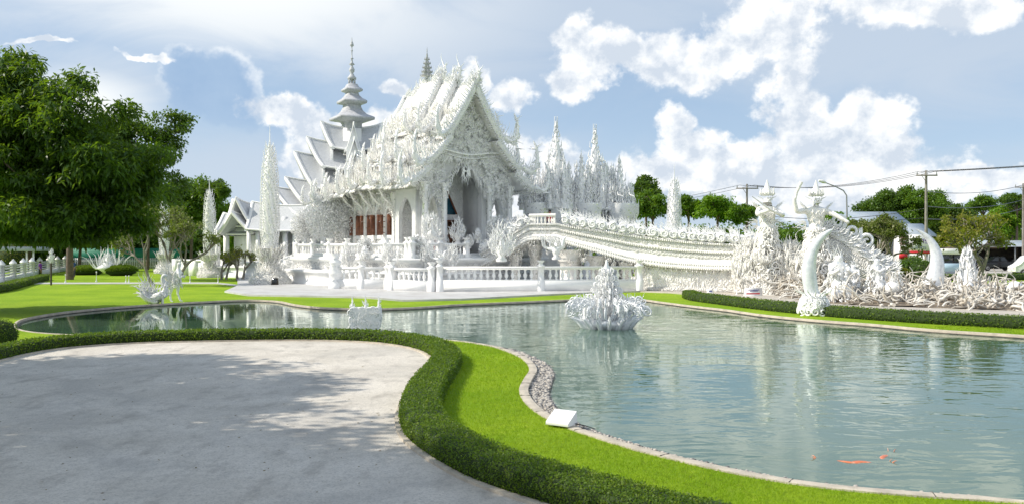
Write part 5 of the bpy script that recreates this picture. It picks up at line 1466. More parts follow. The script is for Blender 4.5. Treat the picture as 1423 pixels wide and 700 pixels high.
# flame crest and hooded figures on the bed
q = P(1344, 345, 44.0); rt = thing('flame_crest', (q[0], q[1], .7), 'white crown-shaped flame crest standing on the roots, right of the leaning fang', 'ornament')
mb = MB(); lathe(mb, [(.5, 0), (.35, .3), (.28, .8), (.2, 1.2), (.06, 1.9), (.01, 2.2)], n=8)
mb.build('core', LACE, rt)
mb = MB()
for lv_ in range(5):
    z = .25 + .36 * lv_; s = 1.25 - .2 * lv_
    for e in (-1, 1):
        for q_ in range(3): flames(mb, [(e * .15, rng.normal(0, .1), z + .1 * q_)], (e * (1.0 - .15 * lv_), rng.normal(0, .15), .55 + .35 * q_), UP, s * rng.uniform(.55, .85), .075, c1=.4, K=7)
on_lathe(mb, [(.5, 0), (.3, .8), (.1, 1.8)], (0, 0, 0), 110, .4, .05, lift=1, out=.6)
mb.build('flames', LACE, rt)
def hooded(px, Y, z0, h, label, rz=0):
    q = P(px, 345, Y); rt = thing('kneeling_statue', (q[0], q[1], z0), label, 'statue', rz, 'white figures among the roots')
    s = h / 1.5
    nodes = [(0, 0, .35 * s, .26 * s), (0, 0, .7 * s, .2 * s), (0, -.02, 1.0 * s, .22 * s), (0, -.04, 1.17 * s, .085 * s), (0, -.08, 1.34 * s, .15 * s), (.22 * s, 0, 1.05 * s, .08 * s), (.3 * s, -.25 * s, .8 * s, .06 * s), (.1 * s, -.42 * s, .95 * s, .05 * s),
             (-.22 * s, 0, 1.05 * s, .08 * s), (-.3 * s, -.25 * s, .8 * s, .06 * s), (-.1 * s, -.42 * s, .95 * s, .05 * s), (.2 * s, -.35 * s, .2 * s, .14 * s), (.25 * s, .1 * s, .08 * s, .1 * s), (-.2 * s, -.35 * s, .2 * s, .14 * s), (-.25 * s, .1 * s, .08 * s, .1 * s)]
    skin('body', nodes, [(0, 1), (1, 2), (2, 3), (3, 4), (2, 5), (5, 6), (6, 7), (2, 8), (8, 9), (9, 10), (0, 11), (11, 12), (0, 13), (13, 14)], LACE, rt)
    mb = MB(); on_lathe(mb, [(.42 * s, .0), (.36 * s, .4 * s), (.25 * s, .8 * s), (.26 * s, 1.1 * s)], (0, 0, 0), 190, .26 * s, .035 * s, lift=-.8, out=.5)
    fan(mb, (0, .1, 1.25 * s), UP, EX, .4 * s, 7, 1.1, .06); mb.build('robe', LACE, rt)
    return rt
hooded(1165, 44.5, .05, 2.7, 'tall hooded white figure with folded hands, right of the scroll ball')
hooded(1217, 44.0, .6, 1.9, 'white figure with a smooth round head sitting on the roots', .8)
hooded(1186, 45.5, .6, 1.5, 'small white figure between the two larger hooded ones', -.5)
for px, Y, h in ((1245, 43, 1.2),):
    q = P(px, 345, Y); bouquet('flame_bouquet', (q[0], q[1], .5), h, 'thin spiky white plume on the roots near the round-headed figure', 'ornament', kind=0)
# descending approach wall with serpent, beyond the second guardian
ap = [P(*a) for a in ((1146, 318, 51.0), (1165, 326, 50.8), (1185, 340, 50.6), (1205, 353, 50.4), (1225, 366, 50.2), (1240, 376, 50.0))]
ap0 = np.array((ap[0][0], ap[0][1], 0)); apS = smooth_path(np.array(ap), .4)
rt = thing('approach_rail', ap0, 'white serpent-backed rail sloping down to the right from the second guardian', 'rail')
mb = MB(); rings = [[(p[0] - ap0[0], p[1] - .35 - ap0[1], 0), (p[0] - ap0[0], p[1] - .45 - ap0[1], max(p[2] - .95, .1)), (p[0] - ap0[0], p[1] - .3 - ap0[1], p[2] - .4), (p[0] - ap0[0], p[1] + .3 - ap0[1], p[2] - .4), (p[0] - ap0[0], p[1] + .4 - ap0[1], 0)] for p in apS]
loft(mb, rings); mb.build('rail_wall', WRELIEF, rt)
mb = MB(); pp = apS - ap0; tube(mb, pp - UP * .1, .36, 8)
n = 700; k = rng.integers(0, len(pp), n); aa = rng.uniform(0, 6.283, n)
flames(mb, pp[k] + np.c_[0 * aa, .36 * np.cos(aa), .36 * np.sin(aa) - .1] + rnd(n, .08), np.c_[np.full(n, .9), np.cos(aa) * .5, np.sin(aa) * .5 + .3], np.c_[np.zeros(n), np.cos(aa), np.sin(aa)], rng.uniform(.3, .5, n), .06, c1=.2)
scrolls(mb, pp[[2, 4, 6]] + UP * .75, EX, UP, .5, .12, 1.6, 18, 6)
mb.build('serpent_body', LACE, rt)

# ------------------------------------------------------------------ lotus fountain
q = G(843, 456.5, -.13); rt = thing('lotus_fountain', (q[0], q[1], -.13), 'silvery white lotus fountain with curling drooping tendrils in the middle of the pond', 'fountain')
mb = MB(); lathe(mb, [(.6, -.5), (.65, 0), (.8, .1), (.9, .25), (.8, .36), (.5, .4)], n=24); mb.build('basin', MIRROR, rt, smooth=True)
mb = MB()
for k in range(16):
    a = k / 16 * 6.283; o = np.array((math.cos(a), math.sin(a), 0))
    flames(mb, [o * .55 + UP * .06], o + UP * .12, UP, .95, .21, c1=.30, K=8, n=6, flat=.5, c2=.06)
    flames(mb, [o * .75 + UP * .18], o * 1.0 + UP * .45, UP, .55, .13, c1=.3, K=6, n=5)
mb.build('petals', MIRROR, rt, smooth=True)
mb = MB()
for k in range(26):
    a = k / 26 * 6.283 + rng.uniform(-.08, .08); o = np.array((math.cos(a), math.sin(a), 0)); s = rng.uniform(.85, 1.12)
    tt_ = np.linspace(0, 1, 16); r_ = .45 + 1.02 * s * np.sin(tt_ * 1.6) + .10 * np.sin(tt_ * 9); z = .32 + .66 * s * np.sin(tt_ * 2.75)
    tube(mb, o * r_[:, None] + UP * z[:, None], .060 * (1.12 - tt_), 6)
    for j in (3, 5, 7, 9, 11, 13):
        scrolls(mb, [o * r_[j] + UP * (z[j] - .12 * rng.choice([-1, 1]))], o, UP, rng.uniform(.12, .2), .028, 1.5, 12)
    flames(mb, o * r_[[3, 6, 9, 12]][:, None] + UP * z[[3, 6, 9, 12]][:, None], o * .7 + UP * np.array([1, .8, .3, -.3])[:, None], -o, rng.uniform(.25, .45, 4), .035, c1=.6, K=7)
mb.build('tendrils', MIRROR, rt, smooth=True)
mb = MB(); lathe(mb, [(.5, .3), (.35, .6), (.42, .9), (.3, 1.2), (.34, 1.5), (.2, 1.8), (.14, 2.2), (.03, 2.65)], n=12)
for z, r_, m in ((.45, .62, 16), (.7, .66, 16), (.95, .70, 15), (1.2, .66, 14), (1.45, .56, 13), (1.7, .46, 11), (1.95, .36, 9), (2.2, .24, 7)):
    a = np.arange(m) / m * 6.283 + z; o = np.c_[np.cos(a), np.sin(a), 0 * a]
    flames(mb, o * r_ * .45 + UP * z, o * .9 + UP * rng.uniform(.3, 1.1, m)[:, None], UP, r_ * .75 * rng.uniform(.8, 1.2, m), .045, c1=.6, K=7)
    scrolls(mb, o * r_ * .95 + UP * (z + .02), o, UP, rng.uniform(.10, .16, m), .026, 1.5, 12)
    scrolls(mb, o * r_ * .7 + UP * (z - .06), np.cross(UP, o), UP, rng.uniform(.08, .13, m), .026, 1.5, 12)
mb.build('central_column', LACE, rt, smooth=True)
for k in range(4):
    a = k * 1.5708 + .5; sp2 = MB(); c_ = (1.0 * math.cos(a), 1.0 * math.sin(a), .5); lathe(sp2, [(.1, -.1), (.07, .2), (.10, .35), (.03, .6), (.005, .85)], c_, 8); on_lathe(sp2, [(.1, 0), (.06, .5)], c_, 26, .16, .02, lift=1, out=.8); sp2.build('side_spike', LACE, rt)
rt.scale = (.93, .93, .95)
# carved box with three spikes at the near bank
q = G(507, 460.5, -.13); rt = thing('carved_basket', (q[0], q[1] + .2, -.13), 'bluish white carved basket with three thin spikes at the near bank behind the hedge', 'ornament', .05)
mb = MB(); sqlathe(mb, [(.42, 0), (.5, .15), (.55, .5), (.53, .82), (.46, .85)], ax=1, ay=.6); mb.build('basket', RELIEFF, rt)
mb = MB(); n = 260; x = rng.uniform(-.5, .5, n); z = rng.uniform(.05, .8, n); scrolls(mb, np.c_[x, np.full(n, -.33), z], EX, UP, rng.uniform(.07, .14, n), .022, 1.3, 10)
flames(mb, np.c_[x[:90], np.full(90, -.3), z[:90]], rnd(90, .5) + np.array((0, -.8, .2)), UP, .16, .02, c1=.6)
for x in (-.5, .0, .5):
    tube(mb, [(x * .93, -.1, .7), (x * .93, -.1, 1.0), (x * .93, -.1, 1.3)], [.07, .035, .008], 6); on_lathe(mb, [(.08, .75), (.05, 1.05)], (x * .93, -.1, 0), 20, .12, .015)
mb.build('spikes', LACE, rt)

# ------------------------------------------------------------------ bird statues on the far bank, left
q = G(213, 421.5); rt = thing('swan_statue', (q[0], q[1], 0), 'white swan-bodied statue with long sweeping tail, lower one of the pair by the pond', 'statue', .05)
s = 1.0
nodes = [(-.85, 0, .62, .03), (-.55, 0, .42, .10), (-.1, 0, .28, .24), (.35, 0, .32, .27), (.6, 0, .55, .20), (.62, 0, .85, .12), (.48, 0, 1.1, .10), (.46, 0, 1.32, .10), (.55, 0, 1.46, .13), (.70, 0, 1.42, .05)]
skin('body', [(x * s, y * s, z * s, r * s) for x, y, z, r in nodes], [(i, i + 1) for i in range(9)], LACE, rt, root=3)
mb = MB()
tube(mb, [(.4, .1, .3), (.4, .1, .0)], .06, 6); tube(mb, [(.5, -.1, .3), (.5, -.1, .0)], .06, 6)
for sd in (-1, 1):
    flames(mb, [(.2, sd * .2, .35), (.2, sd * .2, .25), (.1, sd * .15, .18), (.3, sd * .2, .15)], [(-1, sd * .1, .15), (-1, sd * .1, -.02), (-1, sd * .05, -.05), (-1, sd * .1, 0)], UP, [1.35, 1.1, .9, .8], .11, c1=.28, K=8)
flames(mb, np.c_[rng.uniform(-.5, .2, 34), rng.normal(0, .1, 34), np.full(34, .45)], np.c_[rng.uniform(-.9, .1, 34), rng.normal(0, .15, 34), np.ones(34)], (1, 0, 0.1), rng.uniform(.4, .9, 34), .04, c1=.25)
fan(mb, (-.35, 0, .5), UP, EX, 1.05, 9, .8, .04)
on_lathe(mb, [(.25, .4), (.2, .8), (.1, 1.2)], (.55, 0, 0), 70, .16, .025, lift=-.7)
fan(mb, (.5, 0, 1.5), unit(UP - EX * .4), EX, .4, 7, 1.0, .05)
mb.build('plumage', LACE, rt)
q = G(243, 419.0); rt = thing('bird_figure_statue', (q[0], q[1], 0), 'white standing half-bird figure with raised wings, taller one of the pair by the pond', 'statue', .0)
nodes = [(0, 0, .95, .20), (.06, 0, 1.25, .19), (.14, 0, 1.55, .20), (.2, 0, 1.78, .07), (.24, 0, 1.95, .12), (.24, -.02, 2.08, .10), (-.12, -.12, .78, .12), (-.2, -.12, .4, .055), (-.16, -.12, .05, .05), (-.04, -.14, .02, .05),
         (.12, .12, .78, .12), (.1, .12, .42, .055), (.24, .12, .05, .05), (.36, .12, .02, .05), (.28, -.2, 1.5, .07), (.38, -.28, 1.25, .05), (.5, -.2, 1.4, .035), (.28, .2, 1.5, .07), (.38, .25, 1.25, .05), (.5, .18, 1.4, .035)]
skin('body', nodes, [(0, 1), (1, 2), (2, 3), (3, 4), (4, 5), (0, 6), (6, 7), (7, 8), (8, 9), (0, 10), (10, 11), (11, 12), (12, 13), (2, 14), (14, 15), (15, 16), (2, 17), (17, 18), (18, 19)], LACE, rt)
mb = MB()
for sd in (-1, 1):
    n = 16; flames(mb, np.c_[np.full(n, -.1), np.full(n, sd * .16), np.linspace(.9, 1.5, n)], np.c_[np.full(n, -1), np.full(n, sd * .25), np.linspace(-.3, 1.3, n)], UP, rng.uniform(.5, .95, n), .05, c1=.3, K=7)
fan(mb, (-.2, 0, 1.1), unit(UP - EX * .5), EX, 1.2, 9, .7, .04)
on_lathe(mb, [(.30, .8), (.2, 1.3), (.2, 1.6)], (0.05, 0, 0), 120, .2, .03, lift=-.7)
fan(mb, (.24, 0, 2.1), UP, EX, .35, 7, .9, .05); flames(mb, [(.34, 0, 2.02)], (1, 0, .1), UP, .18, .03)
mb.build('wings', WLACE, rt)
# antler-like white fountain on a round hedge base
q = G(150, 382.5); rt = thing('antler_sculpture', (q[0], q[1], .35), 'spiky white antler-like crown sculpture on the round hedge bed under the trees', 'sculpture')
mb = MB(); lathe(mb, [(.5, 0), (.9, .3), (1.0, .55), (.5, .8), (.3, 1.2), (.1, 1.9), (.01, 2.8)], n=12)
for e in (-1, 1):
    for k in range(7): flames(mb, [(e * .5, rng.normal(0, .2), .5)], (e * (1.1 - .13 * k), rng.normal(0, .3), .15 + .2 * k), UP, rng.uniform(1.4, 2.7), .10, c1=.4, K=8)
on_lathe(mb, [(.9, .3), (.5, .8), (.2, 1.6)], (0, 0, 0), 120, .5, .05, lift=1, out=.7)
mb.build('antlers', LACE, rt)
# lanterns / small statues by the fence
for px, Y, h, lab in ((71, 66, 3.0, 'white flame-topped lantern on a dark stem beside the white fence'),):
    q = P(px, 345, Y); rt = thing('garden_lantern', (q[0], q[1], 0), lab, 'lantern')
    mb = MB(); tube(mb, [(0, 0, 0), (0, 0, h * .6)], .07, 6); mb.build('stem', DARKV, rt)
    mb = MB(); on_lathe(mb, [(.05, h * .55), (.22, h * .7), (.05, h * .9)], (0, 0, 0), 70, .22, .03); lathe(mb, [(.02, h * .55), (.17, h * .68), (.02, h * .88)]); mb.build('lantern_head', LACE, rt)
# ------------------------------------------------------------------ trees
def crown_pts(ells, n, clump=.9, shell=.55, per=None):
    """leaf positions in clumps spread through a set of ellipsoids (cx, cy, cz, rx, ry, rz)"""
    E = np.array(ells, float); vol = (E[:, 3] * E[:, 4] * E[:, 5]) ** .8; k = rng.choice(len(E), n, p=vol / vol.sum())
    d = unit(rnd(n)); rr = (shell + (1 - shell) * rng.random(n))
    c = E[k, :3] + d * E[k, 3:] * rr[:, None]
    return c, d
def tree(name, loc, label, ells, trunk, leafm, nclump, per, leaf, clump_r, barkm=None, group=None, cat='tree', rz=0, limbs=10, droop=.3, tr_r=.3, wfac=.3, shell=.45):
    rt = thing(name, loc, label, cat, rz, group)
    barkm = barkm or BARK
    mb = MB(); trunk = np.array(trunk, float)
    tube(mb, trunk, np.linspace(tr_r, tr_r * .45, len(trunk)), 8)
    C, D = crown_pts(ells, nclump, shell=shell)
    top_ = trunk[-1]
    for i in rng.choice(nclump, min(limbs, nclump), replace=False):
        s_ = trunk[rng.integers(max(1, len(trunk) // 2), len(trunk))]
        m = (s_ + C[i]) / 2 + rnd(1, .25)[0] * (1 + np.linalg.norm(C[i] - s_) * .06); m[2] += .3
        tube(mb, [s_, (s_ + m) / 2 + UP * .15, m, C[i]], [tr_r * .38, tr_r * .3, tr_r * .18, .02], 5)
    mb.build('trunk', barkm, rt)
    mb = MB()
    cr = clump_r * rng.uniform(.55, 1.35, nclump)
    idx = np.repeat(np.arange(nclump), per); n = len(idx)
    o = unit(rnd(n)) * (rng.random(n) ** .45)[:, None] * cr[idx][:, None] * (1, 1, .62)
    P_ = C[idx] + o
    leaf_cloud(mb, P_, unit(o) * .8 + D[idx] * .4 + UP * .3, leaf, leaf * wfac, droop=droop)
    mb.build('crown', leafm, rt)
    return rt
def E_(px, py, rx, ry, Y, base, depth=None, dy=0):
    k = (Y + dy) / F; p = P(px, py, Y + dy) - np.array((base[0], base[1], base[2]))
    return (p[0], p[1], p[2], rx * k, (depth or rx * k), ry * k)
# the large dark tree at the left edge
b = np.array((P(-95, 345, 38)[0], 38.0, 0))
YB = 38
el_ = [E_(20, 130, 62, 50, YB, b, 2.2), E_(30, 84, 24, 13, YB, b, .8), E_(118, 112, 26, 13, YB, b, .8), E_(172, 158, 26, 16, YB, b, .9), E_(218, 212, 22, 12, YB, b, .8), E_(190, 312, 22, 18, YB, b, .8), E_(-60, 180, 130, 110, YB, b, 4), E_(82, 172, 68, 52, YB, b, 2.5, -1), E_(60, 240, 110, 80, YB, b, 3.5), E_(138, 226, 56, 40, YB, b, 2.0, -1.5), E_(165, 270, 50, 42, YB, b, 2.0), E_(60, 295, 95, 38, YB, b, 3.0, -1),
       E_(0, 290, 80, 46, YB, b, 3), E_(40, 318, 60, 18, YB, b, 2.5), E_(120, 322, 40, 14, YB, b, 2), E_(-120, 260, 120, 90, YB, b, 4), E_(205, 245, 20, 18, YB, b, 1.0), E_(130, 300, 50, 28, YB, b, 2)]
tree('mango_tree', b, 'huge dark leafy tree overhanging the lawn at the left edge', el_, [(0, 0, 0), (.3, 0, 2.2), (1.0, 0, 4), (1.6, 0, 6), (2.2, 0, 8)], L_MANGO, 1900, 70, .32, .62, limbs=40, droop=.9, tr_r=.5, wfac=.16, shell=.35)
# the tree off to the left whose shade lies on the plaza
b = np.array((-18.9, 14.9, 0.0))
tree('shade_tree', b, 'spreading tree beside the plaza, nearer than the big tree over the lawn', [(0, 2, 7.0, 4.2, 5.0, 2.4), (2.6, 0, 8.4, 3.0, 4.6, 2.0), (-2, -3, 7, 4, 4, 2.4), (4.5, -5, 8.2, 4, 3.6, 2.2), (6.0, -7.5, 8.4, 3.4, 3.0, 1.8), (1.5, 4.5, 7.4, 2.6, 2.4, 1.5), (7.4, -9.8, 8.0, 3.2, 2.6, 1.6), (6, -11, 7, 4, 3, 2)],
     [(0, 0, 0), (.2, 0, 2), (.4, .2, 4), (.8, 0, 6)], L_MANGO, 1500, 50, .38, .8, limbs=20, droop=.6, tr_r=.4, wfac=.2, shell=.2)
# open-branched tree behind it
b = P(97, 345, 78); b[2] = 0
el_ = [E_(190, 215, 40, 24, 76, b), E_(235, 165, 26, 9, 76, b), E_(215, 182, 30, 12, 76, b), E_(232, 205, 22, 24, 76, b), E_(175, 180, 30, 20, 76, b), E_(150, 230, 60, 50, 76, b), E_(248, 178, 14, 6, 76, b), E_(195, 260, 60, 40, 76, b), E_(120, 200, 60, 50, 76, b)]
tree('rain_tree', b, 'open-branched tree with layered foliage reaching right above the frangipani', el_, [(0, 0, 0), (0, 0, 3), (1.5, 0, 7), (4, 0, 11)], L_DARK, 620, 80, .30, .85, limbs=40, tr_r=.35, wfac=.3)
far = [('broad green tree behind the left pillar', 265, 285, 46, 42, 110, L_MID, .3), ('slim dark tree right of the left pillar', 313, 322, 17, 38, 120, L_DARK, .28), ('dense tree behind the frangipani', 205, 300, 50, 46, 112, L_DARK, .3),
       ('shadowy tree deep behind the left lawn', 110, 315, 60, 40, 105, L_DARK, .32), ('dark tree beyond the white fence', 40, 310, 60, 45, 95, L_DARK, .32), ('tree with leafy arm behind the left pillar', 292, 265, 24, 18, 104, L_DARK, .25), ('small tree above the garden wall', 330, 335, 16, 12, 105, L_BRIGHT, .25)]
farR = [('billowing dark tree between gateway and pillar', 896, 262, 24, 16, 96, L_DARK, .26), ('bright-topped tree right of the gateway', 905, 288, 34, 22, 92, L_MID, .26), ('tree just right of the pillar behind the bridge', 955, 290, 18, 18, 96, L_MID, .26), ('round tree left of the utility pole', 995, 288, 30, 20, 92, L_BRIGHT, .26),
        ('low tree behind the serpent crest', 1035, 298, 26, 14, 92, L_MID, .26), ('light green tree between guardians and lamp', 1162, 312, 22, 18, 70, L_BRIGHT, .24), ('dark tree behind the blue-roofed shop', 1225, 288, 44, 22, 140, L_DARK, .34), ('tall green tree left of the leaning pole', 1275, 285, 40, 32, 138, L_MID, .34),
        ('dark mass of leaves right of the pole', 1320, 300, 40, 26, 145, L_DARK, .34), ('flat-topped tree above the blue roof', 1365, 283, 22, 10, 132, L_MID, .3), ('leafy tree at the right end of the road', 1405, 305, 34, 22, 128, L_BRIGHT, .32), ('umbrella-shaped tree at the right edge', 1412, 278, 22, 9, 126, L_DARK, .3),
        ('broad low tree behind the parked cars', 1345, 325, 70, 22, 150, L_MID, .34), ('dark low tree behind the shop sign', 1255, 322, 60, 20, 155, L_DARK, .34), ('tree showing through the bridge arch', 840, 350, 34, 14, 90, L_MID, .26), ('small tree seen between the gateway piers', 815, 318, 26, 18, 100, L_DARK, .26), ('leafy tree beyond the right edge', 1470, 300, 50, 38, 130, L_MID, .34)]
for i, (lab, px, py, rx, ry, Y, lm, lf) in enumerate(far + farR):
    b = P(px, 345, Y); b[2] = 0; k = Y / F
    el_ = [E_(px, py, rx * .66, ry * .66, Y, b)]
    for q in range(10):
        a = rng.uniform(0, 6.283); el_.append(E_(px + math.cos(a) * rx * .72, py + math.sin(a) * ry * .62, rx * rng.uniform(.16, .42), ry * rng.uniform(.22, .5), Y, b, None, rng.uniform(-2, 2)))
    zc = CH + (HY - py) * k
    nc = int(60 + 60 * rx * ry * k * k / 3); nc = min(int(nc * 1.7), 700)
    tree('broadleaf_tree', b, lab, el_, [(0, 0, 0), (.1, 0, zc * .4), (.2, .1, zc * .8), (.1, 0, zc)], lm, nc, 34, lf * 1.05, .68 * max(.55, min(1.2, rx * k * .3)), group='trees around the temple garden', limbs=12, tr_r=.22, wfac=.34)
# dense back row so that no open horizon shows
def woods(name, pts, h, label, leafm, n):
    p = np.array(pts); c0 = p.mean(0); mb = MB(); u = rng.random(n) * (len(p) - 1); k = u.astype(int); f = (u - k)[:, None]
    q = p[k] * (1 - f) + p[k + 1] * f; hh = h * (.75 + .25 * np.sin(u * 9 + 1) * np.sin(u * 23) + .12 * np.sin(u * 57)); z = hh * rng.random(n) ** .6
    C = np.c_[q[:, 0] + rng.normal(0, 2.5, n), q[:, 1] + rng.normal(0, 2.5, n), z]
    C = C[:, None] + rng.normal(0, .5, (n, 9, 3)); C = C.reshape(-1, 3)
    leaf_cloud(mb, C, rnd(len(C), .4) + UP * .4, .75, .28)
    o = mb.build(name, leafm, loc=(c0[0], c0[1], 0)); tag(o, label, kind='stuff')
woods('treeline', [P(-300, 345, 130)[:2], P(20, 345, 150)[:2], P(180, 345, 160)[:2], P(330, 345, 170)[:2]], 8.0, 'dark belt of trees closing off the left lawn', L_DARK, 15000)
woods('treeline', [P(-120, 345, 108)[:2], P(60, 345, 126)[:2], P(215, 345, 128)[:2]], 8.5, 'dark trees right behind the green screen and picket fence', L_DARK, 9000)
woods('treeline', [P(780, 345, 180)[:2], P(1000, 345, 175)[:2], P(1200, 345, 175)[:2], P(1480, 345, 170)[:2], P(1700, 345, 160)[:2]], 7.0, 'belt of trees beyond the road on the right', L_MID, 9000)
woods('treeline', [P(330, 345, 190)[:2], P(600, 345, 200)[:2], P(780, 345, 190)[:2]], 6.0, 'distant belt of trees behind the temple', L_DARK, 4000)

# frangipani trees: bare forking limbs with leaf rosettes at the tips
def frangipani(loc, h, r, label, leafm, per=16, flat=.5, trunks=((0, 0), (.5, .1)), leaf=.24, depth=5, lean=0.0, spread=.5, zmin=0):
    rt = thing('frangipani_tree', loc, label, 'tree', 0, 'frangipani trees'); mb = MB(); tips = []
    def grow(p, d, L, rad, lv):
        e = p + d * L; tube(mb, [p, (p + e) / 2 + rnd(1, L * .06)[0], e], [rad, rad * .85, rad * .7], 5 if lv > 1 else 7)
        if lv >= depth: tips.append(e); return
        for q in range(3 if (lv in (0, 2) or rng.random() < .5) else 2):
            nd = unit(d + rnd(1, spread)[0] * (1, 1, .45) + np.array((lean, 0, .10))); grow(e, nd, L * rng.uniform(.66, .85), rad * .66, lv + 1)
    for x, y in trunks: grow(np.array((x, y, 0.0)), unit(np.array((x * .8 + lean, y, 1.3))), h * .26, .16, 0)
    T = np.array(tips); sc_ = np.array((r / max(np.abs(T[:, :2]).max(), .1), r / max(np.abs(T[:, :2]).max(), .1), h / T[:, 2].max()))
    mb.V = [v * (sc_ * (1, 1, 1)) if True else v for v in mb.V]; T = T * sc_
    mb.build('trunk', PBARK, rt)
    T = T[T[:, 2] > zmin * h]
    mb = MB(); n = len(T) * per; C = np.repeat(T, per, 0) + rnd(n, .12)
    leaf_cloud(mb, C, rnd(n, .5) + UP * .3, leaf, leaf * .24, droop=.1); mb.build('crown', leafm, rt)
    return rt
q = G(228, 397.5); frangipani((q[0], q[1], 0), 6.2, 3.9, 'bare-limbed frangipani with sparse leaves behind the bird statues', L_OLIVE, 9, trunks=((-.9, 0), (.9, .3), (0, .5)), leaf=.26, depth=5)
q = P(1212, 345, 62); frangipani((q[0], q[1], 0), 5.0, 3.0, 'rounded olive-leaved frangipani behind the sloping serpent rail', L_OLIVE, 22, leaf=.24)
q = P(1180, 345, 66); frangipani((q[0], q[1], 0), 4.8, 2.0, 'smaller frangipani left of the rounded one', L_OLIVE, 16, leaf=.24)
q = P(1342, 345, 56); frangipani((q[0], q[1], 0), 4.9, 3.8, 'wide yellow-leaved frangipani with bare forked limbs behind the flame crest', L_YELL, 17, leaf=.24, spread=.55, zmin=.62)
q = P(330, 345, 76); frangipani((q[0], q[1], 0), 2.8, 1.6, 'little crooked frangipani by the garden wall, left of the tallest pillar', L_YELL, 7, leaf=.22, depth=4)
q = P(308, 345, 78); frangipani((q[0], q[1], 0), 2.3, 1.2, 'tiny frangipani just right of the left pillar', L_YELL, 6, leaf=.22, depth=4)

# other hedges and shrubs
hr = smooth_path([G(*a) for a in ((957, 413.0), (968, 417), (1000, 421.5), (1050, 428), (1100, 433.5), (1170, 440), (1260, 446.5), (1350, 452), (1423, 456), (1560, 463))], .5)
hedge('clipped_hedge', hr, .75, .42, 'low clipped hedge between the far bank of the pond and the walkway', 260, .07)
hedge('clipped_hedge', smooth_path([P(1238, 345, 74), P(1330, 345, 76), P(1500, 345, 78)], .8) * (1, 1, 0), 1.0, .55, 'straight clipped hedge behind the root tangle along the road', 90, .10)
hedge('clipped_hedge', smooth_path([G(-60, 413), G(0, 405), G(30, 397), G(62, 388.5)], .5), .8, .5, 'clipped hedge at the foot of the white fence, left edge', 200, .07)
def ball_bush(px, Y, r, label, z=0, lm=None, squash=.9, name='round_bush', cat='bush', n=None, leaf=.05):
    q = P(px, 345, Y); rt_ = thing(name, (q[0], q[1], 0), label, cat)
    n = n or int(5200 * r * r + 800); d = unit(rnd(n)); d[:, 2] = np.abs(d[:, 2]) if z == 0 and squash < .6 else d[:, 2]
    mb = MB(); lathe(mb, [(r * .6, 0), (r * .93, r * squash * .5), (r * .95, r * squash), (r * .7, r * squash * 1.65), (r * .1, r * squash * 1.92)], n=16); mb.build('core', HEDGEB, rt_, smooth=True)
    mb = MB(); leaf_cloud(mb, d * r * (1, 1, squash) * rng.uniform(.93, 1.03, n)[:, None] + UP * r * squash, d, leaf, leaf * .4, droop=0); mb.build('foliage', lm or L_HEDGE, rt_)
ball_bush(1, 24.5, .44, 'round clipped bush at the left end of the long hedge', leaf=.04)
ball_bush(122, 92, 1.7, 'flat dark hedge mound carrying the antler sculpture, left half', squash=.3, leaf=.12); ball_bush(168, 90, 1.6, 'flat dark hedge mound right of the antler sculpture', squash=.35, leaf=.12)
ball_bush(1252, 68, .7, 'yellow-green shrub beside the red car', lm=L_YELL, leaf=.14); ball_bush(1268, 72, 1.2, 'leafy green shrub left of the leaning fang', lm=L_MID, leaf=.16, n=1800); ball_bush(1282, 70, 1.0, 'low shrub behind the leaning fang', lm=L_DARK, leaf=.16, n=1500)
ball_bush(20, 104, 2.0, 'yellowish shrub behind the white fence', lm=L_YELL, leaf=.16, n=2200)

# grass blades near the viewer
def grass():
    poly = [tuple(p) for p in offset_path(hedge_in, .74)[:, :2]]
    n = 420000
    Y = 7.2 + 24 * rng.random(n) ** 1.9; X = (rng.uniform(540, 1440, n) - HX) * Y / F
    p = np.stack([X, Y], 1)
    # keep points between the hedge and the pond
    def inside(P_, Q):
        Q = np.asarray(Q); r = np.zeros(len(P_), bool); j = len(Q) - 1
        for i in range(len(Q)):
            c = ((Q[i, 1] > P_[:, 1]) != (Q[j, 1] > P_[:, 1])) & (P_[:, 0] < (Q[j, 0] - Q[i, 0]) * (P_[:, 1] - Q[i, 1]) / (Q[j, 1] - Q[i, 1] + 1e-12) + Q[i, 0]); r ^= c; j = i
        return r
    a = inside(p, pond); hp = [tuple(q) for q in poly] + [(60, poly[-1][1]), (60, -30), (-90, -30), (-90, poly[0][1])]
    bb = inside(p, [tuple(q) for q in poly] + [(poly[-1][0], -30), (-90, -30), (-90, poly[0][1])])
    p = p[~a & ~bb]; n = len(p)
    sc = np.clip(p[:, 1] / 11, .8, 2.2); h = rng.uniform(.018, .042, n) * sc ** .5; an = rng.uniform(0, 6.283, n); w = rng.uniform(.0025, .0045, n) * sc
    dx = np.c_[np.cos(an), np.sin(an), 0 * an]; B = np.c_[p, np.zeros(n)]
    tip = B + np.c_[rng.normal(0, .45, n) * h, rng.normal(0, .45, n) * h, h]
    V = np.stack([B - dx * w[:, None], B + dx * w[:, None], tip], 1).reshape(-1, 3)
    mb = MB(); mb.add(V, np.arange(n * 3).reshape(-1, 3)); o = mb.build('grass', BLADE, loc=(3, 12, 0)); tag(o, 'short bright green grass between hedge and kerb', kind='stuff')
grass()

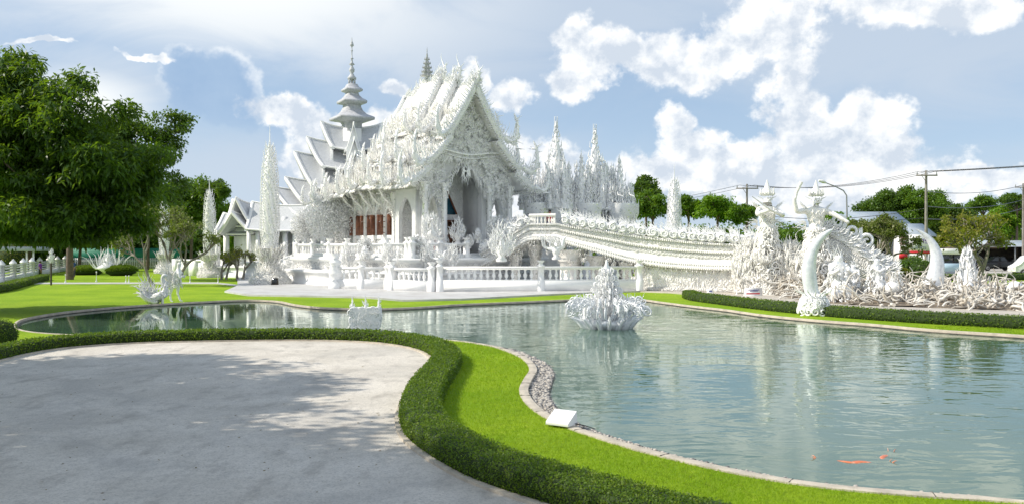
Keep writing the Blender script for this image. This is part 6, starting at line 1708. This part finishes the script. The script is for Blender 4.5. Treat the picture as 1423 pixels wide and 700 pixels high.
# fallen leaves and twigs on the plaza
n = 260; Y = 8 + 14 * rng.random(n); X = (rng.uniform(-20, 560, n) - HX) * Y / F
mb = MB(); a = rng.uniform(0, 6.283, n); s = rng.uniform(.012, .032, n); dx = np.c_[np.cos(a), np.sin(a), 0 * a] * s[:, None]; dy = np.c_[-np.sin(a), np.cos(a), 0 * a] * s[:, None] * .4; c = np.c_[X, Y, np.full(n, .018)]
mb.add(np.stack([c - dx, c + dy + UP * .006, c + dx + UP * .004, c - dy], 1).reshape(-1, 3), np.arange(n * 4).reshape(-1, 4))
tag(mb.build('leaves', mat('dry_leaves', (.12, .08, .03), .8, (.22, .18, .07), 2)), 'a scatter of small dry leaves on the plaza', kind='stuff')
# ------------------------------------------------------------------ street furniture, signs, vehicles, people
REDP = mat('red_paint', (.55, .02, .03), .4); BLACKP = mat('black_paint', (.012, .012, .014), .18); GLASSD = mat('dark_glass', (.02, .025, .03), .06)
WPAINT = mat('white_paint', (.78, .78, .78), .35); GREYM = mat('grey_metal', (.30, .31, .32), .45, metal=.3); RUB = mat('tyre_rubber', (.02, .02, .02), .8); BLUEP = mat('blue_roof_sheet', (.05, .22, .55), .4)
CONC = mat('weathered_concrete', (.30, .28, .26), .85, (.20, .18, .16), 2); NAVY = mat('navy_lettering', (.03, .05, .25), .5); PURP = mat('purple_cloth', (.16, .03, .30), .8); DENIM = mat('blue_cloth', (.03, .07, .22), .85); SKINM = mat('skin_tone', (.45, .26, .17), .6)
ORNG = mat('orange_koi_skin', (.62, .17, .07), .35, (.72, .45, .32), 6, .45, .6); HAIR = mat('black_hair', (.012, .010, .009), .6)
def text(parent, s, size, loc, rot, m, name='lettering', ext=.002):
    c = bpy.data.curves.new(name, 'FONT'); c.body = s; c.size = size; c.extrude = ext; c.align_x = 'CENTER'; c.align_y = 'CENTER'
    o = bpy.data.objects.new(name, c); COL.objects.link(o); o.parent = parent; o.location = loc; o.rotation_euler = rot; c.materials.append(m)
    bpy.context.view_layer.update(); me = bpy.data.meshes.new_from_object(o.evaluated_get(bpy.context.evaluated_depsgraph_get())); bpy.data.objects.remove(o)
    o = bpy.data.objects.new(name, me); COL.objects.link(o); o.parent = parent; o.location = loc; o.rotation_euler = rot; return o
# white wedge-shaped lamp housing on the kerb
q = G(779, 592.5); rt = thing('lamp_housing', (q[0], q[1], .035), 'white wedge-shaped box standing on the pond kerb in the foreground', 'lamp box', R(-33))
mb = MB(); x0, x1, y0, y1 = -.20, .20, -.12, .17
V = [(x0, y0, 0), (x1, y0, 0), (x1, y1, 0), (x0, y1, 0), (x0, y0 + .0, .05), (x1, y0 + .0, .05), (x1, y1, .21), (x0, y1, .21)]
V = np.array(V); rings = [[V[0], V[3], V[7], V[4]], [V[1], V[2], V[6], V[5]]]
loft(mb, rings); hb = mb.build('housing', WPAINT, rt)
bv = hb.modifiers.new('bevel', 'BEVEL'); bv.width = .008; bv.segments = 2
mb = MB(); b3(mb, x0 - .006, x1 + .006, y1 - .03, y1 + .006, 0, .03); mb.build('base_flange', GREYM, rt)
mb = MB(); tube(mb, [(x1, .1, .02), (x1 + .12, .16, .0), (x1 + .3, .22, -.05)], .008, 5); mb.build('cable', RUB, rt)
# small black floodlight by the tall pillar
q = G(382, 397); rt = thing('floodlight', (q[0], q[1], .1), 'small black floodlight box in front of the tallest pillar', 'floodlight', .1)
mb = MB(); b3(mb, -.22, .22, -.12, .12, .05, .5); b3(mb, -.26, .26, -.03, .03, 0, .3); mb.build('casing', DARKV, rt)
mb = MB(); b3(mb, -.18, .18, -.135, -.121, .1, .45); mb.build('lens', GLASSD, rt)
# notice boards before the bridge
q = G(1046, 410.5, .06); rt = thing('notice_board', (q[0], q[1], .06), 'white slanted notice board with red and blue lines of text before the bridge', 'sign', R(8))
mb = MB(); rings = [[(-.52, -.12, .0), (.52, -.12, .0), (.52, .10, .0), (-.52, .10, .0)], [(-.46, .02, .46), (.58, .02, .46), (.58, .08, .46), (-.46, .08, .46)]]; loft(mb, rings); mb.build('panel', WPAINT, rt)
mb = MB()
for z, x0, x1, m in ((.33, -.3, .40, 0), (.27, -.2, .3, 0)): mb.add([(x0, -.055 - (.3 - z) * .3 + .003, z), (x1, -.055 - (.3 - z) * .3 + .003, z), (x1, -.045 - (.3 - z) * .3, z + .035), (x0, -.045 - (.3 - z) * .3, z + .035)], [(0, 1, 2, 3)])
mb.build('blue_text_lines', NAVY, rt)
mb = MB(); mb.add([(-.44, -.092, .10), (.40, -.092, .10), (.41, -.078, .17), (-.43, -.078, .17)], [(0, 1, 2, 3)]); mb.build('red_text_line', REDP, rt)
q = G(987, 407, .06); rt = thing('small_sign', (q[0], q[1], .06), 'small pale sign with a blue mark, left of the slanted notice board', 'sign', R(8))
mb = MB(); rings = [[(-.2, -.08, 0), (.2, -.08, 0), (.2, .06, 0), (-.2, .06, 0)], [(-.2, 0, .25), (.2, 0, .25), (.2, .05, .25), (-.2, .05, .25)]]; loft(mb, rings); mb.build('panel', WPAINT, rt)
mb = MB(); mb.add([(-.1, -.052, .10), (.1, -.052, .10), (.1, -.032, .17), (-.1, -.032, .17)], [(0, 1, 2, 3)]); mb.build('mark', NAVY, rt)
# thin white rope posts
def rope_post(px, py, h, lab):
    q = G(px, py, .06); rt = thing('rope_post', (q[0], q[1], .0), lab, 'post', 0, 'thin white posts along the walkway and paths')
    mb = MB(); lathe(mb, [(.09, 0), (.08, .06), (.03, .12), (.025, h * .8), (.06, h * .84), (.05, h * .92), (.01, h)], n=8); mb.build('shaft', WPAINT, rt)
for px, py, h, lab in ((970, 404.5, 1.0, 'thin white post left of the small sign'), (1024, 408.5, 1.0, 'thin white post left of the slanted notice board'), (91, 391, .7, 'short pale post on the path under the big tree'), (134, 390, .9, 'pale post on the path below the antler sculpture'),
                       (175, 391, .6, 'short post left of the swan statue'), (179, 391, .6, 'short post beside its twin left of the swan statue'), (303, 392, .7, 'short post right of the left pillar'), (264, 391.5, .7, 'short post left of the left pillar')):
    rope_post(px, py, h, lab)
# utility poles and wires
def pole(px, Y, pyt, lab, w=1.6):
    q = P(px, pyt, Y); rt = thing('utility_pole', (q[0], q[1], 0), lab, 'utility pole', 0, 'utility poles along the road')
    mb = MB(); sqlathe(mb, [(.13, 0), (.08, q[2])]); mb.build('pole', CONC, rt)
    mb = MB(); b3(mb, -w / 2, w / 2, -.19, -.10, q[2] - .55, q[2] - .42); mb.build('crossarm', CONC, rt)
    for x in (-w / 2 + .08, 0, w / 2 - .08):
        mb = MB(); lathe(mb, [(.05, 0), (.07, .1), (.04, .18), (.06, .26), (.01, .3)], (x, -.145, q[2] - .42), 6); mb.build('insulator', GREYM, rt)
    mb = MB(); tube(mb, [(-.5, -.14, q[2] - .5), (0, -.14, q[2] - 1.2)], .03, 4); mb.build('brace', CONC, rt)
    return q
pA = pole(1038, 95, 256, 'concrete utility pole with crossarm behind the bridge', 2.4); pB = pole(1287, 82, 237, 'tall leaning-looking utility pole right of the road, by the shop sign', 2.0); pC = pole(1422, 105, 255, 'utility pole at the right edge of the view', 2.2)
pD = np.array((75.0, 40, 12.5)); pE = P(660, 300, 160)
def wire(a, b, sag, lab, r=.022):
    u = np.linspace(0, 1, 30)[:, None]; p = a * (1 - u) + b * u; p[:, 2] -= sag * 4 * (u[:, 0] * (1 - u[:, 0])); mb = MB(); tube(mb, p, r, 4); c = (a + b) / 2
    tag(mb.build('power_wire', BLACKP, loc=tuple(a)), lab, 'wire', 'overhead wires')
for dx, w1 in ((-.8, 'back'), (0, 'middle'), (.8, 'front')):
    o = np.array((dx, 0, -.12)); wire(pA + o, pB + o, .8, f'overhead wire between the two crossarmed poles, {w1} of three'); wire(pB + o, pD + o, .9, f'overhead wire rising to the right from the tall pole, {w1} of three')
    if dx: wire(pE + o, pA + o, 1.4, f'faint overhead wire left of the first pole, {w1} strand')
wire(pB - (0, 0, 3.6), pA - (0, 0, 3.2), .8, 'lower cable between the two crossarmed poles', .03); wire(pB - (0, 0, 3.4), pC - (0, 0, 2.0), .5, 'lower cable running right to the last pole', .03); wire(pC - (0, 0, .2), pB - (0, 0, 2.0), .5, 'upper cable from the last pole back to the tall pole', .03)
wire(pB - (0, 0, 4.6), pC - (0, 0, 3.0), .5, 'lowest cable running right to the last pole', .03); wire(pB - (0, 0, 4.5), pE - (0, 0, 1), 1.6, 'long low cable crossing behind the guardians', .03)
# street lamp
q = P(1177, 345, 70); rt = thing('street_lamp', (q[0], q[1], 0), 'curved grey street lamp behind the club-raising guardian', 'street lamp')
k = 70 / F; mb = MB(); pts = [(0, 0, 0)] + [(P(a, b_, 70) - q * (1, 1, 0) - (0, 0, 0)) for a, b_ in ((1177, 300), (1176.5, 272), (1172, 265), (1160, 259), (1148, 254.5))]; pts = [np.array((p_[0], 0 if i == 0 else 0, p_[2])) for i, p_ in enumerate(pts)]
tube(mb, pts, [.09, .07, .06, .05, .045, .04], 6); mb.build('pole', GREYM, rt)
e = pts[-1]; mb = MB(); tube(mb, [e, e + (-.25, 0, .12), e + (-.6, 0, .2)], [.06, .16, .10], 8); mb.build('lamp_head', WPAINT, rt)

# shop buildings, roofs, signs across the road
def shed(name, px0, px1, Y, zt, dpt, lab, roofm, open_front=True, wallm=None, roof_over=.6, cat='building', zr=.8):
    a, b_ = P(px0, 345, Y), P(px1, 345, Y); w = b_[0] - a[0]; c = ((a[0] + b_[0]) / 2, Y, 0); rt = thing(name, c, lab, cat)
    wallm = wallm or WPAINT; mb = MB(); b3(mb, -w / 2, w / 2, dpt - .2, dpt, 0, zt); b3(mb, -w / 2, -w / 2 + .2, .0, dpt - .21, 0, zt); b3(mb, w / 2 - .2, w / 2, 0, dpt - .21, 0, zt)
    if not open_front: b3(mb, -w / 2 + .21, w / 2 - .21, 0, .2, 0, zt)
    mb.build('wall', wallm, rt)
    mb = MB(); V = [(-w / 2 - roof_over, -roof_over, zt), (w / 2 + roof_over, -roof_over, zt), (w / 2 + roof_over, dpt / 2, zt + zr), (-w / 2 - roof_over, dpt / 2, zt + zr), (w / 2 + roof_over, dpt + roof_over, zt), (-w / 2 - roof_over, dpt + roof_over, zt)]
    V2 = [(x, y, z - .12) for x, y, z in V]; mb.add(V + V2, [(0, 1, 2, 3), (3, 2, 4, 5), (6, 9, 8, 7), (9, 11, 10, 8), (0, 6, 7, 1), (5, 4, 10, 11), (0, 3, 9, 6), (3, 5, 11, 9), (1, 7, 8, 2), (2, 8, 10, 4)]); mb.build('roof', roofm, rt)
    if open_front:
        for u in np.linspace(-w / 2 + .15, w / 2 - .15, max(3, int(w / 3.5))):
            mb = MB(); b3(mb, u - .08, u + .08, -.4, -.24, 0, zt - .05); mb.build('post', GREYM, rt)
    return rt, w
GREYR = mat('grey_metal_roof', (.30, .36, .42), .45, (.38, .42, .46), 1.0); DWALL = mat('dark_shop_wall', (.05, .045, .04), .8, (.10, .08, .06), 2)
shed('shop_building', 1352, 1520, 118, 3.1, 10, 'long dark open-fronted shop behind the parked cars', GREYR, True, DWALL)
shed('shop_building', 1180, 1262, 100, 5.2, 9, 'shop with wide grey metal roof behind the olive frangipani', GREYR, True, DWALL, zr=2.0)
shed('shop_building', 1262, 1292, 96, 4.2, 6, 'small white-gabled shop with grey roof left of the pole', GREYR, False, WPAINT, zr=1.4)
shed('shop_building', 1342, 1398, 142, 6.5, 8, 'building with bright blue sheet roof above the trees', BLUEP, False, WPAINT, zr=1.8)
q = P(1275, 345, 80); rt = thing('shop_sign', (q[0], q[1], 0), 'white signboard with purple lettering and red strip, left of the leaning fang', 'sign')
mb = MB(); b3(mb, -1.15, 1.15, -.06, .06, 2.3, 4.05); mb.build('board', WPAINT, rt); mb = MB(); b3(mb, -1.15, 1.15, -.085, -.063, 2.3, 2.55); mb.build('red_strip', REDP, rt)
for x in (-.9, .9): mb = MB(); b3(mb, x - .05, x + .05, -.03, .03, 0, 2.29); mb.build('post', GREYM, rt)
text(rt, 'บายศรี', .72, (0, -.075, 3.45), (R(90), 0, 0), PURP); text(rt, 'ร้านอาหาร', .40, (0, -.075, 2.85), (R(90), 0, 0), NAVY)
q = P(1257, 345, 74); rt = thing('menu_board', (q[0], q[1], 0), 'dark brown board with rows of pale text lines beside the red parasol', 'sign')
mb = MB(); b3(mb, -.35, .35, -.04, .04, .6, 3.9); mb.build('board', mat('brown_board', (.07, .03, .025), .6), rt)
for z in (.9, 1.3, 1.7, 2.1, 2.5, 2.9, 3.3): mb = MB(); b3(mb, -.3, .3, -.055, -.042, z, z + .13); mb.build('text_line', WPAINT, rt)
q = P(1250, 345, 72); rt = thing('red_flag', (q[0], q[1], 0), 'small red flag on a pole beside the dark brown board', 'flag')
mb = MB(); tube(mb, [(0, 0, 0), (0, 0, 2.6)], .03, 5); mb.build('pole', GREYM, rt); mb = MB(); b3(mb, -.05, .65, -.03, .0, 1.95, 2.35); mb.build('cloth', REDP, rt)
# vehicles
def wheel(parent, x, y, r=.36, w=.24):
    mb = MB(); a = np.arange(20) / 20 * 6.283
    rings = [np.c_[x + rr * np.cos(a), np.full(20, y + dy), r + rr * np.sin(a)] for dy, rr in ((-w / 2, r * .6), (-w / 2, r * .93), (-w / 2 + .04, r), (w / 2 - .04, r), (w / 2, r * .93), (w / 2, r * .6))]
    loft(mb, rings); t_ = mb.build('wheel', RUB, parent, smooth=False)
    mb = MB(); s = -1 if y < 0 else 1; rings = [np.c_[x + rr * np.cos(a), np.full(20, y + s * dy), r + rr * np.sin(a)] for dy, rr in ((w * .40, r * .62), (w * .55, r * .55), (w * .45, r * .2), (w * .55, r * .12))]
    loft(mb, rings); mb.build('rim', GREYM, t_)
def vehicle(name, px, Y, kind, bodym, lab, rz=0, z=0.03, group=None):
    q = P(px, 345, Y); rt = thing(name, (q[0], q[1], z), lab, {'pickup_truck': 'pickup', 'van': 'van', 'car': 'car', 'food_truck': 'kiosk'}[name], rz, group)
    if kind == 'pickup': L, W_, low = 5.2, 1.8, [(-2.6, .45), (-2.6, 1.0), (-2.45, 1.12), (-1.5, 1.18), (-.85, 1.72), (.55, 1.76), (.95, 1.2), (2.55, 1.18), (2.6, .5)]
    elif kind == 'van': L, W_, low = 4.8, 1.8, [(-2.4, .4), (-2.4, .95), (-1.9, 1.2), (-1.2, 1.95), (-.9, 2.05), (2.2, 2.05), (2.38, 1.8), (2.4, .4)]
    else: L, W_, low = 4.3, 1.7, [(-2.15, .4), (-2.12, .8), (-1.2, .98), (-.55, 1.42), (.9, 1.45), (1.6, 1.02), (2.12, .95), (2.15, .4)]
    mb = MB()
    def secs(y, ins): return [(x * (1 - ins * .02), y, (zz if zz < 1.15 else zz - ins * .03)) for x, zz in low]
    rings = [secs(-W_ / 2 + .08, 2), secs(-W_ / 2, 0), secs(W_ / 2, 0), secs(W_ / 2 - .08, 2)]
    # tumblehome: upper body narrower
    R2 = []
    for rg in rings: R2.append([(x, y * (1 - .12 * max(0, zz - 1.0)), zz) for x, y, zz in rg])
    loft(mb, R2); bd = mb.build('body', bodym, rt)
    bv = bd.modifiers.new('bevel', 'BEVEL'); bv.width = .06; bv.segments = 3; bv.angle_limit = R(30)
    for s in (-1, 1):
        if kind == 'pickup': ws = [[(-1.25, 1.22), (-.72, 1.65), (-.2, 1.66), (-.2, 1.22)], [(-.12, 1.22), (-.12, 1.66), (.48, 1.66), (.75, 1.22)]]
        elif kind == 'van': ws = [[(-1.5, 1.25), (-1.05, 1.85), (-.3, 1.88), (-.3, 1.25)], [(-.2, 1.25), (-.2, 1.88), (.9, 1.88), (.9, 1.25)], [(1.0, 1.25), (1.0, 1.88), (2.15, 1.85), (2.2, 1.25)]]
        else: ws = [[(-.95, 1.02), (-.5, 1.36), (.1, 1.38), (.1, 1.02)], [(.18, 1.02), (.18, 1.38), (.85, 1.38), (1.25, 1.04)]]
        for w_ in ws:
            mb = MB(); yy = lambda zz: s * (W_ / 2 * (1 - .12 * max(0, zz - 1.0)) + .012)
            mb.add([(x, yy(zz), zz) for x, zz in w_], [(0, 1, 2, 3)]); mb.build('window', GLASSD, rt)
        for x in (-L / 2 + .85, L / 2 - .95): wheel(rt, x, s * (W_ / 2 - .06))
        mb = MB(); b3(mb, L / 2 - .03, L / 2 + .03, s * (W_ / 2 - .25) - .1, s * (W_ / 2 - .25) + .1, .85, 1.08); mb.build('tail_light', REDP, rt)
        mb = MB(); b3(mb, -L / 2 - .03, -L / 2 + .05, s * (W_ / 2 - .3) - .15, s * (W_ / 2 - .3) + .15, .72, .9); mb.build('headlight', WPAINT, rt)
    return rt
vehicle('pickup_truck', 1385, 108, 'pickup', BLACKP, 'black pickup parked across the road, tail lamp to the right', R(4))
vehicle('pickup_truck', 1330, 114, 'pickup', BLACKP, 'dark pickup half hidden behind the flame crest', R(8)); vehicle('car', 1408, 122, 'car', BLACKP, 'dark car in the shade behind the black pickup', R(10))
vehicle('van', 1440, 88, 'van', WPAINT, 'white van cut off by the right edge of the view', R(-6))
q = P(1425.5, 345, 87.1)
vehicle('car', 1236, 86, 'car', WPAINT, 'white car partly hidden behind the round-headed figure', R(30))
q = P(1317, 345, 90); rt = thing('food_kiosk', (q[0], q[1], 0.02), 'white kiosk trailer with dark open windows and blue lower panel', 'kiosk')
mb = MB(); b3(mb, -2.2, 2.2, 0, 2.2, 2.15, 2.75); b3(mb, -2.2, -1.9, 0, 2.2, .4, 2.15); b3(mb, 1.9, 2.2, 0, 2.2, .4, 2.15); b3(mb, -1.89, 1.89, 2.0, 2.2, .4, 2.15); mb.build('body', WPAINT, rt)
mb = MB(); b3(mb, -1.89, 1.89, .0, .1, .4, 1.25); mb.build('lower_panel', mat('pale_blue_panel', (.45, .60, .75), .5), rt)
for x in (-1.89, -.6, .7): mb = MB(); b3(mb, x + .0, x + 1.15, .05, .09, 1.27, 2.13); mb.build('window', GLASSD, rt)
for x in (-1.2, 1.2): wheel(rt, x, .1, .3)
# covered walkway and fence on the left
q = P(46, 345, 90); rt = thing('covered_walkway', (q[0], q[1], 0), 'flat-roofed covered walkway beyond the white fence', 'shelter')
mb = MB(); b3(mb, -16, .4, -.3, 3.3, 2.5, 2.95); mb.build('roof', GREYR, rt)
for x in (0, -.7, -4, -8, -12):
    mb = MB(); b3(mb, x - .07, x + .07, 0, .14, 0, 2.5); mb.build('post', WPAINT, rt)
fa, fb = G(-70, 411), G(55, 381.5); fc = G(100, 374.5)
rt = thing('white_fence', (fa[0], fa[1], 0), 'white slatted garden fence running back along the left edge', 'fence')
def fence_run(a, b_, n, h=1.45):
    a = a * (1, 1, 0) - fa * (1, 1, 0); b_ = b_ * (1, 1, 0) - fa * (1, 1, 0); d = b_ - a; L = np.linalg.norm(d); an = math.atan2(d[1], d[0]); m = (a + b_) / 2
    mb = MB(); box(mb, m + UP * .25, (L, .3, .5), an)
    for z in (.66, .9, 1.14, 1.34): box(mb, m + UP * z, (L, .08, .13), an)
    mb.build('rail_panel', WPAINT, rt)
    for i in range(n + 1):
        p = a + d * i / n; mb = MB(); sqlathe(mb, [(.22, 0), (.22, h), (.28, h + .03), (.25, h + .12), (.02, h + .45)], p, an); mb.build('post', WPAINT, rt)
fence_run(fa, fb, 7); fence_run(fb, fc, 4)
p0, p1_ = P(100, 345, 112), P(250, 345, 118)
rt = thing('picket_fence', (p0[0], p0[1], 0), 'white picket fence far back under the trees with a green screen', 'fence')
mb = MB(); d = (p1_ - p0); L = np.linalg.norm(d[:2]); an = math.atan2(d[1], d[0]); box(mb, d / 2 * (1, 1, 0) + UP * 1.9, (L, .05, 1.8), an); mb.build('green_screen', mat('green_screen_sheet', (.01, .22, .14), .6), rt)
mb = MB()
for z in (.4, 1.2): box(mb, d / 2 * (1, 1, 0) + UP * z + (0, -.2, 0), (L, .06, .12), an)
mb.build('rail', WPAINT, rt)
pk = None
for i in range(60):
    if pk is None: mb = MB(); b3(mb, -.06, .06, -.03, .03, 0, 1.5); pk = o = mb.build('picket', WPAINT, rt)
    else: o = pk.copy(); COL.objects.link(o)
    p = d * (i + .5) / 60; o.location = (p[0], p[1] - .3, .05)
# people
def person(loc, rz, h, top_m, leg_m, lab, pose='walk', hair=True):
    rt = thing('person', loc, lab, 'person', rz); s = h / 1.75
    st_ = .18 if pose == 'walk' else .04
    nodes = [(0, 0, .95, .13), (0, 0, 1.15, .12), (0, 0, 1.38, .15), (0, 0, 1.50, .055), (0, -.01, 1.60, .085), (0, 0, 1.68, .09), (.19, 0, 1.42, .05), (.23, .03 + st_ * .5, 1.15, .04), (.22, -.08 + st_, .92, .032), (.22, -.1 + st_, .84, .035),
             (-.19, 0, 1.42, .05), (-.23, .03 - st_ * .5, 1.15, .04), (-.22, -.08 - st_, .92, .032), (-.22, -.1 - st_, .84, .035), (.10, -st_ * .5, .5, .07), (.10, -st_, .08, .045), (.10, -st_ - .14, .03, .035), (-.10, st_ * .5, .5, .07), (-.10, st_, .08, .045), (-.10, st_ - .14, .03, .035)]
    nd = [(x * s, y * s, z * s, r * s) for x, y, z, r in nodes]
    skin('body', nd, [(0, 1), (1, 2), (2, 3), (3, 4), (4, 5), (2, 6), (6, 7), (7, 8), (8, 9), (2, 10), (10, 11), (11, 12), (12, 13), (0, 14), (14, 15), (15, 16), (0, 17), (17, 18), (18, 19)], SKINM, rt)
    mb = MB(); rings = [[(s * rx * math.cos(a), s * ry * math.sin(a), z * s) for a in np.arange(14) / 14 * 6.283] for rx, ry, z in ((.17, .14, .88), (.165, .135, 1.1), (.20, .15, 1.36), (.19, .13, 1.46), (.08, .08, 1.52))]; loft(mb, rings)
    for e in (-1, 1): tube(mb, [(e * .17 * s, 0, 1.44 * s), (e * .23 * s, (.02 + e * st_ * .4) * s, 1.2 * s)], [.075 * s, .06 * s], 8)
    mb.build('shirt', top_m, rt, smooth=True)
    mb = MB()
    for e in (1, -1): tube(mb, [(e * .09 * s, 0, .95 * s), (e * .10 * s, -e * st_ * .5 * s, .5 * s), (e * .10 * s, -e * st_ * s, .1 * s)], [.115 * s, .09 * s, .07 * s], 8)
    mb.build('trousers', leg_m, rt, smooth=True)
    mb = MB(); lathe(mb, [(.02, .0), (.10 * s, .03 * s), (.115 * s, .12 * s), (.08 * s, .2 * s), (.01, .225 * s)], (0, .02 * s, 1.58 * s), 12); mb.build('hair', HAIR, rt, smooth=True)
    return rt
q = G(102, 385); person((q[0], q[1], 0), R(200), 1.65, DENIM, BLACKP, 'person in a blue top and dark trousers walking under the big trees')
q = G(56, 386); person((q[0], q[1], 0), R(90), 1.6, PURP, BLACKP, 'person in a purple top standing behind the white fence post', 'stand')
q = P(607, 345, 60.4); person((q[0], q[1], 2.42), R(30), 1.6, WPAINT, REDP, 'person in white top and pink-red trousers on the porch steps', 'stand')
q = P(764, 345, 61.6); person((q[0], q[1], 3.9), R(0), 1.6, REDP, DENIM, 'person in a red top behind the balusters of the bridge landing', 'stand')
# koi under the surface
for px, py, rz, lab in ((1172, 647, 2.7, 'pale orange koi nosing toward the left kerb'), (1203, 649, .1, 'orange red koi swimming rightward behind the other'), (1232, 640, 1.0, 'cream koi with lifted tail beside the orange one')):
    q = G(px, py, -.16); rt = thing('koi', (q[0], q[1], -.138), lab, 'fish', rz, 'koi near the front of the pond')
    u = np.linspace(0, 1, 9); mb = MB(); tube(mb, np.c_[(u - .5) * .56, .04 * np.sin(u * 5), 0 * u], .056 * np.sin(np.clip(u * 1.0 + .12, 0, 1) * math.pi) ** .7 + .008, 8); mb.build('body', ORNG, rt, smooth=True)
    mb = MB(); flames(mb, [(.27, 0, 0), (.27, 0, 0), (-.07, .05, 0), (-.07, -.05, 0)], [(1, .4, .1), (1, -.4, .1), (.4, 1, 0), (.4, -1, 0)], UP, [.17, .17, .12, .12], .024, flat=.4); mb.build('fins', ORNG, rt)
